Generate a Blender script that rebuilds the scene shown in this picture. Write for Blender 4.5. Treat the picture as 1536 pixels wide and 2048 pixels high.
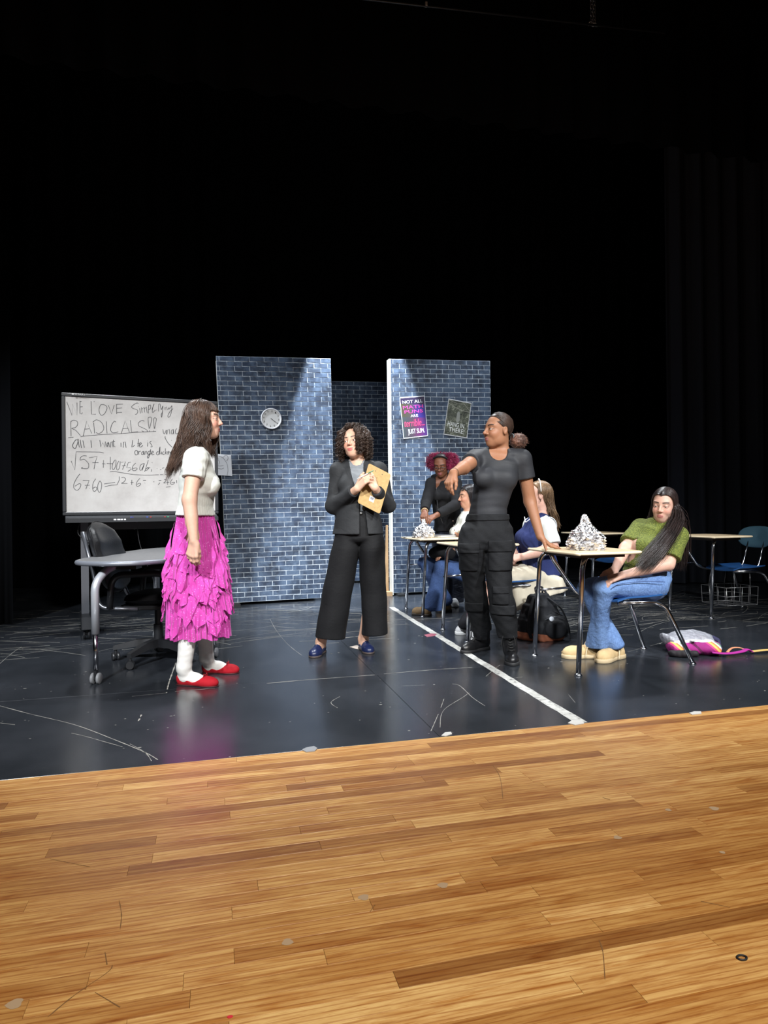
import bpy, math, random
import numpy as np
from mathutils import Vector, Matrix

random.seed(7)
for _o in list(bpy.data.objects):
    bpy.data.objects.remove(_o, do_unlink=True)
SC = bpy.context.scene
COL = SC.collection

# ------------------------------------------------------------------ camera
FPX, CAMH = 1350.0, 1.01
YAW, ROLL = math.radians(14.1), math.radians(0.7)
CAMX, CAMY = -0.7206, -2.869          # stage frame: X along the stage edge, Y upstage
cam_d = bpy.data.cameras.new('camera')
cam = bpy.data.objects.new('camera', cam_d)
COL.objects.link(cam)
cam_d.sensor_fit = 'HORIZONTAL'
cam_d.sensor_width = 36.0
cam_d.lens = 36.0 * FPX / 1536.0
cam_d.clip_start = 0.05
cam.matrix_world = (Matrix.Translation((CAMX, CAMY, CAMH)) @ Matrix.Rotation(-YAW, 4, 'Z')
                    @ Matrix.Rotation(math.pi / 2, 4, 'X') @ Matrix.Rotation(-ROLL, 4, 'Z'))
SC.camera = cam

# ------------------------------------------------------------------ world, exposure, lights
SC.view_settings.view_transform = 'Standard'
SC.view_settings.look = 'None'
SC.view_settings.gamma = 1.0
SC.view_settings.use_curve_mapping = False
SC.view_settings.exposure = 0.3
W = bpy.data.worlds.new('dark_hall')
SC.world = W
W.use_nodes = True
W.node_tree.nodes['Background'].inputs[0].default_value = (0.55, 0.62, 0.75, 1)
W.node_tree.nodes['Background'].inputs[1].default_value = 0.006


def spot(name, loc, aim, power, angle, blend=0.5, radius=0.12, color=(1, 1, 1)):
    l = bpy.data.lights.new(name, 'SPOT')
    l.energy = power
    l.spot_size = math.radians(angle)
    l.spot_blend = blend
    l.shadow_soft_size = radius
    l.color = color
    o = bpy.data.objects.new(name, l)
    COL.objects.link(o)
    o.location = loc
    o.rotation_euler = (Vector(aim) - Vector(loc)).to_track_quat('-Z', 'Y').to_euler()
    return o


COOL = (0.93, 0.97, 1.0)
# front-of-house lamps over the audience, then the lamps of the stage bar above the actors; each group holds one added fill
spot('front_spot', (-3.0, -3.6, 4.6), (-0.3, 1.7, 0.7), 1900, 41, 0.9, 0.16, COOL)
spot('front_spot', (-4.2, -3.0, 4.4), (-1.65, 3.0, 1.25), 1500, 32, 0.7, 0.16, COOL)  # added fill to brighten the whiteboard; no real lamp behind it
spot('front_spot', (2.9, -3.8, 4.6), (2.0, 2.0, 0.6), 1650, 47, 0.9, 0.16, COOL)
spot('front_spot', (0.2, -4.6, 4.6), (0.3, -0.6, 0.0), 1480, 84, 0.9, 0.3, (1.0, 0.97, 0.92))
spot('overhead_spot', (-1.6, 3.3, 4.6), (-0.9, 2.3, 0.0), 540, 68, 0.8, 0.12, COOL)
spot('overhead_spot', (0.6, 3.2, 4.7), (0.5, 2.3, 0.0), 540, 68, 0.8, 0.12, COOL)
spot('overhead_spot', (2.6, 3.0, 4.7), (2.1, 2.1, 0.0), 540, 68, 0.8, 0.12, COOL)
spot('overhead_spot', (-1.5, 3.9, 4.6), (0.1, 4.9, 0.5), 330, 60, 0.6, 0.06, (0.82, 0.91, 1.0))
spot('overhead_spot', (2.9, 3.7, 4.6), (1.9, 4.9, 0.5), 260, 60, 0.6, 0.06, (0.82, 0.91, 1.0))
spot('overhead_spot', (1.0, 5.5, 4.7), (1.0, 6.6, 0.4), 60, 56, 0.7, 0.06, (0.82, 0.91, 1.0))  # added fill to lift the back flat's bricks, not part of the bar
spot('overhead_spot', (0.96, 4.30, 4.9), (0.96, 5.0, 1.2), 3600, 34, 0.2, 0.03, (0.8, 0.9, 1.0))

# ------------------------------------------------------------------ picture geometry -> place
def ray(px, py):
    u, v = px - 768.0, 1024.0 - py
    return ((u * math.cos(ROLL) + v * math.sin(ROLL)) / FPX, (-u * math.sin(ROLL) + v * math.cos(ROLL)) / FPX)


def v2s(x, d, z=0.0):
    """camera-aligned ground coordinates (right, ahead, up) -> stage"""
    return Vector((CAMX + x * math.cos(YAW) + d * math.sin(YAW), CAMY - x * math.sin(YAW) + d * math.cos(YAW), z))


def floor_at(px, py, z=0.0):
    x, v = ray(px, py)
    d = (z - CAMH) / v
    return v2s(x * d, d, z)


def at(px, py, d):
    x, v = ray(px, py)
    return v2s(x * d, d, CAMH + v * d)


def on_plane(px, py, p0, n):
    o = Vector((CAMX, CAMY, CAMH))
    x, v = ray(px, py)
    r = v2s(x, 1.0, 0) - v2s(0, 0, 0)
    r.z = v
    p0, n = Vector(p0), Vector(n)
    return o + r * ((p0 - o).dot(n) / r.dot(n))


# ------------------------------------------------------------------ materials
def lin(c):
    return tuple(((x / 255.0) / 12.92 if x / 255.0 <= 0.04045 else (((x / 255.0) + 0.055) / 1.055) ** 2.4) for x in c)


def rgba(c):
    return lin(c) + (1.0,)


class NT:
    def __init__(self, name):
        self.m = bpy.data.materials.new(name)
        self.m.use_nodes = True
        self.t = self.m.node_tree
        self.b = self.t.nodes['Principled BSDF']
        self.out = self.t.nodes['Material Output']

    def n(self, kind, **kw):
        nd = self.t.nodes.new(kind)
        for k, v in kw.items():
            if k.startswith('i_'):
                nd.inputs[k[2:].replace('_', ' ')].default_value = v
            elif k.startswith('x'):
                nd.inputs[int(k[1:])].default_value = v
            else:
                setattr(nd, k, v)
        return nd

    def l(self, a, b):
        self.t.links.new(a, b)

    def s(self, **kw):
        for k, v in kw.items():
            self.b.inputs[k.replace('_', ' ')].default_value = v
        return self

    def ramp(self, fac, stops):
        r = self.n('ShaderNodeValToRGB')
        el = r.color_ramp.elements
        while len(el) < len(stops):
            el.new(0.5)
        for e, (p, c) in zip(el, stops):
            e.position = p
            e.color = c if len(c) == 4 else tuple(c) + (1,)
        self.l(fac, r.inputs[0])
        return r.outputs[0]

    def mix(self, fac, a, b, mode='MIX'):
        m = self.n('ShaderNodeMix', data_type='RGBA', blend_type=mode)
        for sock, val in ((m.inputs[0], fac), (m.inputs[6], a), (m.inputs[7], b)):
            if hasattr(val, 'links') or isinstance(val, bpy.types.NodeSocket):
                self.l(val, sock)
            else:
                sock.default_value = val
        return m.outputs[2]

    def coords(self, kind='Object', scale=(1, 1, 1), loc=(0, 0, 0), rot=(0, 0, 0), jitter=False):
        if kind == 'World':
            src = self.n('ShaderNodeNewGeometry').outputs['Position']
        else:
            src = self.n('ShaderNodeTexCoord').outputs[kind]
        if jitter:
            oi = self.n('ShaderNodeObjectInfo')
            mul = self.n('ShaderNodeVectorMath', operation='SCALE')
            mul.inputs[0].default_value = (37.0, 23.0, 11.0)
            self.l(oi.outputs['Random'], mul.inputs['Scale'])
            ad = self.n('ShaderNodeVectorMath', operation='ADD')
            self.l(src, ad.inputs[0])
            self.l(mul.outputs[0], ad.inputs[1])
            src = ad.outputs[0]
        mp = self.n('ShaderNodeMapping')
        mp.inputs['Scale'].default_value = scale
        mp.inputs['Location'].default_value = loc
        mp.inputs['Rotation'].default_value = rot
        self.l(src, mp.inputs[0])
        return mp.outputs[0]

    def noise(self, vec, scale=5.0, detail=3.0, rough=0.5, dist=0.0):
        nd = self.n('ShaderNodeTexNoise', i_Scale=scale, i_Detail=detail, i_Roughness=rough, i_Distortion=dist)
        self.l(vec, nd.inputs['Vector'])
        return nd.outputs['Fac']

    def bump(self, height, strength=0.3, distance=0.01):
        b = self.n('ShaderNodeBump', i_Strength=strength, i_Distance=distance)
        self.l(height, b.inputs['Height'])
        self.l(b.outputs[0], self.b.inputs['Normal'])
        return b


MATS = {}


def plain(name, c, rough=0.5, metal=0.0, spec=0.5, **kw):
    if name in MATS:
        return MATS[name]
    t = NT(name).s(Base_Color=rgba(c), Roughness=rough, Metallic=metal)
    t.b.inputs['Specular IOR Level'].default_value = spec
    for k, v in kw.items():
        t.b.inputs[k.replace('_', ' ')].default_value = v
    MATS[name] = t.m
    return t.m


def cloth(name, c, c2=None, scale=220.0, strength=0.25, rough=0.85, mottle=6.0, sheen=0.0, spec=0.25, aniso=(1, 1, 1), wrinkle=0.0):
    if name in MATS:
        return MATS[name]
    t = NT(name).s(Roughness=rough)
    t.b.inputs['Specular IOR Level'].default_value = spec
    t.b.inputs['Sheen Weight'].default_value = sheen
    v = t.coords('Object')
    big = t.noise(v, mottle, 4.0, 0.6)
    c2 = c2 or tuple(min(255, x * 1.25 + 4) for x in c)
    t.l(t.ramp(big, [(0.3, lin(c)), (0.7, lin(c2))]), t.b.inputs['Base Color'])
    va = t.coords('Object', aniso)
    bp = t.bump(t.noise(va, scale, 2.0), strength, 0.004)
    if wrinkle:
        b2 = t.n('ShaderNodeBump', i_Strength=wrinkle, i_Distance=0.02)
        t.l(t.noise(t.coords('Object', (1, 1, 1.6)), 16.0, 3.0, 0.55, 1.2), b2.inputs['Height'])
        t.l(b2.outputs[0], bp.inputs['Normal'])
    MATS[name] = t.m
    return t.m


# ------------------------------------------------------------------ object helpers
def link(o, parent=None):
    COL.objects.link(o)
    if parent is not None:
        o.parent = parent
    return o


def tag(o, label=None, cat=None, group=None, kind=None):
    if label:
        o['label'] = label
    if cat:
        o['category'] = cat
    if group:
        o['group'] = group
    if kind:
        o['kind'] = kind
    return o


def thing(name, loc, rz, label, cat, group=None):
    o = bpy.data.objects.new(name, None)
    o.empty_display_size = 0.1
    COL.objects.link(o)
    o.location = loc
    o.rotation_euler = (0, 0, rz)
    return tag(o, label, cat, group)


def mesh(name, verts, faces, mat=None, smooth=False, colors=None, mats=None, fmat=None):
    m = bpy.data.meshes.new(name)
    verts = np.asarray(verts, dtype=np.float32).reshape(-1, 3)
    if isinstance(faces, np.ndarray):
        nf, k = faces.shape
        m.vertices.add(len(verts))
        m.vertices.foreach_set('co', verts.ravel())
        m.loops.add(nf * k)
        m.loops.foreach_set('vertex_index', faces.astype(np.int32).ravel())
        m.polygons.add(nf)
        m.polygons.foreach_set('loop_start', np.arange(0, nf * k, k, dtype=np.int32))
        m.update(calc_edges=True)
    else:
        m.from_pydata([tuple(map(float, v)) for v in verts], [], faces)
    m.validate()
    if mats:
        for x in mats:
            m.materials.append(x)
        if fmat is not None and len(m.polygons) == len(fmat):
            m.polygons.foreach_set('material_index', np.asarray(fmat, dtype=np.int32))
    elif mat:
        m.materials.append(mat)
    if colors is not None:
        a = m.color_attributes.new('Col', 'FLOAT_COLOR', 'POINT')
        c = np.ones((len(verts), 4), dtype=np.float32)
        c[:, :3] = colors
        a.data.foreach_set('color', c.ravel())
    if smooth:
        m.polygons.foreach_set('use_smooth', np.ones(len(m.polygons), dtype=bool))
    m.update()
    return m


def obj(name, me, parent=None, loc=None, rot=None, scale=None):
    o = bpy.data.objects.new(name, me)
    link(o, parent)
    if loc is not None:
        o.location = loc
    if rot is not None:
        o.rotation_euler = rot
    if scale is not None:
        o.scale = scale
    return o


def catmull(pts, n=6, closed=False):
    P = [Vector(p) for p in pts]
    if len(P) < 3:
        return P
    out = []
    m = len(P)
    rng = range(m) if closed else range(m - 1)
    for i in rng:
        if closed:
            p0, p1, p2, p3 = P[(i - 1) % m], P[i], P[(i + 1) % m], P[(i + 2) % m]
        else:
            p0, p1, p2, p3 = P[max(i - 1, 0)], P[i], P[i + 1], P[min(i + 2, m - 1)]
        for k in range(n):
            t = k / n
            out.append(0.5 * ((2 * p1) + (p2 - p0) * t + (2 * p0 - 5 * p1 + 4 * p2 - p3) * t * t
                              + (3 * p1 - p0 - 3 * p2 + p3) * t ** 3))
    if not closed:
        out.append(P[-1])
    return out


class MB:
    """collects shapes, then builds one mesh object"""

    def __init__(self):
        self.v, self.f, self.sm = [], [], []

    def add(self, vs, fs):
        b = len(self.v)
        self.v += [tuple(v) for v in vs]
        self.f += [tuple(i + b for i in f) for f in fs]
        return self

    def box(self, c, s, M=None):
        x, y, z = (k / 2 for k in s)
        vs = [Vector((sx * x, sy * y, sz * z)) for sz in (-1, 1) for sx, sy in ((-1, -1), (1, -1), (1, 1), (-1, 1))]
        if M is not None:
            vs = [M @ v for v in vs]
        vs = [v + Vector(c) for v in vs]
        return self.add(vs, [(3, 2, 1, 0), (4, 5, 6, 7), (0, 1, 5, 4), (1, 2, 6, 5), (2, 3, 7, 6), (3, 0, 4, 7)])

    def slab(self, outline, z0, z1, bev=0.0, M=None):
        """outline: list of (x, y) anticlockwise; extruded z0..z1, top and bottom edges eased by bev"""
        n = len(outline)
        P = [Vector((p[0], p[1], 0)) for p in outline]
        c = sum(P, Vector()) / n
        rings = []
        if bev > 0:
            ins = []
            for i in range(n):
                d = (P[i] - P[i - 1])
                e = (P[(i + 1) % n] - P[i])
                nn = Vector((d.y, -d.x, 0)).normalized() + Vector((e.y, -e.x, 0)).normalized()
                nn = nn.normalized() if nn.length > 1e-6 else (P[i] - c).normalized()
                ins.append(P[i] - nn * bev)
            rings = [(ins, z0), (P, z0 + bev), (P, z1 - bev), (ins, z1)]
        else:
            rings = [(P, z0), (P, z1)]
        vs = [Vector((p.x, p.y, z)) for R, z in rings for p in R]
        if M is not None:
            vs = [M @ v for v in vs]
        fs = []
        for k in range(len(rings) - 1):
            for i in range(n):
                j = (i + 1) % n
                fs.append((k * n + i, k * n + j, (k + 1) * n + j, (k + 1) * n + i))
        fs.append(tuple(range(n - 1, -1, -1)))
        fs.append(tuple(range((len(rings) - 1) * n, len(rings) * n)))
        return self.add(vs, fs)

    def tube(self, path, r, seg=8, closed=False, flat=1.0):
        P = [Vector(p) for p in path]
        n = len(P)
        R = r if isinstance(r, (list, tuple)) else [r] * n
        vs, fs = [], []
        prev = None
        for i, p in enumerate(P):
            if closed:
                t = (P[(i + 1) % n] - P[i - 1])
            else:
                t = P[min(i + 1, n - 1)] - P[max(i - 1, 0)]
            t = t.normalized() if t.length > 1e-9 else Vector((0, 0, 1))
            if prev is None:
                a = Vector((0, 0, 1)) if abs(t.z) < 0.9 else Vector((1, 0, 0))
                nrm = (a - t * a.dot(t)).normalized()
            else:
                nrm = (prev - t * prev.dot(t))
                nrm = nrm.normalized() if nrm.length > 1e-6 else t.orthogonal().normalized()
            prev = nrm
            b = t.cross(nrm)
            for k in range(seg):
                an = 2 * math.pi * k / seg
                vs.append(p + (nrm * math.cos(an) * flat + b * math.sin(an)) * R[i])
        for i in range(n if closed else n - 1):
            for k in range(seg):
                a0, a1 = i * seg + k, i * seg + (k + 1) % seg
                b0, b1 = ((i + 1) % n) * seg + k, ((i + 1) % n) * seg + (k + 1) % seg
                fs.append((a0, a1, b1, b0))
        if not closed:
            fs.append(tuple(range(seg - 1, -1, -1)))
            fs.append(tuple(range((n - 1) * seg, n * seg)))
        return self.add(vs, fs)

    def lathe(self, prof, c=(0, 0, 0), seg=20, M=None):
        vs, fs = [], []
        for r, z in prof:
            for k in range(seg):
                a = 2 * math.pi * k / seg
                v = Vector((r * math.cos(a), r * math.sin(a), z))
                vs.append((M @ v if M is not None else v) + Vector(c))
        n = len(prof)
        for i in range(n - 1):
            for k in range(seg):
                fs.append((i * seg + k, i * seg + (k + 1) % seg, (i + 1) * seg + (k + 1) % seg, (i + 1) * seg + k))
        fs.append(tuple(range(seg - 1, -1, -1)))
        fs.append(tuple(range((n - 1) * seg, n * seg)))
        return self.add(vs, fs)

    def grid(self, fn, nu, nv, closed_u=False):
        vs = [fn(i / (nu if closed_u else nu - 1), j / (nv - 1)) for j in range(nv) for i in range(nu)]
        fs = []
        for j in range(nv - 1):
            for i in range(nu if closed_u else nu - 1):
                fs.append((j * nu + i, j * nu + (i + 1) % nu, (j + 1) * nu + (i + 1) % nu, (j + 1) * nu + i))
        return self.add(vs, fs)

    def ribbon(self, path, w, nrm):
        """flat strip of width w lying across normal nrm"""
        P = [Vector(p) for p in path]
        n = len(P)
        nrm = Vector(nrm)
        vs, fs = [], []
        for i, p in enumerate(P):
            t = P[min(i + 1, n - 1)] - P[max(i - 1, 0)]
            s = t.cross(nrm)
            s = s.normalized() if s.length > 1e-9 else Vector((1, 0, 0))
            ww = w[i] if isinstance(w, (list, tuple)) else w
            vs += [p - s * ww / 2, p + s * ww / 2]
        for i in range(n - 1):
            fs.append((2 * i, 2 * i + 1, 2 * i + 3, 2 * i + 2))
        return self.add(vs, fs)

    def build(self, name, mat, parent=None, smooth=False, loc=None, rot=None, auto=None):
        me = mesh(name, self.v, self.f, mat, smooth)
        o = obj(name, me, parent, loc, rot)
        if auto:
            me.polygons.foreach_set('use_smooth', np.ones(len(me.polygons), dtype=bool))
            sharp_edges(me, auto)
        return o


def sharp_edges(me, ang):
    """smooth shading with creases above ang degrees"""
    fn = np.zeros(len(me.polygons) * 3, dtype=np.float32)
    me.polygons.foreach_get('normal', fn)
    fn = fn.reshape(-1, 3)
    ed = {}
    for p in me.polygons:
        for k in p.edge_keys:
            ed.setdefault(k, []).append(p.index)
    ca = math.cos(math.radians(ang))
    for e in me.edges:
        fs = ed.get(e.key, [])
        if len(fs) == 2 and float(fn[fs[0]] @ fn[fs[1]]) < ca:
            e.use_edge_sharp = True


def rrect(x0, y0, x1, y1, r, n=5):
    out = []
    for cx, cy, a0 in ((x1 - r, y0 + r, -90), (x1 - r, y1 - r, 0), (x0 + r, y1 - r, 90), (x0 + r, y0 + r, 180)):
        for k in range(n + 1):
            a = math.radians(a0 + 90.0 * k / n)
            out.append((cx + r * math.cos(a), cy + r * math.sin(a)))
    return out


def copy_tree(o, parent=None):
    c = o.copy()
    COL.objects.link(c)
    c.parent = parent
    for ch in list(o.children):
        copy_tree(ch, c)
    return c

# ================================================================== SETTING
# --- oak apron, board by board
def oak_material():
    t = NT('oak_board')
    oi = t.n('ShaderNodeObjectInfo')
    v = t.coords('Object', (1.0, 9.0, 9.0), jitter=True)
    g1 = t.noise(v, 3.2, 5.0, 0.55, 1.6)
    vb = t.coords('Object', (2.2, 60.0, 60.0), jitter=True)
    g2 = t.noise(vb, 6.0, 4.0, 0.65, 0.3)
    wv = t.n('ShaderNodeTexWave', wave_type='BANDS', bands_direction='Y', i_Scale=2.6, i_Distortion=7.0, i_Detail=3.0)
    wv.inputs['Detail Scale'].default_value = 0.7
    t.l(t.coords('Object', (0.55, 7.0, 7.0), jitter=True), wv.inputs['Vector'])
    base = t.ramp(oi.outputs['Random'], [(0.0, lin((146, 101, 52))), (0.12, lin((168, 121, 64))), (0.4, lin((186, 141, 80))),
                                         (0.8, lin((198, 155, 93))), (1.0, lin((212, 174, 112)))])
    c = t.mix(t.ramp(g1, [(0.35, (0, 0, 0)), (0.72, (1, 1, 1))]), base, t.mix(1.0, base, rgba((206, 170, 130)), 'MULTIPLY'))
    c = t.mix(t.ramp(wv.outputs['Fac'], [(0.0, (0.5, 0.5, 0.5)), (0.25, (0, 0, 0))]), c, t.mix(1.0, c, rgba((186, 140, 98)), 'MULTIPLY'))
    c = t.mix(t.ramp(g2, [(0.52, (0, 0, 0)), (0.66, (0.7, 0.7, 0.7))]), c, t.mix(1.0, c, rgba((212, 182, 148)), 'MULTIPLY'))
    # grey worn blotches and scuffs
    w = t.coords('World')
    bl = t.noise(w, 1.6, 4.0, 0.6)
    c = t.mix(t.ramp(bl, [(0.66, (0, 0, 0)), (0.8, (0.25, 0.25, 0.25))]), c, rgba((176, 150, 120)))
    t.l(c, t.b.inputs['Base Color'])
    t.l(t.ramp(g2, [(0.3, (0.34, 0.34, 0.34)), (0.7, (0.44, 0.44, 0.44))]), t.b.inputs['Roughness'])
    t.b.inputs['Specular IOR Level'].default_value = 0.45
    t.bump(g2, 0.05, 0.002)
    return t.m


OAK = oak_material()
apron = MB().box((0.3, -2.3, -0.031), (12.0, 4.6, 0.05)).build('floor', plain('board_gap', (126, 86, 44), 0.8))
apron.name = 'floor_oak_apron'
tag(apron, 'honey oak strip flooring of the stage apron in front', kind='structure')
BW = 0.0572
plank_mesh = {}


def plank(length):
    k = round(length, 2)
    if k not in plank_mesh:
        b = 0.0004
        out = [(0.0003, 0.0003), (k - 0.0003, 0.0003), (k - 0.0003, BW - 0.0003), (0.0003, BW - 0.0003)]
        m = MB().slab(out, -0.006, 0.0, b)
        plank_mesh[k] = mesh('plank', m.v, m.f, OAK)
    return plank_mesh[k]


rb = random.Random(3)
LEN = [0.31, 0.42, 0.55, 0.68, 0.8, 0.95, 1.1, 1.3, 1.5]
far_boards = []
n_planks = 0
for r in range(42):
    y = -(r + 1) * BW
    # what the lens can see of this row, plus a margin for a step to the side
    near = 2.95 + y
    x0 = -0.72 - 0.62 * (near + 0.2) - 0.35
    x1 = -0.72 + 1.05 * (near + 0.2) + 0.45
    x = -3.2 - rb.random() * 0.9
    while x < 4.4:
        ln = rb.choice(LEN) * (1.0 if r > 2 else 1.35)
        ln = round(ln, 2)
        if x + ln < x0 or x > x1:
            far_boards.append((x, y, ln))
        else:
            obj('plank', plank(ln), apron, (x, y, 0.0))
            n_planks += 1
        x += ln
fb = MB()
for (x, y, ln) in far_boards:
    fb.box((x + ln / 2, y + BW / 2, -0.003), (ln - 0.0012, BW - 0.001, 0.006))
for r in range(42, 80):
    y = -(r + 1) * BW
    x = -3.2 - rb.random() * 0.9
    while x < 4.4:
        ln = rb.choice(LEN)
        fb.box((x + ln / 2, y + BW / 2, -0.003), (ln - 0.0012, BW - 0.001, 0.006))
        x += ln
tag(fb.build('plank_field', OAK, apron), kind='stuff')

# marks worn into the oak: grey dots, dark scratches, a dropped ring
def mark(path_px, w, mat, name, z=0.0006, smooth=True):
    P = [floor_at(px, py, 0.0) for px, py in path_px]
    P = [Vector((p.x, p.y, z)) for p in P]
    if smooth and len(P) > 2:
        P = catmull(P, 5)
    n = len(P)
    rr = random.Random(int(path_px[0][0]))
    ws = [w * (0.45 + 0.8 * rr.random()) for _ in range(n)]
    if n > 3:
        ws[0] = ws[-1] = w * 0.2
    return P, ws


gouge = plain('dark_gouge', (112, 78, 42), 0.7)
mb = MB()
for pth in ([(95, 2035), (150, 1990), (215, 1945), (225, 1930)], [(190, 1985), (240, 2015)], [(1198, 1880), (1206, 1905), (1210, 1960)],
            [(985, 1530), (1000, 1555), (1006, 1600)], [(1402, 1803), (1460, 1815)], [(1407, 1470), (1440, 1474)], [(238, 1800), (243, 1830), (240, 1860)],
            [(100, 1718), (180, 1734)], [(1205, 1595), (1220, 1600)], [(787, 1540), (793, 1533)], [(210, 1905), (214, 1930)], [(750, 1810), (740, 1824)]):
    P, ws = mark(pth, 0.0028, gouge, 'gouge')
    mb.ribbon(P, ws, (0, 0, 1))
mb.build('floor_scratches', gouge, apron)
dots = MB()
for px, py, r in ((30, 2008, .016), (575, 1884, .013), (728, 1795, .014), (886, 1771, .014), (1235, 1675, .012), (1428, 1617, .015), (1337, 1620, .010), (1445, 1705, .008)):
    p = floor_at(px, py)
    dots.add([(p.x + r * math.cos(a) * (1 + .25 * math.sin(3 * a + px)), p.y + r * math.sin(a), 0.0006) for a in [k * math.pi / 6 for k in range(12)]], [tuple(range(12))])
dots.build('worn_spot', plain('worn_grey', (160, 134, 104), 0.6), apron)
p = floor_at(1484, 1917)
ring = MB().tube([(p.x + 0.011 * math.cos(a), p.y + 0.008 * math.sin(a), 0.0025) for a in [k * math.pi / 8 for k in range(16)]], 0.0022, 6, True)
tag(ring.build('rubber_ring', plain('black_rubber', (26, 26, 28), 0.6), None, True), 'tiny black rubber ring lying on the oak boards', 'ring')
p = floor_at(460, 2034)
rd = MB().slab([(p.x + 0.006 * math.cos(a), p.y + 0.004 * math.sin(a)) for a in [k * math.pi / 5 for k in range(10)]], 0.0, 0.0012)
tag(rd.build('paper_scrap', plain('red_paper', (190, 40, 50), 0.7)), 'tiny red speck of paper on the nearest oak boards', 'scrap')

# --- black stage floor: painted hardboard sheets
def stage_black():
    t = NT('stage_black')
    w = t.coords('World')
    a = t.noise(w, 1.1, 5.0, 0.6)
    wb = t.coords('World', (1.0, 14.0, 1.0), rot=(0, 0, 0.12))
    streak = t.noise(wb, 3.0, 6.0, 0.75, 0.4)
    fine = t.noise(t.coords('World', (3.0, 40.0, 1.0), rot=(0, 0, -0.2)), 5.0, 3.0, 0.7)
    base = t.ramp(a, [(0.3, lin((31, 34, 38))), (0.7, lin((48, 51, 57)))])
    # scraped paint: rare pale streaks, many more upstage (y > 2.2)
    sx = t.n('ShaderNodeSeparateXYZ')
    t.l(t.n('ShaderNodeNewGeometry').outputs['Position'], sx.inputs[0])
    up = t.n('ShaderNodeMapRange', clamp=True)
    for i, val in ((1, 1.7), (2, 3.3), (3, 0.0), (4, 0.11)):
        up.inputs[i].default_value = val
    t.l(sx.outputs['Y'], up.inputs[0])
    sub = t.n('ShaderNodeMath', operation='ADD')
    t.l(streak, sub.inputs[0])
    t.l(up.outputs[0], sub.inputs[1])
    msk = t.ramp(sub.outputs[0], [(0.705, (0, 0, 0)), (0.73, (1, 1, 1))])
    patch = t.ramp(t.noise(w, 1.7, 2.0, 0.5), [(0.5, (0, 0, 0)), (0.62, (1, 1, 1))])
    c = t.mix(t.mix(1.0, msk, patch, 'MULTIPLY'), base, rgba((150, 146, 136)))
    speck = t.n('ShaderNodeTexVoronoi', feature='F1', i_Scale=9.0, i_Randomness=1.0)
    t.l(t.coords('World', (1.0, 2.0, 1.0)), speck.inputs['Vector'])
    c = t.mix(t.ramp(speck.outputs['Distance'], [(0.030, (0.75, 0.75, 0.75)), (0.05, (0, 0, 0))]), c, rgba((170, 166, 158)))
    c = t.mix(t.ramp(fine, [(0.6, (0, 0, 0)), (0.85, (0.10, 0.10, 0.10))]), c, rgba((140, 142, 146)))
    t.l(c, t.b.inputs['Base Color'])
    t.l(t.ramp(a, [(0.3, (0.17, 0.17, 0.17)), (0.75, (0.30, 0.30, 0.30))]), t.b.inputs['Roughness'])
    t.b.inputs['Specular IOR Level'].default_value = 0.6
    t.bump(fine, 0.08, 0.002)
    return t.m


SBLACK = stage_black()
stage = MB().box((1.0, 5.5, -0.03), (16.0, 11.0, 0.05)).build('floor_black_stage', plain('floor_seam', (16, 16, 18), 0.8))
tag(stage, 'black painted hardboard stage floor with scuffs', kind='structure')
sheet_mesh = {}
yy, row = 0.0, 0
while yy < 8.5:
    h = 1.2192
    x = (-0.98 if row % 2 == 0 else -0.98 + 1.22) - 2.44 * 2
    if row == 0:
        x = 0.25 - 2.44 * 2
    while x < 7.6:
        if 'h' not in sheet_mesh:
            m = MB().slab([(0.0012, 0.0012), (2.4372, 0.0012), (2.4372, h - 0.0012), (0.0012, h - 0.0012)], -0.005, 0.0, 0.0007)
            sheet_mesh['h'] = mesh('hardboard_sheet', m.v, m.f, SBLACK)
        obj('hardboard_sheet', sheet_mesh['h'], stage, (x, yy, 0.0))
        x += 2.4384
    yy += h
    row += 1

# chipped white seam lines and long scratches in the paint
chip = plain('bare_scratch', (146, 143, 136), 0.8)
sc = MB()


def scratch(path, w, broken=0.0, seed=1):
    rr = random.Random(seed)
    P = [Vector((q.x, q.y, 0.0007)) for q in (floor_at(px, py) for px, py in path)]
    P = catmull(P, 10) if len(P) > 2 else [P[0].lerp(P[1], k / 24) for k in range(25)]
    i = 0
    while i < len(P) - 1:
        j = min(len(P) - 1, i + rr.randint(2, 9))
        seg = P[i:j + 1]
        if rr.random() >= broken and len(seg) > 1:
            sc.ribbon(seg, [w * 0.62 * (0.35 + 0.9 * rr.random()) for _ in seg], (0, 0, 1))
        i = j


scratch([(0, 1412), (60, 1428), (150, 1450), (230, 1480), (290, 1505), (316, 1520)], 0.007, 0.0, 2)
scratch([(0, 1446), (70, 1455), (150, 1468), (210, 1484), (245, 1494)], 0.005, 0.3, 3)
scratch([(260, 1488), (290, 1505), (303, 1522)], 0.005, 0.1, 4)
scratch([(333, 1386), (180, 1401)], 0.004, 0.5, 5)
scratch([(352, 1325), (345, 1345), (338, 1365), (333, 1386)], 0.014, 0.1, 6)
scratch([(350, 1383), (470, 1373), (600, 1361), (750, 1350)], 0.011, 0.1, 7)
scratch([(768, 1348), (860, 1340), (945, 1335)], 0.009, 0.2, 8)
scratch([(540, 1238), (552, 1260), (575, 1288), (605, 1312)], 0.004, 0.1, 9)
scratch([(680, 1393), (662, 1405), (675, 1416)], 0.004, 0.1, 10)
scratch([(862, 1462), (878, 1425), (888, 1398)], 0.005, 0.2, 11)
scratch([(880, 1455), (888, 1420), (935, 1388), (975, 1350), (1000, 1330)], 0.004, 0.2, 12)
scratch([(905, 1368), (920, 1372), (945, 1395), (970, 1412)], 0.005, 0.1, 13)
scratch([(805, 1372), (850, 1370)], 0.003, 0.3, 14)
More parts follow.
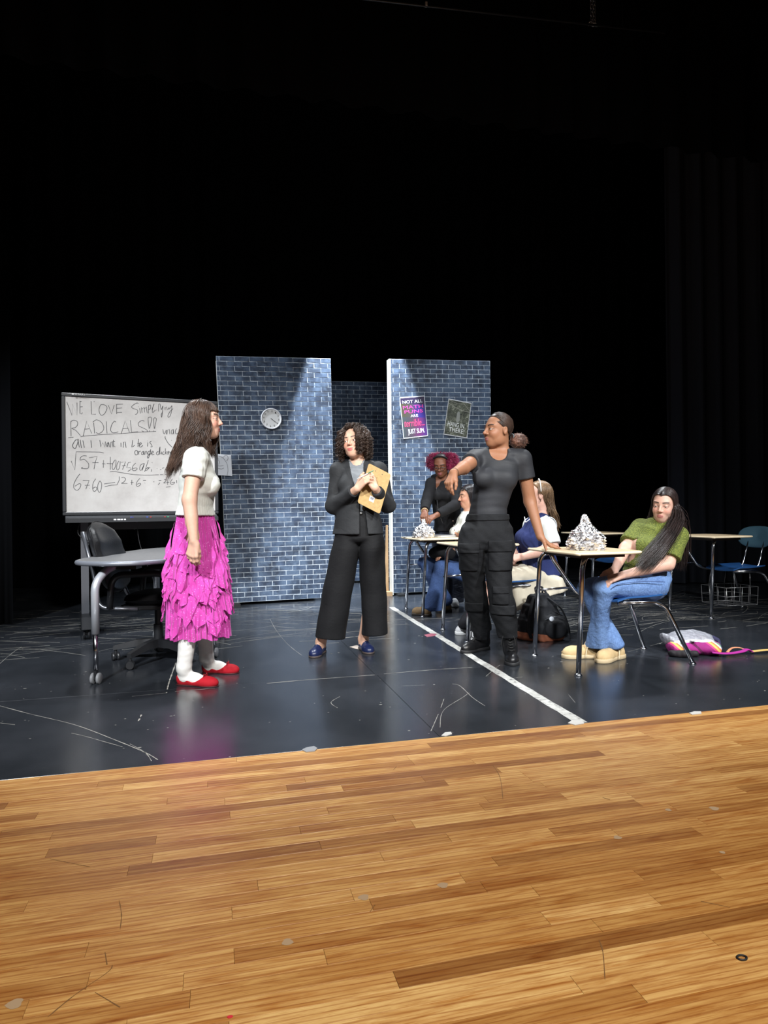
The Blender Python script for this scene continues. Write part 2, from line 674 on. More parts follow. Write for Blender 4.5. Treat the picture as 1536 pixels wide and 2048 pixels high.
scratch([(1126, 1376), (1150, 1405)], 0.003, 0.2, 15)
scratch([(1016, 1358), (1045, 1354)], 0.005, 0.2, 16)
scratch([(0, 1327), (30, 1302), (60, 1285)], 0.004, 0.3, 17)
scratch([(0, 1270), (80, 1262), (180, 1258)], 0.006, 0.3, 18)
scratch([(1100, 1245), (1200, 1228), (1320, 1205), (1536, 1180)], 0.005, 0.3, 19)
scratch([(1230, 1310), (1300, 1292), (1340, 1280)], 0.003, 0.3, 20)
scratch([(785, 1240), (850, 1238), (905, 1236)], 0.012, 0.15, 21)
scratch([(275, 1410), (283, 1425), (278, 1440), (270, 1448)], 0.012, 0.45, 22)
scratch([(1390, 1195), (1470, 1192), (1536, 1192)], 0.006, 0.3, 23)
scratch([(640, 1215), (700, 1226), (780, 1232)], 0.010, 0.4, 24)
rs = random.Random(11)
for k in range(150):          # scrape marks where scenery has been dragged, upstage
    cx, cy = (rs.uniform(-2.6, 0.6), rs.uniform(2.3, 4.5)) if k < 60 else (rs.uniform(1.6, 5.2), rs.uniform(1.9, 4.4))
    an = rs.gauss(0.12, 0.12) if k % 3 else rs.gauss(-0.5, 0.5)
    ln = rs.uniform(0.08, 0.6)
    P = [Vector((cx + math.cos(an) * ln * (i / 5 - .5), cy + math.sin(an) * ln * (i / 5 - .5) + rs.gauss(0, 0.004), 0.0006)) for i in range(6)]
    sc.ribbon(P, [rs.uniform(0.002, 0.007) for _ in P], (0, 0, 1))
for k in range(320):          # fine pale scrapes fanned out behind the desks and the table
    cx, cy = (rs.uniform(1.7, 4.6), rs.uniform(2.2, 4.6)) if k % 3 else (rs.uniform(-2.8, 0.9), rs.uniform(2.6, 4.6))
    an = rs.choice((0.1, -0.25, 0.45, -0.6)) + rs.gauss(0, 0.15)
    ln = rs.uniform(0.15, 0.9)
    bend = rs.gauss(0, 0.05)
    P = [Vector((cx + math.cos(an) * ln * (i / 5 - .5), cy + math.sin(an) * ln * (i / 5 - .5) + bend * ((i / 5 - .5) ** 2) * 4, 0.0006)) for i in range(6)]
    sc.ribbon(P, [rs.uniform(0.001, 0.0042) for _ in P], (0, 0, 1))
for k in range(90):           # chips of bare board
    cx, cy = rs.uniform(-2.4, 4.2), rs.uniform(0.05, 3.0)
    r = rs.uniform(0.003, 0.010)
    an = rs.random() * 3
    sc.add([(cx + r * math.cos(a + an) * rs.uniform(.5, 1.6), cy + 0.5 * r * math.sin(a + an), 0.0007) for a in [k2 * 1.047 for k2 in range(6)]], [tuple(range(6))])
tag(sc.build('floor_scratches', chip, stage), kind='stuff')

# white centre tape with frayed bits
tape_m = NT('white_tape').s(Roughness=0.7)
tv = tape_m.coords('World')
tape_m.l(tape_m.ramp(tape_m.noise(tv, 30.0, 5.0, 0.7), [(0.34, lin((84, 84, 84))), (0.46, lin((164, 164, 160))), (0.7, lin((190, 190, 186)))]), tape_m.b.inputs['Base Color'])
tape_m = tape_m.m
tp = MB()
rt = random.Random(5)
L, R = [], []
for k in range(61):
    yk = 0.005 + k * (4.03 / 60)
    xk = 0.955 + 0.13 * (k / 60) ** 1.1
    L.append((xk - 0.0255 - rt.random() * 0.006, yk, 0.0009))
    R.append((xk + 0.0255 + rt.random() * 0.006, yk, 0.0009))
tp.add(L + R, [(i, 61 + i, 62 + i, i + 1) for i in range(60)])
tag(tp.build('tape_strip', tape_m), 'long worn white tape line running upstage across the black floor', 'tape')


def scrap(name, pts, mat, label, z=0.0012, cat='scrap'):
    P = [floor_at(px, py) for px, py in pts]
    if sum(a.x * b.y - b.x * a.y for a, b in zip(P, P[1:] + P[:1])) < 0:
        P.reverse()
    o = MB().slab([(q.x, q.y) for q in P], 0.0006, z + 0.0006).build(name, mat)
    return tag(o, label, cat)


white_scrap = plain('white_paper', (180, 178, 174), 0.8)
clear_scrap = plain('clear_tape', (140, 142, 146), 0.35)
scrap('paper_scrap', [(699, 1294), (713, 1291), (724, 1292), (722, 1299), (712, 1298)], plain('beige_paper', (170, 158, 148), 0.8), 'torn beige paper scrap beside the navy loafer on the floor', cat='paper')
scrap('tape_piece', [(604, 1501), (612, 1497), (628, 1494), (635, 1498), (630, 1503), (612, 1505)], clear_scrap, 'crumpled clear tape at the oak edge below the navy loafers', 0.004, 'tape')
scrap('tape_piece', [(883, 1472), (890, 1466), (902, 1465), (904, 1469), (892, 1473)], white_scrap, 'small white tape scrap at the oak edge left of the tape line', 0.003, 'tape')
scrap('tape_piece', [(1378, 1427), (1388, 1424), (1402, 1424), (1403, 1428), (1384, 1430)], white_scrap, 'small white tape scrap at the oak edge on the far right', 0.003, 'tape')
scrap('tape_piece', [(848, 1270), (862, 1267), (874, 1268), (870, 1272), (854, 1274)], plain('pink_tape', (150, 84, 100), 0.6), 'small pink tape mark on the white tape line', 0.001, 'tape')
scrap('tape_piece', [(1136, 1447), (1145, 1441), (1166, 1444), (1168, 1448), (1150, 1451)], white_scrap, 'torn white tape end where the long line meets the oak', 0.003, 'tape')

# --- black curtains
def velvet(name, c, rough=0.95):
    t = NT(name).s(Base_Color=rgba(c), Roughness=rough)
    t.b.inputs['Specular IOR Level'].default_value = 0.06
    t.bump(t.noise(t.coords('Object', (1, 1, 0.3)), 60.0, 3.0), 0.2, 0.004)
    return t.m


VELVET = velvet('black_velvet', (16, 17, 20))


def drape(name, x0, y0, x1, y1, z0, z1, fold, depth, label, mat, seed, group='black stage curtains'):
    rr = random.Random(seed)
    a, b = Vector((x0, y0, 0)), Vector((x1, y1, 0))
    ln = (b - a).length
    nrm = Vector((-(b - a).y, (b - a).x, 0)).normalized()
    n = max(24, int(ln / fold * 12))
    ph, xs = 0.0, []
    for i in range(n + 1):
        ph += 2 * math.pi / 12 * (0.7 + 0.6 * rr.random())
        xs.append((i / n, math.sin(ph) * depth * (0.6 + 0.6 * rr.random())))
    m = MB()
    V = []
    for kz, z in enumerate((z0, z0 + (z1 - z0) * 0.3, z0 + (z1 - z0) * 0.7, z1)):
        s = (1.0, 0.9, 0.75, 0.6)[kz]
        for u, w in xs:
            V.append(a.lerp(b, u) + nrm * w * s + Vector((0, 0, z)))
    k = n + 1
    nf = len(V)
    V += [v + nrm * 0.006 for v in V]
    F = [(j * k + i, j * k + i + 1, (j + 1) * k + i + 1, (j + 1) * k + i) for j in range(3) for i in range(n)]
    F += [tuple(nf + q for q in reversed(f)) for f in F]
    for i in range(n):
        F.append((i, nf + i, nf + i + 1, i + 1))
    m.add(V, F)
    o = m.build(name, mat, None, True)
    return tag(o, label, 'curtain', group)


drape('stage_curtain', -4.2, 7.6, 7.6, 7.6, 0.01, 8.2, 0.35, 0.05, 'wide black backdrop curtain hanging across the rear of the stage', VELVET, 1)
drape('stage_curtain', 5.18, 4.95, 7.4, 4.6, 0.012, 7.6, 0.28, 0.06, 'black velvet side curtain hanging behind the basket desk on the right', velvet('lifted_black_velvet', (62, 66, 76)), 2)  # same black velvet, its colour lifted in place of more light
drape('stage_curtain', -4.6, 4.0, -2.55, 4.08, 0.012, 7.6, 0.28, 0.05, 'black velvet side curtain at the far left edge behind the board', VELVET, 3)
drape('stage_curtain', -4.6, 3.2, 7.4, 3.2, 4.75, 8.2, 0.4, 0.05, 'black border curtain hanging across the top of the stage', VELVET, 4)
BLACKW = plain('black_wall', (8, 8, 9), 0.95, spec=0.05)
tag(MB().box((1.5, 9.6, 4.2), (13.0, 0.1, 8.6)).build('wall_back', BLACKW), 'black back wall of the stage house', kind='structure')
tag(MB().box((8.2, 4.0, 4.2), (0.1, 11.4, 8.6)).build('wall_right', BLACKW), 'black side wall of the stage house', kind='structure')
tag(MB().box((-5.3, 4.0, 4.2), (0.1, 11.4, 8.6)).build('wall_left', BLACKW), 'black side wall of the stage house', kind='structure')
tag(MB().box((1.5, 4.0, 8.55), (13.6, 11.4, 0.1)).build('ceiling', BLACKW), 'black ceiling of the stage house', kind='structure')

# --- pipe batten and hoist chain at the top of the picture
def up_at(px, py, y):
    return on_plane(px, py, (0, y, 0), (0, 1, 0))


bt = thing('pipe_batten', (0, 2.0, 0), 0, 'thin dark metal pipe hung high over the stage', 'pipe')
p0, p1 = up_at(745, 0, 2.0), up_at(1330, 66, 2.0)
dr = (p1 - p0)
p0 = p0 - dr * 0.6
MB().tube([p0 - Vector((0, 2, 0)), p1 - Vector((0, 2, 0))], 0.008, 8).build('pipe', plain('dark_pipe', (62, 64, 68), 0.4, 0.6), bt, True)
c0 = up_at(852, 9, 2.0) - Vector((0, 2, 0))
MB().box(c0, (0.016, 0.024, 0.028)).build('clamp', plain('pale_clamp', (210, 205, 205), 0.5), bt)
for sgn in (0.1, 0.9):
    q = p0.lerp(p1, sgn) - Vector((0, 2, 0))
    MB().tube([q, (q.x, q.y, 8.5)], 0.003, 5).build('hanging_wire', plain('dark_pipe', (62, 64, 68)), bt)
ch = thing('hoist_chain', (0, 2.4, 0), 0, 'short bunched steel chain hanging from the dark fly loft', 'chain')
CH = plain('chain_steel', (176, 178, 182), 0.35, 0.7)
lk = MB()
lk.tube([(0.012 * math.cos(a), 0, 0.02 * math.sin(a)) for a in [k * math.pi / 5 for k in range(10)]], 0.0035, 5, True)
link_me = mesh('chain_link', lk.v, lk.f, CH, True)
base = up_at(1186, 48, 2.4)
for col_, dx in ((0, -0.012), (1, 0.014)):
    for k in range(46):
        o = obj('chain_link', link_me, ch, (base.x + dx, 0.0, base.z + 0.02 + k * 0.033), (0.2, 0, (k % 2) * 1.5 + 0.4))
for k, (dx, rz) in enumerate(((-0.03, .3), (-0.012, 1.4), (0.01, .6), (0.03, 1.1), (0.045, 0.2))):
    obj('chain_link', link_me, ch, (base.x + dx, 0.0, base.z - 0.002 * k), (1.1, 0.6 * k, rz))
MB().box((base.x, 0, base.z + 1.9), (0.10, 0.10, 0.8)).build('hoist_body', plain('dark_pipe', (62, 64, 68)), ch)
MB().tube([(base.x, 0, base.z + 2.2), (base.x, 0, 8.5)], 0.006, 6).build('hanging_wire', plain('dark_pipe', (62, 64, 68)), ch)

# ================================================================== BRICK-PRINT FLATS
def brick_material():
    t = NT('printed_brick')
    oi = t.n('ShaderNodeObjectInfo')
    w = t.coords('World')
    n1 = t.noise(w, 14.0, 5.0, 0.65)
    n2 = t.noise(t.coords('World', (1, 1, 2.2)), 70.0, 3.0, 0.6)
    n3 = t.noise(w, 6.5, 1.0)
    base = t.ramp(n3, [(0.3, lin((36, 43, 56))), (0.5, lin((50, 61, 79))), (0.7, lin((70, 85, 106)))])
    rnd = t.ramp(oi.outputs['Random'], [(0.0, (0.70, 0.72, 0.78)), (0.5, (1, 1, 1)), (1.0, (1.18, 1.16, 1.12))])
    c = t.mix(1.0, base, rnd, 'MULTIPLY')
    c = t.mix(t.ramp(n1, [(0.45, (0, 0, 0)), (0.75, (0.65, 0.65, 0.65))]), c, rgba((96, 113, 134)))
    c = t.mix(t.ramp(n2, [(0.5, (0, 0, 0)), (0.72, (0.5, 0.5, 0.5))]), c, rgba((30, 38, 54)))
    t.l(c, t.b.inputs['Base Color'])
    t.s(Roughness=0.62)
    t.b.inputs['Specular IOR Level'].default_value = 0.3
    return t.m


BRICK = brick_material()
mt = NT('printed_mortar').s(Roughness=0.7)
mt.l(mt.ramp(mt.noise(mt.coords('World'), 25.0, 3.0), [(0.3, lin((150, 160, 172))), (0.7, lin((208, 214, 220)))]), mt.b.inputs['Base Color'])
MORTAR = mt.m
FRAME = plain('pale_flat_frame', (226, 224, 216), 0.6)
RAW = plain('raw_pine', (150, 120, 86), 0.7)
unit = MB().box((0, 0, 0), (1, 1, 1))
brick_me = mesh('brick', unit.v, unit.f, BRICK)


def flat(name, corners, rows, per_row, label, keep, seams=(), jit=0.0, foot=0.03):
    """corners: TL, TR, BR, BL in stage coordinates; keep(u, v) ranks which bricks show largest"""
    TL, TR, BR, BL = [Vector(c) for c in corners]
    base = (BL + BR) / 2
    ang = math.atan2((BR - BL).y, (BR - BL).x)
    root = thing(name, (base.x, base.y, 0), ang, label, 'stage flat', 'brick-print stage flats')
    Minv = (Matrix.Translation((base.x, base.y, 0)) @ Matrix.Rotation(ang, 4, 'Z')).inverted()
    TL, TR, BR, BL = [Minv @ c for c in (TL, TR, BR, BL)]

    def P(u, v):
        return (BL.lerp(BR, u)).lerp(TL.lerp(TR, u), v)
    T = 0.07
    nrm = Vector((0, -1, 0))
    # the printed sheet (mortar colour) and the timber behind it
    q = [P(0, 0), P(1, 0), P(1, 1), P(0, 1)]
    panel = MB().add([c for c in q] + [c - nrm * 0.008 for c in q], [(0, 1, 2, 3), (7, 6, 5, 4), (0, 4, 5, 1), (1, 5, 6, 2), (2, 6, 7, 3), (3, 7, 4, 0)])
    sheet = panel.build('printed_sheet', MORTAR, root)
    for (a, b) in (((0, 0), (0, 1)), ((1, 0), (1, 1)), ((0, 1), (1, 1)), ((0, 0), (1, 0)), ((0, .5), (1, .5))):
        A, B = P(*a), P(*b)
        mid = Vector((P(.5, .5)))
        ins = 0.045
        A = A.lerp(mid, ins / max((A - mid).length, .01)); B = B.lerp(mid, ins / max((B - mid).length, .01))
        dv = (B - A).normalized()
        w = dv.cross(nrm).normalized() * 0.0135
        vs = []
        for e in (A, B):
            vs += [e - nrm * 0.009 - w, e - nrm * 0.009 + w, e - nrm * (0.009 + T) + w, e - nrm * (0.009 + T) - w]
        MB().add(vs, [(0, 1, 2, 3), (7, 6, 5, 4), (0, 4, 5, 1), (1, 5, 6, 2), (2, 6, 7, 3), (3, 7, 4, 0)]).build('frame_rail', FRAME, root)
    z0 = min(BL.z, BR.z)
    for u in (0.06, 0.94):
        c = P(u, 0)
        MB().box((c.x, 0.045, z0 / 2), (0.09, 0.30, z0)).build('foot_block', plain('black_block', (14, 14, 15), 0.8), root)
    # brick by brick
    W_ = (BR - BL).length
    Hh = (TL - BL).length
    ph, pw = 1.0 / rows, 1.0 / per_row
    mo = 0.0062
    spots = []
    for r in range(rows):
        off = (0.5 if r % 2 else 0.0) * pw - pw * 0.32
        k = -1
        while True:
            u0, u1 = off + k * pw, off + (k + 1) * pw
            k += 1
            if u0 >= 1:
                break
            a, b = max(u0, 0.0), min(u1, 1.0)
            if b - a < 0.006:
                continue
            um, vm = (a + b) / 2, (r + 0.5) * ph
            dz = 0.0
            for sm, sd in seams:
                if um > sm:
                    dz = sd
            spots.append((a, b, um, vm, dz))
    spots.sort(key=lambda s: keep(s[2], s[3]))
    rest = MB()
    for i, (a, b, um, vm, dz) in enumerate(spots):
        c = P(um, vm) + Vector((0, 0, dz)) + nrm * 0.0007
        e = (P(b, vm) - P(a, vm))
        if vm + ph / 2 > 0.999 and dz > 0:
            c.z -= dz
        sx, sz = e.length - (mo if 0 < a and b < 1 else mo / 2), Hh * ph - mo
        tilt = math.atan2(e.z, e.x)
        if i < 300:
            obj('brick', brick_me, root, c, (0, -tilt, 0), (sx, 0.0016, sz))
        else:
            rest.box(c, (sx, 0.0016, sz), Matrix.Rotation(-tilt, 3, 'Y'))
    if rest.v:
        tag(rest.build('brick_field', BRICK, root), kind='stuff')
    return root, P


def wall_pts(pxs, y):
    return [on_plane(px, py, (0, yk, 0), (0, 1, 0)) for (px, py), yk in zip(pxs, y)]


LF = wall_pts([(432, 712), (661, 717), (673, 1194), (456, 1206)], [4.72, 4.90, 4.88, 4.72])
RF = wall_pts([(781, 718), (980, 722), (986, 1178), (787, 1186)], [4.98, 5.02, 5.02, 4.98])
BF = wall_pts([(630, 762), (812, 765), (812, 1160), (630, 1164)], [6.62, 6.62, 6.62, 6.62])
flatL, PL = flat('brick_flat', LF, 50, 7.9, 'left blue brick-print stage flat with the round wall clock', lambda u, v: (u < 0.12) * 1 + (u > 0.95) * 1 + abs(v - .55) + 0.4 * abs(u - .5), seams=((0.31, 0.0025), (0.64, -0.0015)))
flatR, PR = flat('brick_flat', RF, 50, 8.2, 'right blue brick-print stage flat with two tilted posters', lambda u, v: (v < 0.25) * 1 + abs(v - .7) + 0.3 * abs(u - .4) + (u > .5 and v < .6) * 1, seams=((0.68, 0.0025),))
flatB, PB = flat('brick_flat', BF, 48, 7.6, 'dim blue brick-print stage flat standing behind the gap', lambda u, v: abs(u - .5) * 2 + (v < .4) * .6)
# pale edge board on the near side of the right flat
e0, e1 = PR(0, 0), PR(0, 1)
m = MB()
vs = []
for e in (e0, e1):
    vs += [(e.x - 0.020, e.y - 0.010, e.z), (e.x - 0.001, e.y - 0.010, e.z), (e.x - 0.001, e.y + 0.09, e.z), (e.x - 0.020, e.y + 0.09, e.z)]
vs = [(x, y, z if i > 3 else 0.012) for i, (x, y, z) in enumerate(vs)]
m.add(vs, [(3, 2, 1, 0), (4, 5, 6, 7), (0, 1, 5, 4), (1, 2, 6, 5), (2, 3, 7, 6), (3, 0, 4, 7)])
m.build('edge_board', FRAME, flatR)
MB().slab([(e0.x - 0.09, 0.0), (e0.x - 0.02, -0.03), (e0.x - 0.02, 0.3), (e0.x - 0.09, 0.25)], 0.0, 0.05).build('floor_brace', RAW, flatR)
MB().add([(e0.x - .085, .1, 0.05), (e0.x - .03, .1, 0.05), (e0.x - .03, .13, .05), (e0.x - .085, .13, .05), (e0.x - .05, .1, .85), (e0.x - .03, .1, .85), (e0.x - .03, .13, .85), (e0.x - .05, .13, .85)],
         [(3, 2, 1, 0), (4, 5, 6, 7), (0, 1, 5, 4), (1, 2, 6, 5), (2, 3, 7, 6), (3, 0, 4, 7)]).build('side_brace', RAW, flatR)

# ================================================================== FURNITURE AND PROPS
CHROME = plain('chrome_tube', (196, 198, 204), 0.16, 1.0)
def desk_wood():
    t = NT('tan_laminate').s(Roughness=0.38)
    g = t.noise(t.coords('Object', (2.0, 30.0, 30.0)), 4.0, 4.0, 0.6, 0.5)
    t.l(t.ramp(g, [(0.3, lin((190, 166, 132))), (0.7, lin((216, 194, 160)))]), t.b.inputs['Base Color'])
    return t.m


LAMINATE = desk_wood()
EDGE = plain('cream_edge_band', (226, 208, 176), 0.4)
BLUE_SEAT = plain('blue_plastic', (38, 82, 138), 0.38)
TEAL_BACK = plain('faded_teal_plastic', (78, 116, 134), 0.42)
NAVY_BACK = plain('navy_plastic', (28, 48, 84), 0.38)
UNDER = plain('dark_under', (52, 40, 32), 0.6)
WIRE = plain('basket_wire', (168, 168, 170), 0.35, 0.8)


def bent(pts, r=0.05, n=5):
    """polyline with rounded corners"""
    P = [Vector(p) for p in pts]
    out = [P[0]]
    for i in range(1, len(P) - 1):
        a, b, c = P[i - 1], P[i], P[i + 1]
        d0, d1 = (a - b), (c - b)
        q = min(r, d0.length * .45, d1.length * .45)
        s, e = b + d0.normalized() * q, b + d1.normalized() * q
        for k in range(n + 1):
            t = k / n
            out.append(s * (1 - t) ** 2 + b * 2 * t * (1 - t) + e * t * t)
    out.append(P[-1])
    return out


def make_desk(name, loc, label, rz=0.0, back=NAVY_BACK, basket=False):
    """student combo desk: local +x runs from the desk's front legs to the seat, +y is the student's right"""
    root = thing(name, loc, rz, label, 'desk', 'student combo desks')
    out = [(-0.05, -0.38), (-0.02, -0.405), (0.20, -0.41), (0.34, -0.40), (0.41, -0.36), (0.425, -0.25), (0.425, 0.12), (0.40, 0.20), (0.36, 0.23), (0.05, 0.235), (-0.02, 0.225), (-0.05, 0.20)]
    o2 = [(p.x, p.y) for p in catmull([(x, y, 0) for x, y in out], 4, True)]
    top = MB().slab(o2, 0.735, 0.752, 0.002)
    t = top.build('desktop', LAMINATE, root, auto=35)
    rim = MB()
    rim.tube([(x * 1.0, y, 0.7435) for x, y in o2], 0.0085, 6, True)
    rim.build('edge_band', EDGE, t, True)
    MB().slab([(0.02, -0.32), (0.34, -0.30), (0.34, 0.16), (0.02, 0.16)], 0.712, 0.734).build('under_panel', UNDER, root)
    # front legs: one bent tube on each side
    for s, yb in ((-1, -0.30), (1, 0.26)):
        path = bent([(0.30, yb * 0.55, 0.722), (0.08, yb * 0.93, 0.718), (0.045, yb, 0.67), (0.0, yb * 1.04, 0.012)], 0.05)
        MB().tube(path, 0.0155, 12).build('leg', CHROME, root, True)
        MB().lathe([(0.0, 0.0), (0.024, 0.0), (0.024, 0.006), (0.014, 0.014), (0.0, 0.016)], (0.0, yb * 1.04, 0), 14).build('foot_glide', CHROME, root, True)
    # side tube from desktop down to the seat on the student's right, then rails to the rear legs
    P = bent([(0.10, 0.22, 0.72), (0.13, 0.22, 0.66), (0.30, 0.22, 0.43), (0.40, 0.20, 0.405), (0.64, 0.185, 0.40), (0.70, 0.20, 0.37), (0.85, 0.25, 0.012)], 0.07)
    MB().tube(P, 0.0145, 12).build('side_rail', CHROME, root, True)
    P = bent([(0.38, -0.16, 0.405), (0.64, -0.17, 0.40), (0.71, -0.19, 0.37), (0.86, -0.25, 0.012)], 0.07)
    MB().tube(P, 0.0145, 12).build('side_rail', CHROME, root, True)
    for y, x in ((0.25, 0.85), (-0.25, 0.86)):
        MB().lathe([(0.0, 0.0), (0.024, 0.0), (0.024, 0.006), (0.014, 0.014), (0.0, 0.016)], (x, y, 0), 14).build('foot_glide', CHROME, root, True)
    MB().tube([(0.01, 0.268, 0.455), (0.265, 0.222, 0.47)], 0.008, 8).build('brace', CHROME, root, True)
    m = MB()
    m.tube([(0.45, -0.165, 0.405), (0.45, 0.197, 0.405)], 0.009, 8)
    m.tube([(0.60, -0.17, 0.40), (0.60, 0.188, 0.40)], 0.009, 8)
    m.box((0.53, 0.0, 0.412), (0.16, 0.16, 0.012))
    m.build('seat_bracket', CHROME, root, True)
    # moulded seat and backrest
    def seat(u, v):
        x = 0.36 + 0.38 * v
        w = 0.20 * (0.92 + 0.10 * math.sin(v * math.pi)) * (1 - 0.25 * max(0, v - .8) * 5 * 0.4)
        y = (u - 0.5) * 2 * w
        z = 0.432 - 0.022 * math.sin(math.pi * v) * (1 - (2 * u - 1) ** 2) - 0.02 * max(0, 0.18 - v) / 0.18 + 0.012 * (2 * u - 1) ** 2 + 0.012 * v
        return (x, y, z)
    m = MB()
    n = 13
    m.grid(seat, n, n)
    k = len(m.v)
    m.v += [(x, y, z - 0.011) for x, y, z in m.v]
    m.f += [tuple(k + i for i in reversed(f)) for f in m.f]
    for i in range(n - 1):
        m.f += [(i + 1, i, k + i, k + i + 1), ((n - 1) * n + i, (n - 1) * n + i + 1, k + (n - 1) * n + i + 1, k + (n - 1) * n + i),
                (i * n, (i + 1) * n, k + (i + 1) * n, k + i * n), ((i + 1) * n + n - 1, i * n + n - 1, k + i * n + n - 1, k + (i + 1) * n + n - 1)]
    m.build('seat', BLUE_SEAT, root, auto=50)
    m = MB()
    zc, yw, zh = 0.73, 0.215, 0.105

    def bk(a, rr):
        ca, sa = math.cos(a), math.sin(a)
        y = yw * rr * math.copysign(abs(ca) ** 0.72, ca)
        z = zh * rr * math.copysign(abs(sa) ** 0.8, sa) * (1.12 if sa < 0 else 0.92)
        x = 0.80 + 0.20 * (z) - 0.9 * y * y + 0.014
        return (x, y, zc + z)
    ring, V = 28, []
    for fr, dx in ((0.0, -0.007), (0.6, -0.007), (0.95, -0.006), (1.0, 0.0), (0.95, 0.006), (0.6, 0.007), (0.0, 0.007)):
        for q in range(ring):
            x, y, z = bk(2 * math.pi * q / ring, fr)
            V.append((x + dx, y, z))
    F = [(j * ring + q, j * ring + (q + 1) % ring, (j + 1) * ring + (q + 1) % ring, (j + 1) * ring + q) for j in range(6) for q in range(ring)]
    m.add(V, F)
    m.build('backrest', back, root, True)
    for y in (-0.10, 0.10):
        MB().tube(bent([(0.60, y, 0.408), (0.715, y, 0.425), (0.805, y, 0.70)], 0.04), 0.0105, 8).build('back_post', CHROME, root, True)
    if basket:
        b = MB()
        x0, x1, y0, y1, z0, z1 = 0.30, 0.66, -0.16, 0.18, 0.08, 0.25
        r = 0.0026
        b.tube([(x0, y0, z1), (x1, y0, z1), (x1, y1, z1), (x0, y1, z1)], r, 5, True)
        b.tube([(x0, y0, z0 + .085), (x1, y0, z0 + .085), (x1, y1, z0 + .085), (x0, y1, z0 + .085)], r, 5, True)
        b.tube([(x0 + .03, y0 + .02, z0), (x1 - .03, y0 + .02, z0), (x1 - .03, y1 - .02, z0), (x0 + .03, y1 - .02, z0)], r, 5, True)
        for kx in range(5):
            x = x0 + (x1 - x0) * kx / 4
            b.tube([(x, y0, z1), (x, y0 + .01, z0), (x, y1 - .01, z0), (x, y1, z1)], r, 5)
        for ky in range(4):
            y = y0 + (y1 - y0) * ky / 3
            b.tube([(x0, y, z1), (x0 + .01, y, z0), (x1 - .01, y, z0), (x1, y, z1)], r, 5)
        for x, y in ((x0 + .09, y0), (x1 - .09, y0), (x0 + .09, y1), (x1 - .09, y1)):
            b.tube([(x, y, z1), (x + .01, y * .9, 0.40)], r, 5)
        b.build('book_basket', WIRE, root, True)
    return root


DESK = {}
DESK['near'] = make_desk('student_desk', (1.42, 1.15, 0), 'nearest student desk with a tall foil cone, green-sweater student seated')
DESK['mid'] = make_desk('student_desk', (1.15, 2.31, 0), 'student desk behind the cargo-trouser person, navy-vest student seated')
DESK['far'] = make_desk('student_desk', (1.20, 3.62, 0), 'student desk by the right flat holding the round foil mound and papers')
DESK['empty'] = make_desk('student_desk', (3.25, 4.02, 0), 'empty student desk farthest back, half hidden behind the green-sweater student')
DESK['basket'] = make_desk('student_desk', (3.67, 2.70, 0), 'empty blue-seated student desk with wire basket beside the right curtain', back=TEAL_BACK, basket=True)

# --- crumpled foil hats
FOIL = NT('crumpled_foil').s(Base_Color=(0.9, 0.9, 0.92, 1), Metallic=1.0, Roughness=0.24)
FOIL.bump(FOIL.noise(FOIL.coords('Object'), 70.0, 2.0, 0.6), 0.5, 0.01)
FOIL = FOIL.m


def foil(name, loc, prof, label, seed, lean=(0, 0)):
    rr = random.Random(seed)
    seg, V = 46, []
    zt = prof[-1][1]
    n = 34
    for j in range(n + 1):
        z = zt * j / n
        for a, b in zip(prof, prof[1:]):
            if a[1] <= z <= b[1] + 1e-9:
                t = (z - a[1]) / max(b[1] - a[1], 1e-6)
                r = a[0] + (b[0] - a[0]) * t
        for k in range(seg):
            an = 2 * math.pi * (k + 0.5 * (j % 2)) / seg
            q = r * (1 + rr.uniform(-.13, .13)) + 0.006 * math.sin(5 * an + 3 * z * 20)
            q = max(q, 0.002)
            V.append((q * math.cos(an) + lean[0] * (z / zt) ** 2, q * math.sin(an) + lean[1] * (z / zt) ** 2,
                      max(0.0, z + (rr.uniform(-.005, .005) if 0 < j else 0.0))))
    F = []
    for j in range(n):
        for k in range(seg):
            a, b, c, d = j * seg + k, j * seg + (k + 1) % seg, (j + 1) * seg + (k + 1) % seg, (j + 1) * seg + k
            F += [(a, b, c), (a, c, d)] if (j + k) % 2 else [(a, b, d), (b, c, d)]
    F.append(tuple(range(seg - 1, -1, -1)))
    F.append(tuple(range(n * seg, (n + 1) * seg)))
    o = MB().add(V, F).build(name, FOIL, None, False, loc)
    return tag(o, label, 'foil hat', 'crumpled foil hats on desks')


tz = 0.7525
foil('foil_hat', (1.60, 1.03, tz), [(0.108, 0), (0.116, 0.03), (0.110, 0.075), (0.082, 0.115), (0.052, 0.145), (0.030, 0.17), (0.022, 0.20), (0.006, 0.225)],
     'tall pointed crumpled foil hat on the nearest student desk', 4, (-0.012, 0))
foil('foil_hat', (1.26, 3.44, tz), [(0.100, 0), (0.102, 0.03), (0.092, 0.07), (0.066, 0.105), (0.035, 0.125), (0.016, 0.15), (0.012, 0.18)],
     'rounded crumpled foil hat pinched by the magenta-haired person', 8)
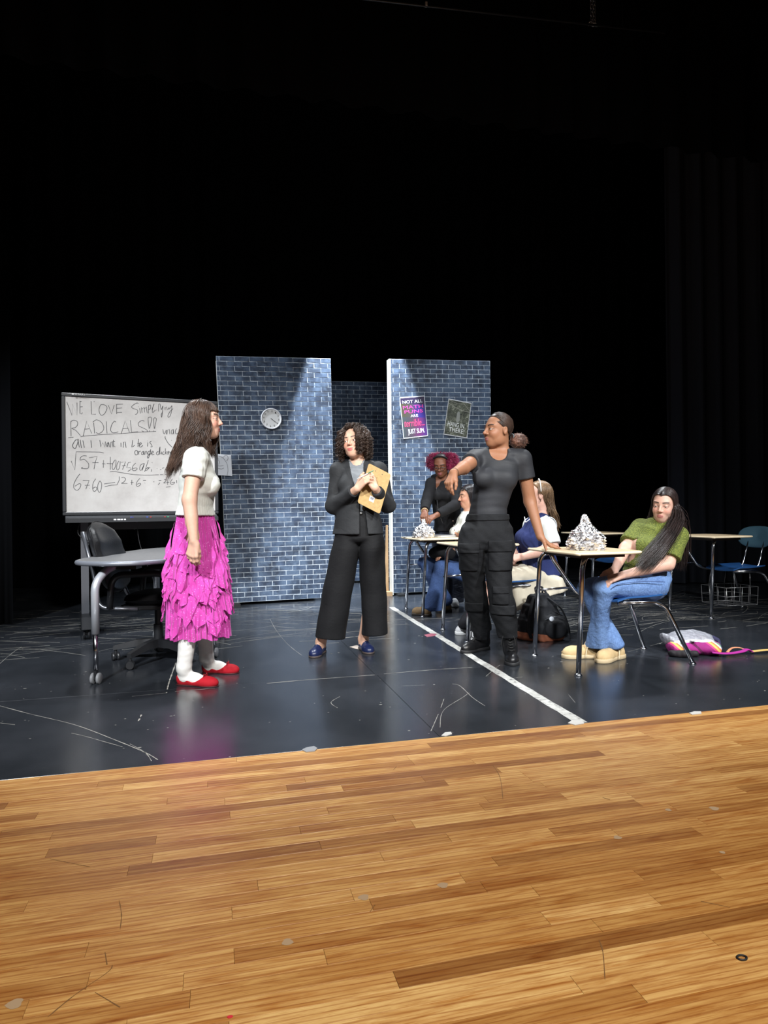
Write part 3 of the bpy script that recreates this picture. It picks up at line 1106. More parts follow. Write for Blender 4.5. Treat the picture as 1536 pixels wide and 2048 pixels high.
# papers and a grey notebook on the far desk
pz = 0.7535
o = MB().box((0, 0, 0.0012), (0.14, 0.2, 0.0022)).build('paper_sheet', white_scrap, None, False, (1.21, 3.66, tz), (0, 0, 0.3))
tag(o, 'loose white paper beside the rounded foil hat on the far desk', 'paper')
nb = thing('notebook', (1.50, 3.60, tz), 0.35, 'closed grey notebook lying on the far desk', 'notebook')
MB().slab(rrect(-.1, -.12, .1, .12, .01), 0.0, 0.003, 0.0005).build('cover', plain('grey_cover', (96, 98, 104), 0.6), nb)
MB().slab(rrect(-.097, -.117, .097, .117, .008), 0.003, 0.017, 0.0005).build('pages', plain('page_edge', (212, 210, 204), 0.8), nb)
MB().slab(rrect(-.1, -.12, .1, .12, .01), 0.017, 0.021, 0.0005).build('cover', plain('grey_cover', (96, 98, 104), 0.6), nb)

# --- wall clock on the left flat
def flat_local(root, px, py):
    y = root.location.y
    a = root.rotation_euler.z
    q = on_plane(px, py, root.location, (math.sin(a), -math.cos(a), 0))
    return q, a


q, a = flat_local(flatL, 541.5, 838)
ck = thing('wall_clock', q, a, 'round white-rimmed wall clock on the left brick flat', 'clock')
Mx = Matrix.Rotation(math.pi / 2, 4, 'X')
R = 0.117
rim = MB().lathe([(R * .86, 0.004), (R * .98, 0.004), (R, 0.012), (R, 0.034), (R * .97, 0.040), (R * .915, 0.040), (R * .90, 0.030), (R * .86, 0.026)], (0, 0, 0), 48, Mx)
rim.f = rim.f[:-2]
rim.f += [(7 * 48 + k, 7 * 48 + (k + 1) % 48, (k + 1) % 48, k) for k in range(48)]
rim.build('rim', plain('clock_rim', (216, 216, 220), 0.35), ck, True)
face = MB().lathe([(0.0, 0.003), (R * .97, 0.003), (R * .97, 0.0255), (0.0, 0.0255)], (0, 0, 0), 48, Mx)
face.build('dial', plain('clock_dial', (196, 196, 196), 0.5), ck)
INK = plain('black_ink', (22, 22, 24), 0.6)


def text_mesh(s, size, extrude=0.0004, shear=0.0, spacing=1.0):
    cu = bpy.data.curves.new('txt', 'FONT')
    cu.body = s
    cu.size = size
    cu.extrude = extrude
    cu.shear = shear
    cu.align_x = 'CENTER'
    cu.align_y = 'CENTER'
    cu.resolution_u = 3
    cu.space_character = spacing
    o = bpy.data.objects.new('txt', cu)
    COL.objects.link(o)
    dg = bpy.context.evaluated_depsgraph_get()
    me = bpy.data.meshes.new_from_object(o.evaluated_get(dg))
    bpy.data.objects.remove(o, do_unlink=True)
    bpy.data.curves.remove(cu)
    return me


def put_text(name, s, w, h, c, parent, mat, depth=0.0, roll=0.0, **kw):
    """text of given width/height centred at c on a plane facing -y"""
    me = text_mesh(s, 1.0, 0.0004, **kw)
    co = np.array([v.co[:] for v in me.vertices])
    lo, hi = co.min(0), co.max(0)
    ctr = (lo + hi) / 2
    co = (co - ctr) / np.maximum(hi - lo, 1e-6) * np.array([w, h, 0.0012])
    me.vertices.foreach_set('co', co.astype(np.float32).ravel())
    me.materials.clear()
    me.materials.append(mat)
    me.update()
    o = obj(name, me, parent)
    o.matrix_local = Matrix.Translation(c) @ Matrix.Rotation(roll, 4, 'Y') @ Matrix.Rotation(math.pi / 2, 4, 'X')
    return o


for k in range(1, 13):
    an = math.radians(90 - 30 * k - 6)
    put_text('numeral', str(k), 0.013 if k < 10 else 0.020, 0.020, (R * .72 * math.cos(an), -0.0262, R * .72 * math.sin(an)), ck, INK)
for ln, w, ang in ((0.058, 0.006, -38.0), (0.078, 0.0035, -36.0)):
    an = math.radians(ang)
    d = Vector((math.cos(an), 0, math.sin(an)))
    e = Vector((-d.z, 0, d.x)) * w / 2
    s0 = Vector((0, -0.0275 - w * .1, 0)) - d * 0.008
    s1 = Vector((0, -0.0275 - w * .1, 0)) + d * ln
    m = MB()
    n_ = Vector((0, -0.001, 0))
    m.add([s0 - e, s0 + e, s1 + e, s1 - e, s0 - e + n_, s0 + e + n_, s1 + e + n_, s1 - e + n_], [(0, 1, 2, 3), (7, 6, 5, 4), (0, 4, 5, 1), (1, 5, 6, 2), (2, 6, 7, 3), (3, 7, 4, 0)])
    m.build('clock_hand', INK, ck)

# --- posters on the right flat
def poster_quad(root, pts, off):
    a = root.rotation_euler.z
    n = Vector((math.sin(a), -math.cos(a), 0))
    return [on_plane(px, py, root.location + n * off, n) for px, py in pts], n


def poster(name, pts, label, mat):
    Q, n = poster_quad(flatR, pts, 0.005)
    c = sum(Q, Vector()) / 4
    root = thing(name, c, flatR.rotation_euler.z, label, 'poster')
    Mi = (Matrix.Translation(c) @ Matrix.Rotation(flatR.rotation_euler.z, 4, 'Z')).inverted()
    q = [Mi @ v for v in Q]                       # TL TR BR BL in x,z
    def sheet(k, y0, y1, nm, mt):
        s = [v * k for v in q]
        vs = [Vector((v.x, y0, v.z)) for v in s] + [Vector((v.x, y1, v.z)) for v in s]
        return MB().add(vs, [(3, 2, 1, 0), (4, 5, 6, 7), (0, 1, 5, 4), (1, 2, 6, 5), (2, 3, 7, 6), (3, 0, 4, 7)]).build(nm, mt, root)
    sheet(1.0, 0.0012, -0.0006, 'border', plain('poster_white', (206, 206, 210), 0.5))
    sheet(0.955, -0.0006, -0.0012, 'print', mat)
    e = q[1] - q[0]
    g = (q[0] - q[3])
    w, h = e.length, g.length
    roll = -math.atan2(e.z, e.x)
    ex, ez = e / w, g / h
    return root, ex, ez, w, h, roll


pm = NT('poster_paint').s(Roughness=0.45)
v = pm.coords('Object')
sx = pm.n('ShaderNodeSeparateXYZ')
pm.l(v, sx.inputs[0])
mr = pm.n('ShaderNodeMapRange')
for i, val in ((1, -0.14), (2, 0.14)):
    mr.inputs[i].default_value = val
pm.l(sx.outputs['X'], mr.inputs[0])
ca = pm.ramp(mr.outputs[0], [(0.0, lin((62, 58, 40))), (0.35, lin((66, 60, 60))), (0.6, lin((44, 28, 92))), (1.0, lin((40, 26, 120)))])
cb = pm.ramp(mr.outputs[0], [(0.0, lin((52, 62, 64))), (0.45, lin((66, 50, 64))), (0.75, lin((92, 26, 84))), (1.0, lin((66, 30, 98)))])
mz = pm.n('ShaderNodeMath', operation='GREATER_THAN')
mz.inputs[1].default_value = -0.005
pm.l(sx.outputs['Z'], mz.inputs[0])
cc = pm.mix(mz.outputs[0], cb, ca)
tz_ = pm.n('ShaderNodeMath', operation='GREATER_THAN')
tz_.inputs[1].default_value = 0.155
pm.l(sx.outputs['Z'], tz_.inputs[0])
cc = pm.mix(tz_.outputs[0], cc, rgba((38, 26, 58)))
pm.l(cc, pm.b.inputs['Base Color'])
r1, ex, ez, w, h, roll = poster('math_poster', [(799, 795), (849, 791), (856, 872), (807, 877.5)], 'purple poster reading not all math puns are terrible, on right flat', pm.m)
WHITE_INK = plain('white_print', (240, 240, 244), 0.5)
PINK_INK = plain('pink_print', (226, 62, 150), 0.5)
ROSE_INK = plain('rose_print', (232, 60, 106), 0.5)


def line(root, s, cx, cz, tw, th, mat, ex, ez, w, h, roll, **kw):
    c = ex * (cx * w) + ez * (cz * h)
    put_text('lettering', s, tw * w, th * h, (c.x, -0.0016, c.z), root, mat, roll=roll, **kw)


P_ = (ex, ez, w, h, roll)
line(r1, 'NOT ALL', 0.0, 0.375, .80, .075, WHITE_INK, *P_)
line(r1, 'MATH', 0.0, 0.245, .80, .082, PINK_INK, *P_)
line(r1, 'PUNS', 0.01, 0.135, .74, .078, PINK_INK, *P_)
line(r1, 'ARE', 0.02, 0.03, .30, .06, WHITE_INK, *P_)
line(r1, 'terrible...', -0.0, -0.14, .82, .17, ROSE_INK, *P_, shear=0.25)
line(r1, 'JUST SUM.', 0.04, -0.36, .66, .15, WHITE_INK, *P_)

pj = NT('jungle_print').s(Roughness=0.45)
v = pj.coords('Object')
n1 = pj.noise(v, 26.0, 6.0, 0.7, 1.5)
n2 = pj.noise(v, 7.0, 3.0)
c = pj.ramp(n1, [(0.38, lin((30, 32, 27))), (0.5, lin((92, 96, 80))), (0.60, lin((140, 142, 124))), (0.72, lin((200, 200, 184)))])
c = pj.mix(pj.ramp(n2, [(0.4, (0.7, 0.7, 0.7)), (0.6, (0, 0, 0))]), c, rgba((46, 48, 38)))
pj.l(c, pj.b.inputs['Base Color'])
r2, ex, ez, w, h, roll = poster('jungle_poster', [(897, 797), (943, 806), (934, 876.5), (887, 869)], 'grey-green forest poster reading hang in there, on right flat', pj.m)
P_ = (ex, ez, w, h, roll)
GREY_INK = plain('pale_print', (226, 226, 224), 0.5)
line(r2, 'HANG IN', -0.04, -0.18, .70, .125, GREY_INK, *P_)
line(r2, 'THERE!', 0.02, -0.33, .66, .125, GREY_INK, *P_)
m = MB()
for pts, ww in ((((-.48, .38), (-.2, .30), (.15, .24), (.46, .23)), .012), (((-.46, .46), (-.1, .40), (.2, .42), (.3, .46)), .008), (((.2, .42), (.34, .34), (.47, .27)), .010)):
    m.ribbon([ex * (x * w) + ez * (z * h) + Vector((0, -0.0017, 0)) for x, z in pts], ww * .6, (0, -1, 0))
m.build('branch_print', plain('branch_grey', (140, 138, 126), 0.6), r2)
m = MB()
m.add([ex * (x * w) + ez * (z * h) + Vector((0, -0.0015, 0)) for x, z in ((-.06, .14), (-.02, .20), (.05, .18), (.08, .10), (.09, -.06), (.02, -.10), (-.06, -.08))], [tuple(range(7))])
m.build('pale_shape_print', plain('pale_grey_print', (138, 139, 132), 0.6), r2)

# --- interactive white board on its stand
A = v2s(-2.74, 5.72)
B = v2s(-1.55, 6.28)
bang = math.atan2((B - A).y, (B - A).x)
bn = Vector((math.sin(bang), -math.cos(bang), 0))
ctr = (A + B) / 2
sb = thing('display_board', (ctr.x, ctr.y, 0), bang, 'black framed interactive whiteboard covered in handwriting, on a wheeled stand', 'whiteboard')
MiB = (Matrix.Translation((ctr.x, ctr.y, 0)) @ Matrix.Rotation(bang, 4, 'Z')).inverted()


def bpt(px, py, off=0.0):
    q = MiB @ on_plane(px, py, A, bn)
    q.y = -off
    return q


fTL, fBL = bpt(121, 785), bpt(130, 1031)
hw = (B - A).length / 2
zt, zb = fTL.z, fBL.z
xl = fTL.x * .8 + fBL.x * .2
xr = xl + 1.31
BZ = 0.029
BEZ = plain('board_bezel', (40, 42, 46), 0.4)
cx = (xl + xr) / 2
for nm, c, s in (('bezel', (cx, .02, zt - BZ / 2), (xr - xl, .06, BZ)), ('bezel', (cx, .02, zb + BZ / 2), (xr - xl, .06, BZ)),
                 ('bezel', (xl + BZ / 2, .02, (zt + zb) / 2), (BZ, .06, zt - zb - 2 * BZ)), ('bezel', (xr - BZ / 2, .02, (zt + zb) / 2), (BZ, .06, zt - zb - 2 * BZ))):
    MB().slab(rrect(c[0] - s[0] / 2, c[2] - s[2] / 2, c[0] + s[0] / 2, c[2] + s[2] / 2, .006, 2), -.05, .01, .004, Matrix(((1, 0, 0, 0), (0, 0, -1, 0), (0, 1, 0, 0), (0, 0, 0, 1)))).build(nm, BEZ, sb)
bs = NT('board_surface').s(Roughness=0.35)
bv = bs.coords('Object')
bs.l(bs.ramp(bs.noise(bv, 3.5, 5.0, 0.65), [(0.3, lin((178, 174, 172))), (0.55, lin((196, 193, 191))), (0.8, lin((206, 205, 204)))]), bs.b.inputs['Base Color'])
MB().box((cx, 0.012, (zt + zb) / 2), (xr - xl - 2 * BZ, .02, zt - zb - 2 * BZ)).build('writing_surface', bs.m, sb)
MB().box((cx, 0.055, (zt + zb) / 2), (xr - xl - .05, .03, zt - zb - .05)).build('back_shell', BEZ, sb)
tr = MB()
tr.slab([(-0.10, zb - 0.062), (0.03, zb - 0.062), (0.03, zb - 0.004), (-0.02, zb - 0.004), (-0.055, zb - 0.02), (-0.10, zb - 0.026)], xl + 0.02, xr - 0.02, 0.003, Matrix(((0, 0, 1, 0), (1, 0, 0, 0), (0, 1, 0, 0), (0, 0, 0, 1))))
tray = tr.build('pen_tray', BEZ, sb)
for px, c in ((260, (70, 80, 150)), (263.5, (60, 66, 130)), (292, (60, 90, 190)), (299, (170, 50, 50)), (327, (170, 60, 60)), (333, (60, 150, 110)), (353, (40, 60, 120))):
    x = bpt(px, 1030).x
    MB().box((x, -0.087, zb - 0.023), (0.013, 0.02, 0.012)).build('tray_light', plain('light_%d_%d_%d' % c, c, 0.4), tray)
for px0, px1 in ((226, 231), (233, 239), (240, 244), (246, 250)):
    MB().box(((bpt(px0, 1030).x + bpt(px1, 1030).x) / 2, -0.1005, zb - 0.040), (bpt(px1, 1030).x - bpt(px0, 1030).x, 0.001, 0.011)).build('tray_label', WHITE_INK, tray)
put_text('maker_mark', 'SMART', 0.085, 0.014, (bpt(160, 790).x, -0.0508, zt - BZ / 2), sb, plain('grey_print', (206, 206, 206), 0.5))
MB().box((bpt(145.5, 790).x, -0.0505, zt - BZ / 2), (0.016, .001, 0.014)).build('maker_mark', plain('grey_print', (206, 206, 206), 0.5), sb)
STEEL = plain('stand_steel', (96, 98, 104), 0.4, 0.4)
for x in (xl + 0.17, xr - 0.17):
    MB().box((x, 0.10, (zb + .25) / 2 + 0.02), (0.062, 0.045, zb + .25 - 0.05)).build('upright', STEEL, sb)
    foot = MB()
    pts = [(-0.36, 0.085), (-0.30, 0.10), (-0.1, 0.15), (0.1, 0.16), (0.35, 0.15), (0.52, 0.09), (0.55, 0.07), (0.5, 0.075), (0.2, 0.10), (-0.1, 0.10), (-0.3, 0.07)]
    pts.reverse()
    foot.slab([(y, z) for y, z in pts], x - .04, x + .04, .004, Matrix(((0, 0, 1, 0), (1, 0, 0, 0), (0, 1, 0, 0), (0, 0, 0, 1))))
    foot.build('stand_foot', plain('stand_black', (26, 27, 30), 0.4), sb)
    for y in (-0.31, 0.49):
        w_ = MB()
        for dx in (-.018, .018):
            w_.lathe([(0.0, -.009), (.030, -.009), (.035, 0), (.030, .009), (0.0, .009)], (x + dx, y, 0.035), 18, Matrix.Rotation(math.pi / 2, 4, 'Y'))
        w_.tube([(x, y, .035), (x, y, .09)], .009, 6)
        w_.build('caster', plain('stand_black', (26, 27, 30), 0.4), sb, auto=40)
MB().box((cx, 0.10, zb - .10), (xr - xl - .36, .03, .06)).build('crossbar', plain('stand_black', (26, 27, 30), 0.4), sb)
MB().tube(catmull([(xl + 0.13, 0.06, zb - .06), (xl + .12, 0.05, zb - .16), (xl + .20, 0.03, zb - .22), (xl + .28, 0.03, zb - .16), (xl + .27, 0.04, zb - .07)], 6), .005, 6).build('cable', plain('cable_black', (20, 20, 22), 0.5), sb, True)
MB().tube(catmull([(xl + 0.60, 0.09, zb - .06), (xl + .62, 0.08, zb - .25), (xl + .68, 0.06, zb - .45), (xl + .75, .08, zb - .65), (xl + .80, .12, .02)], 6), .004, 6).build('cable', plain('cable_black', (20, 20, 22), 0.5), sb, True)
# handwriting
S1 = (120, 780, 8.5333)
S2 = (240, 780, 10.971)
S3 = (120, 890, 10.971)
S4 = (220, 880, 9.6)
HAND = [
 (S1, [[(115,200),(205,435),(210,240),(290,430),(290,215)], [(340,185),(340,400),(365,410),(385,385)], [(335,195),(370,195)], [(335,290),(388,285)], [(575,198),(592,198)],
  [(530,190),(538,415),(612,412)], [(825,258),(878,410),(925,258)], [(965,240),(968,410)], [(965,245),(1075,240)], [(965,312),(1060,305)], [(968,385),(1058,380)],
  [(183,535),(188,790)], [(395,785),(455,530),(540,740)], [(420,668),(500,662)], [(575,560),(590,740)], [(790,535),(802,740)], [(1045,745),(1112,525),(1185,722)], [(1070,660),(1165,655)],
  [(1200,515),(1222,718),(1330,712)], [(140,815),(230,805)], [(350,798),(390,788),(700,762),(1060,742),(1300,722),(1640,705)], [(345,850),(365,990)], [(390,860),(415,985)], [(528,858),(540,985)],
  [(680,855),(695,970),(730,900),(765,975),(775,880)], [(865,980),(870,890),(895,880),(905,975)], [(910,850),(918,960),(945,970)], [(890,885),(940,878)], [(1040,900),(1042,970)], [(1080,985),(1085,890),(1115,885),(1128,985)],
  [(1240,855),(1225,975),(1255,960),(1275,940)], [(1340,835),(1330,970)], [(1320,915),(1365,905)]], 0),
 (S1, [[(690,255),(665,340),(690,420),(725,430),(770,390),(803,310),(780,265),(730,248),(690,255)], [(183,540),(230,515),(290,535),(300,590),(260,640),(200,655),(270,690),(350,780)],
  [(560,550),(620,510),(700,545),(748,640),(720,710),(660,742),(615,725)], [(955,548),(925,535),(880,600),(865,680),(890,725),(940,730),(995,712)],
  [(1440,535),(1400,518),(1340,560),(1345,610),(1400,640),(1480,680),(1485,710),(1440,715),(1395,695)], [(300,855),(265,855),(215,940),(235,990),(270,985),(310,870),(305,840),(330,980)],
  [(830,890),(800,920),(805,970),(830,900),(840,975)], [(1350,950),(1390,915),(1370,900),(1350,950),(1375,975),(1415,945)]], 1),
 (S2, [[(405,300),(370,285),(290,330),(255,375),(300,410),(370,430),(390,480),(360,530),(330,530)], [(630,340),(670,330),(670,400),(630,430)], [(700,430),(740,330),(745,310),(715,400),(715,495),(775,440)],
  [(850,310),(880,310),(885,370)], [(890,370),(910,430),(940,350),(930,500),(915,600),(905,540),(940,470)], [(1080,380),(1060,420),(1100,400),(1140,345),(1125,480),(1100,570),(1060,600),(1055,550),(1100,470),(1165,410)],
  [(640,850),(615,640),(640,600),(680,600),(695,650),(650,840)], [(750,845),(740,650),(760,610),(790,620),(795,660),(760,850)], [(940,860),(955,940),(980,960),(1015,880),(1020,970)],
  [(1160,870),(1130,890),(1130,960),(1165,950),(1170,860),(1180,970)], [(1250,845),(1215,890),(1225,960),(1265,950)], [(995,1020),(990,1050),(1060,1170),(1150,1260)], [(690,1120),(655,1150),(690,1200),(705,1240),(670,1250)]], 1),
 (S2, [[(430,400),(450,515)], [(470,380),(485,500)], [(485,420),(530,370),(540,490)], [(540,410),(580,365),(595,500)], [(630,330),(620,515)], [(850,310),(845,470)], [(985,380),(990,440)], [(990,400),(1020,365),(1040,440)],
  [(1030,975),(1040,880),(1080,860),(1095,970)], [(610,1150),(605,1240)], [(648,886),(652,914)], [(736,892),(744,902)], [(402,364),(410,371)], [(796,434),(806,442)], [(602,1115),(609,1121)], [(1124,1100),(1134,1106)]], 0),
 (S4, [[(500,195),(475,230),(490,285),(530,270),(525,210),(500,195)], [(640,220),(610,240),(610,280),(640,270),(645,215),(655,285)], [(770,210),(730,230),(735,275),(770,250),(780,180),(760,290),(730,350),(720,310),(790,260)],
  [(800,260),(835,230),(815,215),(795,250),(815,285),(850,270)], [(930,220),(895,240),(900,280),(935,270),(960,130),(955,280)], [(1030,220),(1010,250),(1025,280),(1045,270)], [(1115,250),(1140,230),(1120,220),(1110,250),(1130,275)],
  [(495,440),(440,500),(430,570),(470,590),(520,560),(500,535),(440,550)], [(650,450),(590,480),(570,560),(600,580),(640,500),(660,450),(620,585)], [(690,560),(735,520),(720,570),(680,590)],
  [(0,610),(100,608),(330,645),(520,668),(720,675),(940,668)], [(575,735),(520,800),(505,870),(540,890),(590,850),(570,830),(520,850)], [(1040,765),(1075,760),(1070,790),(1030,825),(1085,820)], [(1200,745),(1165,800),(1170,845),(1220,845),(1240,810),(1180,820)]], 1),
 (S4, [[(545,215),(555,280)], [(555,230),(590,210)], [(670,285),(675,220),(705,215),(715,280)], [(975,270),(985,220),(1000,280)], [(1065,160),(1060,275)], [(1100,220),(1065,250),(1105,275)], [(1155,275),(1160,230),(1180,225),(1190,270)],
  [(215,430),(300,415),(240,570)], [(230,495),(300,490)], [(400,425),(350,435),(320,530),(385,530),(410,560),(340,605)], [(735,390),(665,610)], [(725,560),(770,520)], [(800,560),(790,610)], [(960,570),(985,565)], [(1000,545),(1040,530)],
  [(804,430),(812,440)], [(902,546),(908,554)], [(1105,560),(1125,415),(1180,410)], [(960,666),(1020,664)], [(1050,660),(1200,650)], [(420,765),(418,860)], [(395,815),(450,812)], [(635,773),(690,773)], [(667,822),(675,829)], [(830,805),(850,803)],
  [(935,775),(985,773)], [(960,820),(925,860)], [(1110,780),(1105,860)], [(1090,815),(1140,810)], [(1280,770),(1284,830)], [(1075,905),(1165,895)]], 0),
 (S3, [[(435,635),(360,740),(305,860),(310,950),(370,995),(430,950),(460,870),(420,850),(325,905)], [(785,740),(730,830),(715,950),(750,1020),(800,980),(800,930),(760,925),(720,960)], [(875,790),(835,860),(830,980),(865,1040),(900,980),(915,860),(885,795),(875,790)],
  [(590,242),(520,235),(460,265),(445,330),(530,315),(620,400),(630,480),(590,520),(470,510),(500,490)], [(1210,325),(1160,400),(1145,500),(1175,540),(1215,470),(1230,350),(1210,325)], [(1290,350),(1250,430),(1245,530),(1275,545),(1310,480),(1320,360)], [(1350,720),(1400,710),(1440,750),(1400,810),(1345,840)]], 1),
 (S3, [[(500,775),(640,775),(600,880),(565,970)], [(545,885),(650,880)], [(642,952),(650,958)], [(245,350),(325,550),(340,300),(355,150),(600,152),(880,155),(960,175)], [(635,280),(815,250),(770,390),(745,530)], [(710,390),(845,388)], [(955,330),(950,500)], [(920,410),(1000,415)],
  [(1105,260),(1105,540)], [(1025,405),(1150,410)], [(965,855),(1210,818)], [(980,915),(1130,880),(1250,875),(1300,770),(1300,690)], [(1345,840),(1480,845)]], 0),
]
MARKER = plain('grey_marker', (58, 58, 62), 0.6)
ROWS = {}
for (ox, oy, k), strokes, curved in HAND:
    for s in strokes:
        pts = [(ox + x / k, oy + y / k) for x, y in s]
        y_ = sum(q[1] for q in pts) / len(pts)
        row = 0 if y_ < 836 else 1 if y_ < 873 else 2 if y_ < 902 and pts[0][0] < 325 else 3 if y_ < 918 and pts[0][0] > 265 else 4 if y_ < 956 else 5
        P = [bpt(px, py, 0.0) for px, py in pts]
        P = [Vector((p.x, 0.0012, p.z)) for p in P]
        if curved and len(P) > 2:
            P = catmull(P, 6)
        ROWS.setdefault(row, MB()).ribbon(P, 0.0046 if row not in (2, 3) else 0.0054, (0, -1, 0))
for row in sorted(ROWS):
    tag(ROWS[row].build('handwritten_line', MARKER, sb), kind='stuff')

# --- paper with a pencil sketch at the edge of the left flat
a = flatL.rotation_euler.z
n = Vector((math.sin(a), -math.cos(a), 0))
pts = [on_plane(px, py, flatL.location + n * 0.012, n) for px, py in ((412, 906), (462, 910), (464.5, 952), (414, 949))]
c = sum(pts, Vector()) / 4
pd = thing('drawing_sheet', c, a, 'white paper with a pencil sketch taped to the left flat', 'drawing')
Mi = (Matrix.Translation(c) @ Matrix.Rotation(a, 4, 'Z')).inverted()
q = [Mi @ v for v in pts]
MB().add([Vector((v.x, 0, v.z)) for v in q] + [Vector((v.x, 0.0012, v.z)) for v in q], [(3, 2, 1, 0), (4, 5, 6, 7), (0, 1, 5, 4), (1, 2, 6, 5), (2, 3, 7, 6), (3, 0, 4, 7)]).build('sheet', plain('drawing_paper', (214, 216, 222), 0.7), pd)
sk = MB()


def skp(px, py):
    w_ = Mi @ on_plane(px, py, flatL.location + n * 0.012, n)
    return Vector((w_.x, -0.0006, w_.z))


for pth in ([(437, 912), (446, 916), (454, 928), (456, 941), (454, 951)], [(447, 915), (450, 911), (455, 912), (456, 918), (453, 922)], [(437, 920), (439, 924), (437.5, 929)], [(434, 931), (440, 932), (447, 931)], [(436, 937), (443, 938), (448, 936)]):
    sk.ribbon(catmull([skp(*p) for p in pth], 6), 0.004, (0, -1, 0))
sk.build('sketch_lines', plain('pencil_grey', (92, 94, 104), 0.7), pd)

# --- teacher's table: wavy grey top with silver edge
OUT = [(-1.905, 4.18), (-1.80, 4.07), (-1.60, 4.02), (-1.44, 4.10), (-1.33, 4.33), (-1.27, 4.7), (-1.27, 5.1), (-1.32, 5.6), (-1.50, 5.72), (-1.80, 5.70), (-1.93, 5.5), (-1.96, 5.1), (-1.955, 4.7), (-1.95, 4.4)]
tb0 = v2s(-1.62, 4.85)
tb = thing('teacher_table', (tb0.x, tb0.y, 0), -YAW, 'grey wavy-edged table with silver rim and caster legs behind the pink skirt', 'table')
tzp = 0.735
o2 = catmull([(x + 1.62, y - 4.85, 0) for x, y in OUT], 5, True)
gt = NT('grey_tabletop').s(Roughness=0.42)
gt.l(gt.ramp(gt.noise(gt.coords('Object'), 40.0, 4.0, 0.7), [(0.3, lin((80, 80, 82))), (0.7, lin((100, 100, 102)))]), gt.b.inputs['Base Color'])
top = MB().slab([(p.x, p.y) for p in o2], tzp - 0.028, tzp, 0.002).build('tabletop', gt.m, tb, auto=40)
rim = MB().tube([(p.x, p.y, tzp - 0.015) for p in o2], 0.0150, 8, True, 1.0)
rim.build('edge_trim', plain('silver_trim', (124, 128, 138), 0.38, 0.5), top, True)
SILV = plain('silver_leg', (178, 182, 190), 0.34, 0.5)
for (fx, fy), (tx, ty) in (((-1.72 + 1.62 - 0.02, 4.05 - 4.85), (-1.66 + 1.62, 4.25 - 4.85)), ((-1.215 + 1.62, 4.77 - 4.85), (-1.40 + 1.62, 4.80 - 4.85)),
                           ((-1.86 + 1.62, 5.50 - 4.85), (-1.76 + 1.62, 5.45 - 4.85)), ((-1.36 + 1.62, 5.55 - 4.85), (-1.44 + 1.62, 5.45 - 4.85))):
    MB().tube(bent([(tx, ty, tzp - 0.03), (tx + (fx - tx) * .55, ty + (fy - ty) * .55, tzp - 0.055), (fx, fy, tzp - 0.13), (fx, fy, 0.30)], 0.07), 0.024, 14).build('leg', SILV, tb, True)
    MB().tube([(fx, fy, 0.31), (fx, fy, 0.085)], 0.0145, 12).build('leg_insert', CHROME, tb, True)
    w_ = MB()
    for dx in (-.018, .018):
        w_.lathe([(0.0, -.010), (.028, -.010), (.033, -.006), (.033, .006), (.028, .010), (0.0, .010)], (fx + dx, fy, 0.033), 20, Matrix.Rotation(math.pi / 2, 4, 'Y'))
    cs = w_.build('caster', plain('caster_grey', (120, 122, 126), 0.35), tb, auto=40)
    MB().box((fx, fy, .055), (.016, .03, .055)).build('caster_fork', plain('stand_black', (26, 27, 30), 0.4), cs)
MB().box((0.0, -0.62, tzp - .045), (0.16, 0.10, 0.03)).build('bracket', plain('stand_black', (26, 27, 30), 0.4), tb)

# --- office chair
c0 = v2s(-1.58, 4.70)
oc = thing('office_chair', (c0.x, c0.y, 0), -YAW, 'black leather swivel chair behind the grey table', 'office chair')
LEATHER = NT('black_leather').s(Base_Color=rgba((22, 22, 24)), Roughness=0.38)
LEATHER.bump(LEATHER.noise(LEATHER.coords('Object'), 90.0, 3.0), 0.25, 0.004)
LEATHER = LEATHER.m
PLAST = plain('black_plastic', (30, 31, 34), 0.42)


def cushion(fn, nu=18, nv=14):
    """pillow: fn(u, v, side) -> point, side -1..1 through the thickness"""
    m = MB()
    V, F = [], []
    for side in (1, -1):
        for j in range(nv):
            for i in range(nu):
                V.append(fn(i / (nu - 1), j / (nv - 1), side))
    k = nu * nv
    for j in range(nv - 1):
        for i in range(nu - 1):
            q = (j * nu + i, j * nu + i + 1, (j + 1) * nu + i + 1, (j + 1) * nu + i)
            F += [q, tuple(k + x for x in reversed(q))]
    m.add(V, F)
    return m


def oval(u, v):
    """square grid -> rounded outline (-1..1)"""
    a, b = 2 * u - 1, 2 * v - 1
    return a * math.sqrt(max(0, 1 - b * b * .42)), b * math.sqrt(max(0, 1 - a * a * .42))


def edge(u, v):
    a, b = abs(2 * u - 1), abs(2 * v - 1)
    return max(0.0, 1 - max(a, b) ** 4)


def seatf(u, v, s):
    a, b = oval(u, v)
    return (a * 0.25 + 0.03, b * 0.25, 0.445 + s * 0.045 * edge(u, v) ** .5 + 0.01 * a)


def backf(u, v, s):
    a, b = oval(u, v)
    z = 0.72 + b * 0.25
    x = -0.285 - 0.30 * (z - 0.5) + s * 0.05 * edge(u, v) ** .5 + 0.10 * a * a * .4
    if s > 0:
        x -= 0.010 * abs(math.sin(b * 7))
    return (x, a * 0.235, z)


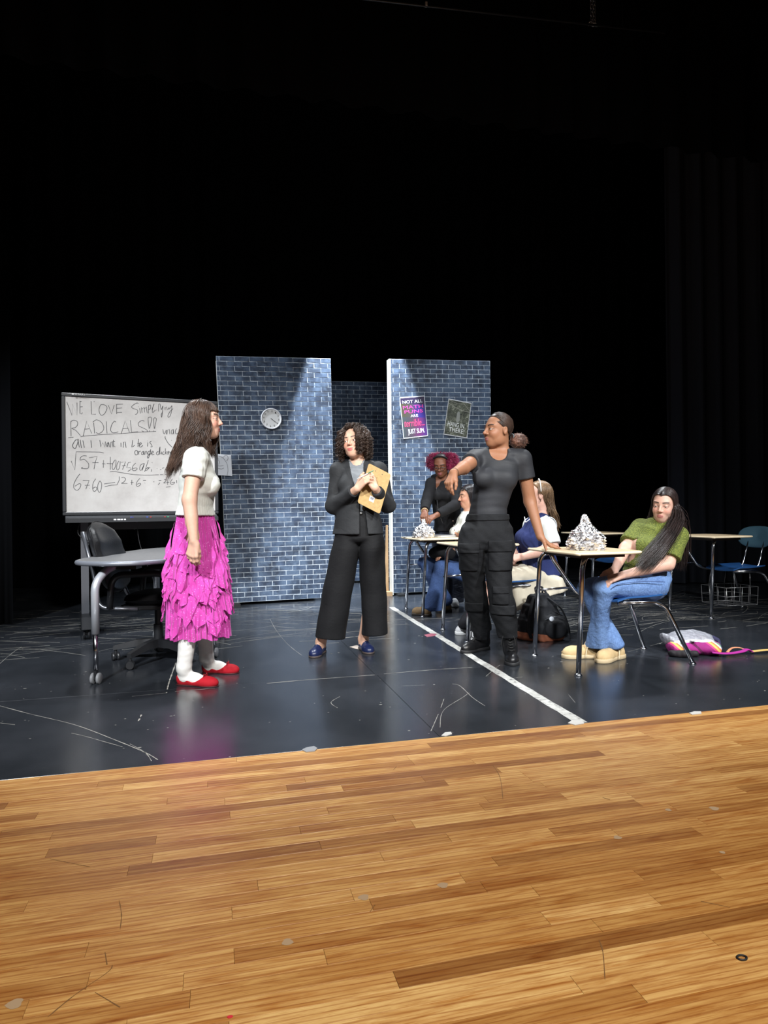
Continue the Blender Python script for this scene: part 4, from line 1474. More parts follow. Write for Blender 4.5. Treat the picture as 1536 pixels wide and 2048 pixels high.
cushion(seatf).build('seat', LEATHER, oc, True)
cushion(backf, 18, 22).build('backrest', LEATHER, oc, True)
MB().slab(rrect(-.20, -.21, .26, .21, .06), 0.375, 0.405, 0.006).build('seat_pan', PLAST, oc)
for s in (-1, 1):
    MB().tube(bent([(-0.05, .25 * s, 0.39), (-0.30, .26 * s, 0.40), (-0.36, .20 * s, 0.62), (-0.44, .18 * s, 0.90)], .06), 0.014, 8).build('back_bar', plain('chair_steel', (90, 92, 98), 0.3, 0.7), oc, True)
    MB().tube(bent([(-0.22, .29 * s, 0.40), (-0.20, .30 * s, 0.62), (0.16, .30 * s, 0.63), (0.20, .28 * s, 0.40)], .08), 0.022, 8).build('armrest', PLAST, oc, True)
MB().lathe([(0.0, 0.12), (0.032, 0.12), (0.032, 0.25), (0.024, 0.252), (0.024, 0.375), (0.0, 0.375)], (0, 0, 0), 18).build('gas_post', PLAST, oc, auto=40)
for k in range(5):
    a = math.radians(252 + 72 * k)
    d = Vector((math.cos(a), math.sin(a), 0))
    arm = MB()
    n_ = Vector((-d.y, d.x, 0))
    V = []
    for t, w, zt_, h in ((0.0, .036, .155, .06), (0.15, .030, .145, .045), (0.31, .020, .105, .03)):
        for sx_, sz_ in ((-1, 0), (1, 0), (1, 1), (-1, 1)):
            V.append(d * t + n_ * w * sx_ * (0.7 if sz_ else 1) + Vector((0, 0, zt_ - h * (1 - sz_))))
    arm.add(V, [(0, 1, 2, 3), (11, 10, 9, 8)] + [(j * 4 + i, j * 4 + 4 + i, j * 4 + 4 + (i + 1) % 4, j * 4 + (i + 1) % 4) for j in range(2) for i in range(4)])
    ar = arm.build('base_arm', PLAST, oc)
    c = d * 0.30
    w_ = MB()
    Mw = Matrix.Rotation(a + .6, 4, 'Z') @ Matrix.Rotation(math.pi / 2, 4, 'Y')
    for s in (-1, 1):
        off = Matrix.Rotation(a + .6, 3, 'Z') @ Vector((.016 * s, 0, 0))
        w_.lathe([(0.0, -.009), (.024, -.009), (.029, -.003), (.029, .003), (.024, .009), (0.0, .009)], (c.x + off.x, c.y + off.y, .029), 18, Mw)
    w_.tube([(c.x, c.y, .03), (c.x, c.y, .095)], .010, 8)
    w_.build('caster', PLAST, ar, auto=40)

# ================================================================== PEOPLE: field modelling tools
V3 = lambda *a: np.array(a, dtype=np.float64)


def unit_(v):
    v = np.asarray(v, dtype=np.float64)
    return v / max(np.linalg.norm(v), 1e-9)


def smin(a, b, k):
    if k <= 0:
        return np.minimum(a, b)
    h = np.maximum(k - np.abs(a - b), 0.0) / k
    return np.minimum(a, b) - h * h * k * 0.25


def smax(a, b, k):
    return -smin(-a, -b, k)


def ellf(x, y, z, c, r):
    x, y, z = x - c[0], y - c[1], z - c[2]
    k0 = np.sqrt((x / r[0]) ** 2 + (y / r[1]) ** 2 + (z / r[2]) ** 2)
    k1 = np.sqrt((x / r[0] ** 2) ** 2 + (y / r[1] ** 2) ** 2 + (z / r[2] ** 2) ** 2)
    return k0 * (k0 - 1.0) / np.maximum(k1, 1e-6)


def conef(x, y, z, a, b, ra, rb):
    ab = np.asarray(b, float) - np.asarray(a, float)
    L2 = max(float(ab @ ab), 1e-9)
    px, py, pz = x - a[0], y - a[1], z - a[2]
    t = np.clip((px * ab[0] + py * ab[1] + pz * ab[2]) / L2, 0, 1)
    return np.sqrt((px - t * ab[0]) ** 2 + (py - t * ab[1]) ** 2 + (pz - t * ab[2]) ** 2) - (ra + (rb - ra) * t)


class Field:
    """smooth union of solids; every solid is evaluated only near itself"""

    def __init__(self, prims=None):
        self.p = list(prims or [])

    def copy(self):
        return Field(self.p)

    def add(self, fn, lo, hi, k=0.02, op='u'):
        self.p.append((fn, np.minimum(lo, hi), np.maximum(lo, hi), k, op))
        return self

    def cone(self, a, b, ra, rb, k=0.02):
        a, b = np.asarray(a, float), np.asarray(b, float)
        R = max(ra, rb)
        return self.add(lambda x, y, z: conef(x, y, z, a, b, ra, rb), np.minimum(a, b) - R, np.maximum(a, b) + R, k)

    def path(self, pts, rs, k=0.02):
        P = [np.asarray(p, float) for p in pts]
        R = max(rs)

        def fn(x, y, z):
            d = None
            for i in range(len(P) - 1):
                e = conef(x, y, z, P[i], P[i + 1], rs[i], rs[i + 1])
                d = e if d is None else np.minimum(d, e)
            return d
        return self.add(fn, np.min(P, axis=0) - R, np.max(P, axis=0) + R, k)

    def ell(self, c, r, k=0.02, R=None, op='u'):
        c = np.asarray(c, float)
        r = np.asarray(r, float)
        if R is None:
            return self.add(lambda x, y, z: ellf(x, y, z, c, r), c - r, c + r, k, op)
        m = float(r.max())

        def fn(x, y, z):
            dx, dy, dz = x - c[0], y - c[1], z - c[2]
            return ellf(dx * R[0][0] + dy * R[0][1] + dz * R[0][2], dx * R[1][0] + dy * R[1][1] + dz * R[1][2],
                        dx * R[2][0] + dy * R[2][1] + dz * R[2][2], (0, 0, 0), r)
        return self.add(fn, c - m, c + m, k, op)

    def loft(self, secs, side, k=0.02, grow=0.0):
        """secs: (centre, half width along side, half depth); a chain of elliptical segments"""
        side = unit_(side)
        segs = []
        for i in range(len(secs) - 1):
            (a, w0, t0), (b, w1, t1) = secs[i], secs[i + 1]
            a, b = np.asarray(a, float), np.asarray(b, float)
            ax = b - a
            L = max(np.linalg.norm(ax), 1e-6)
            ax = ax / L
            s = unit_(side - ax * (side @ ax))
            segs.append((a, ax, L, s, np.cross(ax, s), w0 + grow, w1 + grow, t0 + grow, t1 + grow))

        def one(x, y, z, a, ax, L, s, f, w0, w1, t0, t1):
            px, py, pz = x - a[0], y - a[1], z - a[2]
            h = px * ax[0] + py * ax[1] + pz * ax[2]
            t = np.clip(h / L, 0, 1)
            w = w0 + (w1 - w0) * t
            d = t0 + (t1 - t0) * t
            u = px * s[0] + py * s[1] + pz * s[2]
            v = px * f[0] + py * f[1] + pz * f[2]
            o = h - t * L
            rz = np.minimum(w, d) * 0.5
            k0 = np.sqrt((u / w) ** 2 + (v / d) ** 2 + (o / rz) ** 2)
            k1 = np.sqrt((u / w ** 2) ** 2 + (v / d ** 2) ** 2 + (o / rz ** 2) ** 2)
            return k0 * (k0 - 1.0) / np.maximum(k1, 1e-6)

        def fn(x, y, z):
            d = None
            for q in segs:
                e = one(x, y, z, *q)
                d = e if d is None else np.minimum(d, e)
            return d
        R = max(max(q[5:]) for q in segs)
        P = np.array([np.asarray(q[0], float) for q in secs])
        return self.add(fn, P.min(0) - R, P.max(0) + R, k)

    def eval(self, lo, n, h, grow=0.0, post=None):
        lo = np.asarray(lo, float)
        D = np.full(n, 0.25, dtype=np.float32)
        ax = [(lo[i] + h * np.arange(n[i])).astype(np.float32) for i in range(3)]
        for fn, plo, phi, k, op in self.p:
            m = k + grow + 3 * h + 0.004
            i0 = np.maximum(np.floor((plo - m - lo) / h).astype(int), 0)
            i1 = np.minimum(np.ceil((phi + m - lo) / h).astype(int) + 1, n)
            if np.any(i1 <= i0):
                continue
            sl = tuple(slice(i0[i], i1[i]) for i in range(3))
            X, Y, Z = np.meshgrid(ax[0][sl[0]], ax[1][sl[1]], ax[2][sl[2]], indexing='ij', sparse=True)
            d = fn(X, Y, Z)
            if op == 'u':
                D[sl] = smin(D[sl], d - grow, k)
            else:
                D[sl] = smax(D[sl], -(d - grow), k)
        if post is not None:
            X, Y, Z = np.meshgrid(ax[0], ax[1], ax[2], indexing='ij', sparse=True)
            D = post(X, Y, Z, D)
        return D

    def bounds(self):
        lo = np.min([p[1] for p in self.p if p[4] == 'u'], axis=0)
        hi = np.max([p[2] for p in self.p if p[4] == 'u'], axis=0)
        return lo, hi

    def mesh(self, h, lo=None, hi=None, grow=0.0, post=None, pad=0.02):
        b = self.bounds()
        lo = b[0] - pad - grow if lo is None else np.maximum(np.asarray(lo, float), b[0] - pad - grow)
        hi = b[1] + pad + grow if hi is None else np.minimum(np.asarray(hi, float), b[1] + pad + grow)
        n = np.maximum(np.ceil((hi - lo) / h).astype(int) + 1, 2)
        D = self.eval(lo, n, h, grow, post)
        return surface_net(D, lo, h)


def surface_net(D, lo, h):
    S = D < 0
    n = D.shape
    c = np.zeros((n[0] - 1, n[1] - 1, n[2] - 1), dtype=np.int8)
    for i in (0, 1):
        for j in (0, 1):
            for k in (0, 1):
                c += S[i:n[0] - 1 + i, j:n[1] - 1 + j, k:n[2] - 1 + k]
    act = (c > 0) & (c < 8)
    I = np.argwhere(act)
    if len(I) == 0:
        return np.zeros((0, 3)), np.zeros((0, 4), dtype=np.int32)
    idx = np.full(act.shape, -1, dtype=np.int32)
    idx[tuple(I.T)] = np.arange(len(I))
    acc = np.zeros((len(I), 3))
    cnt = np.zeros(len(I))
    C = [(a, b, c_) for a in (0, 1) for b in (0, 1) for c_ in (0, 1)]
    for a in C:
        for ax in range(3):
            if a[ax]:
                continue
            b = list(a)
            b[ax] = 1
            da = D[I[:, 0] + a[0], I[:, 1] + a[1], I[:, 2] + a[2]].astype(np.float64)
            db = D[I[:, 0] + b[0], I[:, 1] + b[1], I[:, 2] + b[2]].astype(np.float64)
            x = (da < 0) != (db < 0)
            t = np.where(x, da / np.where(np.abs(da - db) < 1e-12, 1e-12, da - db), 0)
            p = np.array(a, float)[None, :].repeat(len(I), 0)
            p[:, ax] += t
            acc += p * x[:, None]
            cnt += x
    V = (I + acc / np.maximum(cnt, 1)[:, None]) * h + np.asarray(lo)[None, :]
    F = []
    for ax in range(3):
        o1, o2 = (ax + 1) % 3, (ax + 2) % 3
        s0 = [slice(None)] * 3
        s1 = [slice(None)] * 3
        s0[ax], s1[ax] = slice(0, n[ax] - 1), slice(1, n[ax])
        for q in (o1, o2):
            s0[q] = s1[q] = slice(1, n[q] - 1)
        A, B = S[tuple(s0)], S[tuple(s1)]
        E = np.argwhere(A != B)
        if not len(E):
            continue
        inside = A[tuple(E.T)]
        E = E.copy()
        E[:, o1] += 1
        E[:, o2] += 1

        def cell(d1, d2):
            q = E.copy()
            q[:, o1] -= d1
            q[:, o2] -= d2
            return idx[tuple(q.T)]
        quad = np.stack([cell(1, 1), cell(0, 1), cell(0, 0), cell(1, 0)], 1)
        quad[~inside] = quad[~inside][:, ::-1]
        F.append(quad)
    F = np.concatenate(F) if F else np.zeros((0, 4), dtype=np.int32)
    F = F[(F >= 0).all(1)]
    return V, F


def relax(V, F, it=1, w=0.5):
    """light smoothing of a quad mesh"""
    for _ in range(it):
        S = np.zeros_like(V)
        C = np.zeros(len(V))
        for a, b in ((0, 1), (1, 2), (2, 3), (3, 0)):
            np.add.at(S, F[:, a], V[F[:, b]])
            np.add.at(C, F[:, a], 1)
            np.add.at(S, F[:, b], V[F[:, a]])
            np.add.at(C, F[:, b], 1)
        V = V * (1 - w) + w * S / np.maximum(C, 1)[:, None]
    return V


def sinoise(seed, freq, n=7, aniso=(1, 1, 1)):
    rr = np.random.RandomState(seed)
    K = rr.normal(size=(n, 3)) * np.array(aniso) * freq
    ph = rr.uniform(0, 6.28, n)
    a = rr.uniform(0.5, 1.0, n)
    a /= a.sum()

    def f(x, y, z):
        s = 0
        for k, p, w in zip(K, ph, a):
            s = s + w * np.sin(k[0] * x + k[1] * y + k[2] * z + p)
        return s
    return f


def plane_cut(p, n):
    p, n = np.asarray(p, float), unit_(n)
    return lambda x, y, z: (x - p[0]) * n[0] + (y - p[1]) * n[1] + (z - p[2]) * n[2]


# ------------------------------------------------------------------ skin, hair, face
def skin_material(name, rough=0.52):
    t = NT(name).s(Roughness=rough)
    at_ = t.n('ShaderNodeVertexColor', layer_name='Col')
    v = t.coords('Object')
    n = t.noise(v, 60.0, 3.0)
    t.l(t.mix(t.ramp(n, [(0.35, (0.0, 0.0, 0.0)), (0.75, (0.14, 0.14, 0.14))]), at_.outputs['Color'], t.mix(1.0, at_.outputs['Color'], rgba((225, 190, 180)), 'MULTIPLY')), t.b.inputs['Base Color'])
    t.b.inputs['Specular IOR Level'].default_value = 0.35
    t.b.inputs['Subsurface Weight'].default_value = 0.12
    t.b.inputs['Subsurface Radius'].default_value = (0.010, 0.004, 0.002)
    t.b.inputs['Subsurface Scale'].default_value = 0.6
    return t.m


SKIN = skin_material('skin')


def hair_material(name, dark, light, rough=0.42):
    t = NT(name).s(Roughness=rough)
    v = t.coords('Object', (1, 1, 0.12))
    n = t.noise(v, 120.0, 3.0, 0.6)
    n2 = t.noise(t.coords('Object', (1, 1, 0.3)), 14.0, 2.0)
    ad = t.n('ShaderNodeMath', operation='ADD')
    t.l(n, ad.inputs[0])
    t.l(n2, ad.inputs[1])
    hf = t.n('ShaderNodeMath', operation='MULTIPLY')
    hf.inputs[1].default_value = 0.5
    t.l(ad.outputs[0], hf.inputs[0])
    t.l(t.ramp(hf.outputs[0], [(0.36, lin(dark)), (0.64, lin(light))]), t.b.inputs['Base Color'])
    t.b.inputs['Specular IOR Level'].default_value = 0.45
    return t.m


def eyeball(parent, c, fwd, r, iris, look):
    """one eye: white, iris and pupil as rings of one sphere"""
    look = unit_(look)
    a = unit_(np.cross(look, [0, 0, 1.0]))
    b = np.cross(a, look)
    V, F, Cc = [], [], []
    rings = [(0.0, 'p'), (0.26, 'p'), (0.27, 'i'), (0.56, 'i'), (0.58, 'l'), (0.64, 'w'), (0.9, 'w'), (1.3, 'w'), (1.9, 'w'), (2.6, 'w')]
    col = {'p': lin((10, 8, 8)), 'i': lin(iris), 'l': lin((30, 22, 18)), 'w': lin((205, 198, 194))}
    for an, k in rings:
        for s in range(16):
            th = 2 * math.pi * s / 16
            V.append(np.asarray(c) + r * (look * math.cos(an) + (a * math.cos(th) + b * math.sin(th)) * math.sin(an)))
            Cc.append(col[k])
    for j in range(len(rings) - 1):
        for s in range(16):
            F.append((j * 16 + s, j * 16 + (s + 1) % 16, (j + 1) * 16 + (s + 1) % 16, (j + 1) * 16 + s))
    me = mesh('eye', V, F, EYE, True, colors=np.array(Cc))
    return obj('eye', me, parent)


t = NT('eye_surface').s(Roughness=0.15)
t.l(t.n('ShaderNodeVertexColor', layer_name='Col').outputs['Color'], t.b.inputs['Base Color'])
EYE = t.m


class Head:
    def __init__(self, c, fwd, up=(0, 0, 1), s=1.0, jaw=1.0, eye_open=1.0, wide=1.0, lip=1.0, nose=1.0, smile=0.0):
        self.smile = smile
        self.c = np.asarray(c, float)
        f = unit_(fwd)
        u = np.asarray(up, float)
        u = unit_(u - f * (u @ f))
        self.R = np.stack([np.cross(f, u), f, u])          # rows: right, forward, up
        self.s, self.jaw, self.eo, self.wide, self.lip, self.nose = s, jaw, eye_open, wide, lip, nose

    def loc(self, x, y, z):
        x, y, z = x - self.c[0], y - self.c[1], z - self.c[2]
        R, s = self.R, self.s
        return ((x * R[0, 0] + y * R[0, 1] + z * R[0, 2]) / (s * self.wide), (x * R[1, 0] + y * R[1, 1] + z * R[1, 2]) / s,
                (x * R[2, 0] + y * R[2, 1] + z * R[2, 2]) / s)

    def w(self, p):
        """local point(s) -> figure space"""
        p = np.asarray(p, float) * np.array([self.wide, 1, 1])
        return self.c + self.s * (p @ self.R)

    def sdf(self, X, Y, Z):
        x, y, z = self.loc(X, Y, Z)
        ax = np.abs(x)
        d = ellf(x, y, z, (0, -.012, .032), (.072, .092, .084))
        d = smin(d, ellf(x, y, z, (0, .020, -.038), (.058, .070, .074)), .03)
        d = smin(d, ellf(x, y, z, (0, .055, -.090), (.030 * self.jaw, .029, .025)), .032)
        d = smin(d, ellf(ax, y, z, (.040 * self.jaw, .008, -.068), (.016, .034, .024)), .03)
        d = smin(d, ellf(ax, y, z, (.033, .056, -.030), (.024, .027, .026)), .02)
        d = smin(d, ellf(x, y, z, (0, .064, .027), (.050, .019, .014)), .022)
        d = smax(d, -ellf(ax, y, z, (.032, .100, .002), (.019, .0165, .0125)), .012)
        n = self.nose
        d = smin(d, conef(x, y, z, (0, .083, .014), (0, .083 + .021 * n, -.024), .0062, .0100 * n), .011)
        d = smin(d, ellf(ax, y, z, (.0115 * n, .093, -.029), (.0078 * n, .0105, .0078)), .006)
        d = smin(d, ellf(x, y, z, (0, .071, -.064), (.028, .018, .020)), .016)
        L = self.lip
        zf = z
        z = z - self.smile * (x / .02) ** 2 * .0035
        d = smin(d, ellf(x, y, z, (0, .0860, -.0585), (.020, .0095 * L, .0052 * L)), .004)
        d = smin(d, ellf(x, y, z, (0, .0850, -.0690), (.018, .0105 * L, .0062 * L)), .004)
        d = smax(d, -ellf(x, y, z, (0, .1000, -.0637), (.021, .0075, .0013)), .002)
        z = zf
        d = smin(d, ellf(ax, y, z, (.073, -.010, -.004), (.0075, .0175, .0300)), .008)
        d = smax(d, -ellf(ax, y, z, (.0815, -.006, -.002), (.0055, .0085, .0165)), .004)
        d = smin(d, ellf(ax, y, z, (.032, .0715, .002), (.0138, .0138, .0138)), .005)
        d = smax(d, -ellf(ax, y, z, (.032, .087, .0005), (.0152, .012, .0056 * self.eo)), .0015)
        return d * self.s

    def field(self, F, k=0.012):
        r = 0.155 * self.s
        F.add(self.sdf, self.c - r, self.c + r, k)

    def paint(self, V, base, lips, brow, blush=0.25, brow_z=.0275):
        x, y, z = self.loc(V[:, 0], V[:, 1], V[:, 2])
        ax = np.abs(x)
        C = np.tile(np.array(lin(base)), (len(V), 1))

        def put(m, col):
            m = np.clip(m, 0, 1)[:, None]
            C[:] = C * (1 - m) + np.array(lin(col))[None, :] * m
        front = (y > .03)
        red = tuple(min(255, b * k) for b, k in zip(base, (1.0, .78, .76)))
        put(blush * front * np.clip(1.3 - np.hypot(ax - .040, z + .026) / .026, 0, 1), red)
        put(.3 * front * np.clip(1 - np.hypot(x, z + .026) / .018, 0, 1), red)
        inl = front * (y > .066)
        z0_ = z
        z = z - self.smile * (x / .02) ** 2 * .0035
        e1 = (x / .0225) ** 2 + ((z + .0585) / (.0064 * self.lip)) ** 2
        e2 = (x / .0205) ** 2 + ((z + .0692) / (.0072 * self.lip)) ** 2
        put(inl * np.clip((1.15 - np.minimum(e1, e2)) * 4, 0, 1), lips)
        put(inl * (ax < .021) * np.clip(1 - np.abs(z + .0637) / .0016, 0, 1) * .75, tuple(c * .45 for c in lips))
        z = z0_
        bz = brow_z + .0035 * np.sin((ax - .014) / .036 * 2.2) - .10 * np.maximum(ax - .040, 0)
        put(front * (ax > .012) * (ax < .052) * np.clip(1.6 - np.abs(z - bz) / .0042, 0, 1) * .95, brow)
        q = np.sqrt(((ax - .032) / .0182) ** 2 + ((z - .0010) / (.0076 * max(self.eo, .45))) ** 2)
        up = np.clip((z + .002) / .003, 0.25, 1)
        put((y > .06) * np.clip(1 - np.abs(q - .93) / .20, 0, 1) * up * .95, (30, 20, 18))
        put((y > .06) * np.clip(1 - np.abs(q - 1.45) / .35, 0, 1) * .18, tuple(c * .6 for c in base))
        return C

    def eyes(self, parent, iris=(70, 46, 30), look=(0, 1, 0)):
        lk = np.asarray(look, float) @ self.R
        for sx in (-1, 1):
            eyeball(parent, self.w((.032 * sx, .0712, .0015)), None, .0121 * self.s, iris, lk)


def hand(Fd, wrist, d, back, side, curl=(0.35, 0.45, 0.3), s=1.0, spread=0.06, thumb=(0.75, 0.55, -0.25), curls=None, thumb_curl=0.25, k=0.006):
    """palm, four fingers and thumb added to field Fd; d points from wrist to knuckles, back is the back-of-hand normal"""
    wrist = np.asarray(wrist, float)
    d = unit_(d)
    nb = np.asarray(back, float)
    nb = unit_(nb - d * (nb @ d))
    T = np.cross(d, nb) * (-1 if side == 'R' else 1)        # towards the thumb
    base_o = (.017, .006, -.006, -.016)
    kn_o = (.029, .010, -.009, -.026)
    kn_d = (.084, .087, .083, .075)
    ln = (.068, .076, .071, .056)
    tips = []
    for i in range(4):
        b = wrist + T * base_o[i] * s + d * .012 * s
        kn = wrist + (T * kn_o[i] + d * kn_d[i]) * s
        Fd.cone(b, kn, .0135 * s, .0115 * s, .012 * s)
        c = curls[i] if curls else curl
        dirv = unit_(d + T * (kn_o[i] * spread * 25 * .25))
        p = kn
        r = .0098 * s if i < 3 else .0085 * s
        tot = 0.0
        for fr, cc, rr in ((.46, c[0], (1.0, .92)), (.30, c[1], (.92, .84)), (.24, c[2], (.84, .68))):
            tot += cc
            dv = dirv * math.cos(tot) - nb * math.sin(tot)
            q = p + dv * ln[i] * fr * s
            Fd.cone(p, q, r * rr[0], r * rr[1], k * s)
            p = q
        tips.append(p)
    tb = wrist + (d * .020 + T * .020 - nb * .004) * s
    dv = unit_(d * thumb[0] + T * thumb[1] + nb * thumb[2])
    m1 = tb + dv * .040 * s
    Fd.cone(tb, m1, .0150 * s, .0125 * s, .012 * s)
    dv2 = unit_(dv - T * thumb_curl - nb * thumb_curl * .4)
    m2 = m1 + dv2 * .030 * s
    Fd.cone(m1, m2, .0115 * s, .0100 * s, k * s)
    dv3 = unit_(dv2 - T * thumb_curl * .7 + d * .15)
    Fd.cone(m2, m2 + dv3 * .024 * s, .0098 * s, .0078 * s, k * s)
    return tips


def strands(name, lines, r0, r1, mat, parent, seg=4, flat=1.0):
    """locks of hair: lines (N, M, 3) swept into thin tapering tubes, one mesh"""
    L = np.asarray(lines, float)
    N, M, _ = L.shape
    T = np.gradient(L, axis=1)
    T /= np.maximum(np.linalg.norm(T, axis=2, keepdims=True), 1e-9)
    ref = np.array([0.31, 0.83, 0.47])
    A = np.cross(T, ref)
    A /= np.maximum(np.linalg.norm(A, axis=2, keepdims=True), 1e-6)
    B = np.cross(T, A)
    t = np.linspace(0, 1, M)
    prof = (r0 + (r1 - r0) * t) * np.minimum(1, 0.35 + t * 6) * np.minimum(1, (1.02 - t) * 7)
    V = []
    for k in range(seg):
        an = 2 * math.pi * k / seg
        V.append(L + (A * math.cos(an) + B * math.sin(an) * flat) * prof[None, :, None])
    V = np.stack(V, 2)                                   # N M seg 3
    base = (np.arange(N) * M * seg)[:, None, None]
    i = (np.arange(M - 1) * seg)[None, :, None]
    k = np.arange(seg)[None, None, :]
    k1 = (k + 1) % seg
    F = np.stack([base + i + k, base + i + k1, base + i + seg + k1, base + i + seg + k], -1).reshape(-1, 4)
    me = mesh(name, V.reshape(-1, 3), F, mat, True)
    return obj(name, me, parent)


def col_mesh(name, parts, parent, mat):
    """join (V, F, colours) blocks into one object"""
    Vs, Fs, Cs, b = [], [], [], 0
    for V, F, C in parts:
        Vs.append(V)
        Fs.append(F + b)
        Cs.append(C)
        b += len(V)
    me = mesh(name, np.concatenate(Vs), np.concatenate(Fs), mat, True, colors=np.concatenate(Cs))
    return obj(name, me, parent)


class Figure:
    def __init__(self, px, d0, label, group=None):
        self.d0 = d0
        self.X0 = ray(px, 1024)[0] * d0
        p = v2s(self.X0, d0)
        self.root = thing('person', (p.x, p.y, 0), -YAW, label, 'person', group)
        self.F = Field()

    def J(self, px, py, dd=0.0):
        d = self.d0 + dd
        x, v = ray(px, py)
        return V3(x * d - self.X0, dd, CAMH + v * d)

    def G(self, px, py):
        """a point of the stage floor"""
        x, v = ray(px, py)
        d = -CAMH / v
        return V3(x * d - self.X0, d - self.d0, 0.0)

    def S(self, x, y, z):
        """stage coordinates -> figure space"""
        q = Vector((x, y, 0)) - self.root.location
        c, s = math.cos(YAW), math.sin(YAW)
        return V3(q.x * c - q.y * s, q.x * s + q.y * c, z)

    def part(self, name, Fd, h, mat, grow=0.0, post=None, lo=None, hi=None, smooth=1, parent=None, pad=0.03, cover=None):
        if cover is not None:                      # the garment always encloses the body under it
            post0, core = post, self.C

            def post(x, y, z, D):
                lo_ = np.array([float(x.ravel()[0]), float(y.ravel()[0]), float(z.ravel()[0])])
                B = core.eval(lo_, np.array(D.shape), h)
                D = np.where(D < .022, smin(D, B - cover, .006), D)
                return post0(x, y, z, D) if post0 else D
        V, F = Fd.mesh(h, lo, hi, grow, post, pad)
        if len(V) == 0:
            print('EMPTY', name)
            return None
        if smooth:
            V = relax(V, F, smooth, 0.5)
        me = mesh(name, V, F, mat, True)
        return obj(name, me, parent or self.root)

    def body(self, head, colors, fine, h=0.008, hh=0.0022, hf=0.0026):
        """one continuous skin: coarse trunk, fine head and hands from the same field"""
        base, lips, brow = colors[:3]
        kw = colors[3] if len(colors) > 3 else {}
        parts = []
        cb = np.array(lin(base))

        def cut(V, F, keep):
            return F[keep[F].all(1)]
        V, F = self.F.mesh(h)
        inside = np.zeros(len(V), bool)
        regs = []
        cor = np.array([head.w((x, y, z)) for x in (-.088, .088) for y in (-.032, .124) for z in (-.122, .062)])
        lo, hi = cor.min(0), cor.max(0)
        Vh, Fh = self.F.mesh(hh, lo, hi)
        regs.append((lo + .012, hi - .012))
        Vh = relax(Vh, Fh, 1, 0.3)
        parts.append((Vh, Fh, head.paint(Vh, base, lips, brow, **kw)))
        for lo, hi in fine:
            lo, hi = np.minimum(lo, hi), np.maximum(lo, hi)
            Vf, Ff = self.F.mesh(hf, lo, hi)
            if len(Vf):
                parts.append((Vf, Ff, np.tile(cb, (len(Vf), 1))))
            regs.append((lo + 0.012, hi - 0.012))
        for lo, hi in regs:
            inside |= ((V > lo) & (V < hi)).all(1)
        F = F[~inside[F].all(1)]
        parts.insert(0, (V, F, np.tile(cb, (len(V), 1))))
        return col_mesh('body', parts, self.root, SKIN)


def box_of(pts, m):
    P = np.array(pts)
    return P.min(0) - m, P.max(0) + m


# ------------------------------------------------------------------ footwear
def sole_outline(L, w=1.0, n=26):
    """(u along heel->toe, v across) outline, anticlockwise"""
    prof = [(0.0, .012), (.03, .025), (.10, .032), (.25, .031), (.42, .029), (.58, .034), (.72, .042), (.84, .040), (.93, .029), (.98, .015), (1.0, .004)]
    r = [(u * L, v * w * (0.96 if u > .4 else 1)) for u, v in prof]
    out = [(u, -v) for u, v in r] + [(u, v) for u, v in reversed(r)]
    return out


class Foot:
    def __init__(self, fig, heel, toe, z=0.0):
        self.fig = fig
        h, t_ = np.asarray(heel, float), np.asarray(toe, float)
        self.h = V3(h[0], h[1], z)
        self.d = unit_(V3(t_[0] - h[0], t_[1] - h[1], 0))
        self.L = float(np.hypot(t_[0] - h[0], t_[1] - h[1]))
        self.n = V3(-self.d[1], self.d[0], 0)

    def P(self, u, v, z):
        return self.h + self.d * (u * self.L) + self.n * v + V3(0, 0, z)

    def upper(self, Fd, w=1.0, hgt=1.0, toe_h=1.0, k=0.02):
        L = self.L
        R = np.stack([self.d, self.n, V3(0, 0, 1)])
        Fd.ell(self.P(.14, 0, .035 * hgt), (.14 * L, .030 * w, .042 * hgt), k, R)
        Fd.ell(self.P(.40, 0, .034 * hgt), (.26 * L, .030 * w, .046 * hgt), k, R)
        Fd.ell(self.P(.70, 0, .022 * toe_h), (.28 * L, .040 * w, .034 * toe_h), k, R)
        return Fd

    def sole(self, name, mat, z0, z1, w=1.0, parent=None, heel=0.0):
        m = MB()
        out = sole_outline(self.L, w)
        M = Matrix(((self.d[0], self.n[0], 0, self.h[0]), (self.d[1], self.n[1], 0, self.h[1]), (0, 0, 1, self.h[2]), (0, 0, 0, 1)))
        m.slab(out, z0, z1, min(.003, (z1 - z0) * .3), M)
        return m.build(name, mat, parent or self.fig.root, auto=50)


def laces(ft, parent, mat, u0, u1, zf, rows, w, r=.0022, bow=True):
    m = MB()
    for k in range(rows):
        u = u0 + (u1 - u0) * k / max(rows - 1, 1)
        z = zf(u)
        m.tube([ft.P(u - .01, -w, z - .006), ft.P(u, 0, z + .003), ft.P(u + .015, w, z - .006)], r, 5)
        m.tube([ft.P(u + .015, -w, z - .006), ft.P(u + .01, 0, z + .005), ft.P(u - .01, w, z - .006)], r, 5)
    if bow:
        for s in (-1, 1):
            b = ft.P(u0, 0, zf(u0) + .008)
            m.tube(catmull([b, ft.P(u0 + .02, .03 * s, zf(u0) + .016), ft.P(u0 + .05, .045 * s, zf(u0) - .01), ft.P(u0 + .02, .02 * s, zf(u0) + .004), b], 4), r, 5)
            m.tube(catmull([b, ft.P(u0 + .05, .035 * s, zf(u0) - .005), ft.P(u0 + .10, .05 * s, zf(u0) - .035), ft.P(u0 + .12, .052 * s, .012)], 4), r, 5)
    return m.build('laces', mat, parent, True)


SK0, SKR = np.array([0, -.014, .034]), np.array([.0765, .096, .0885])


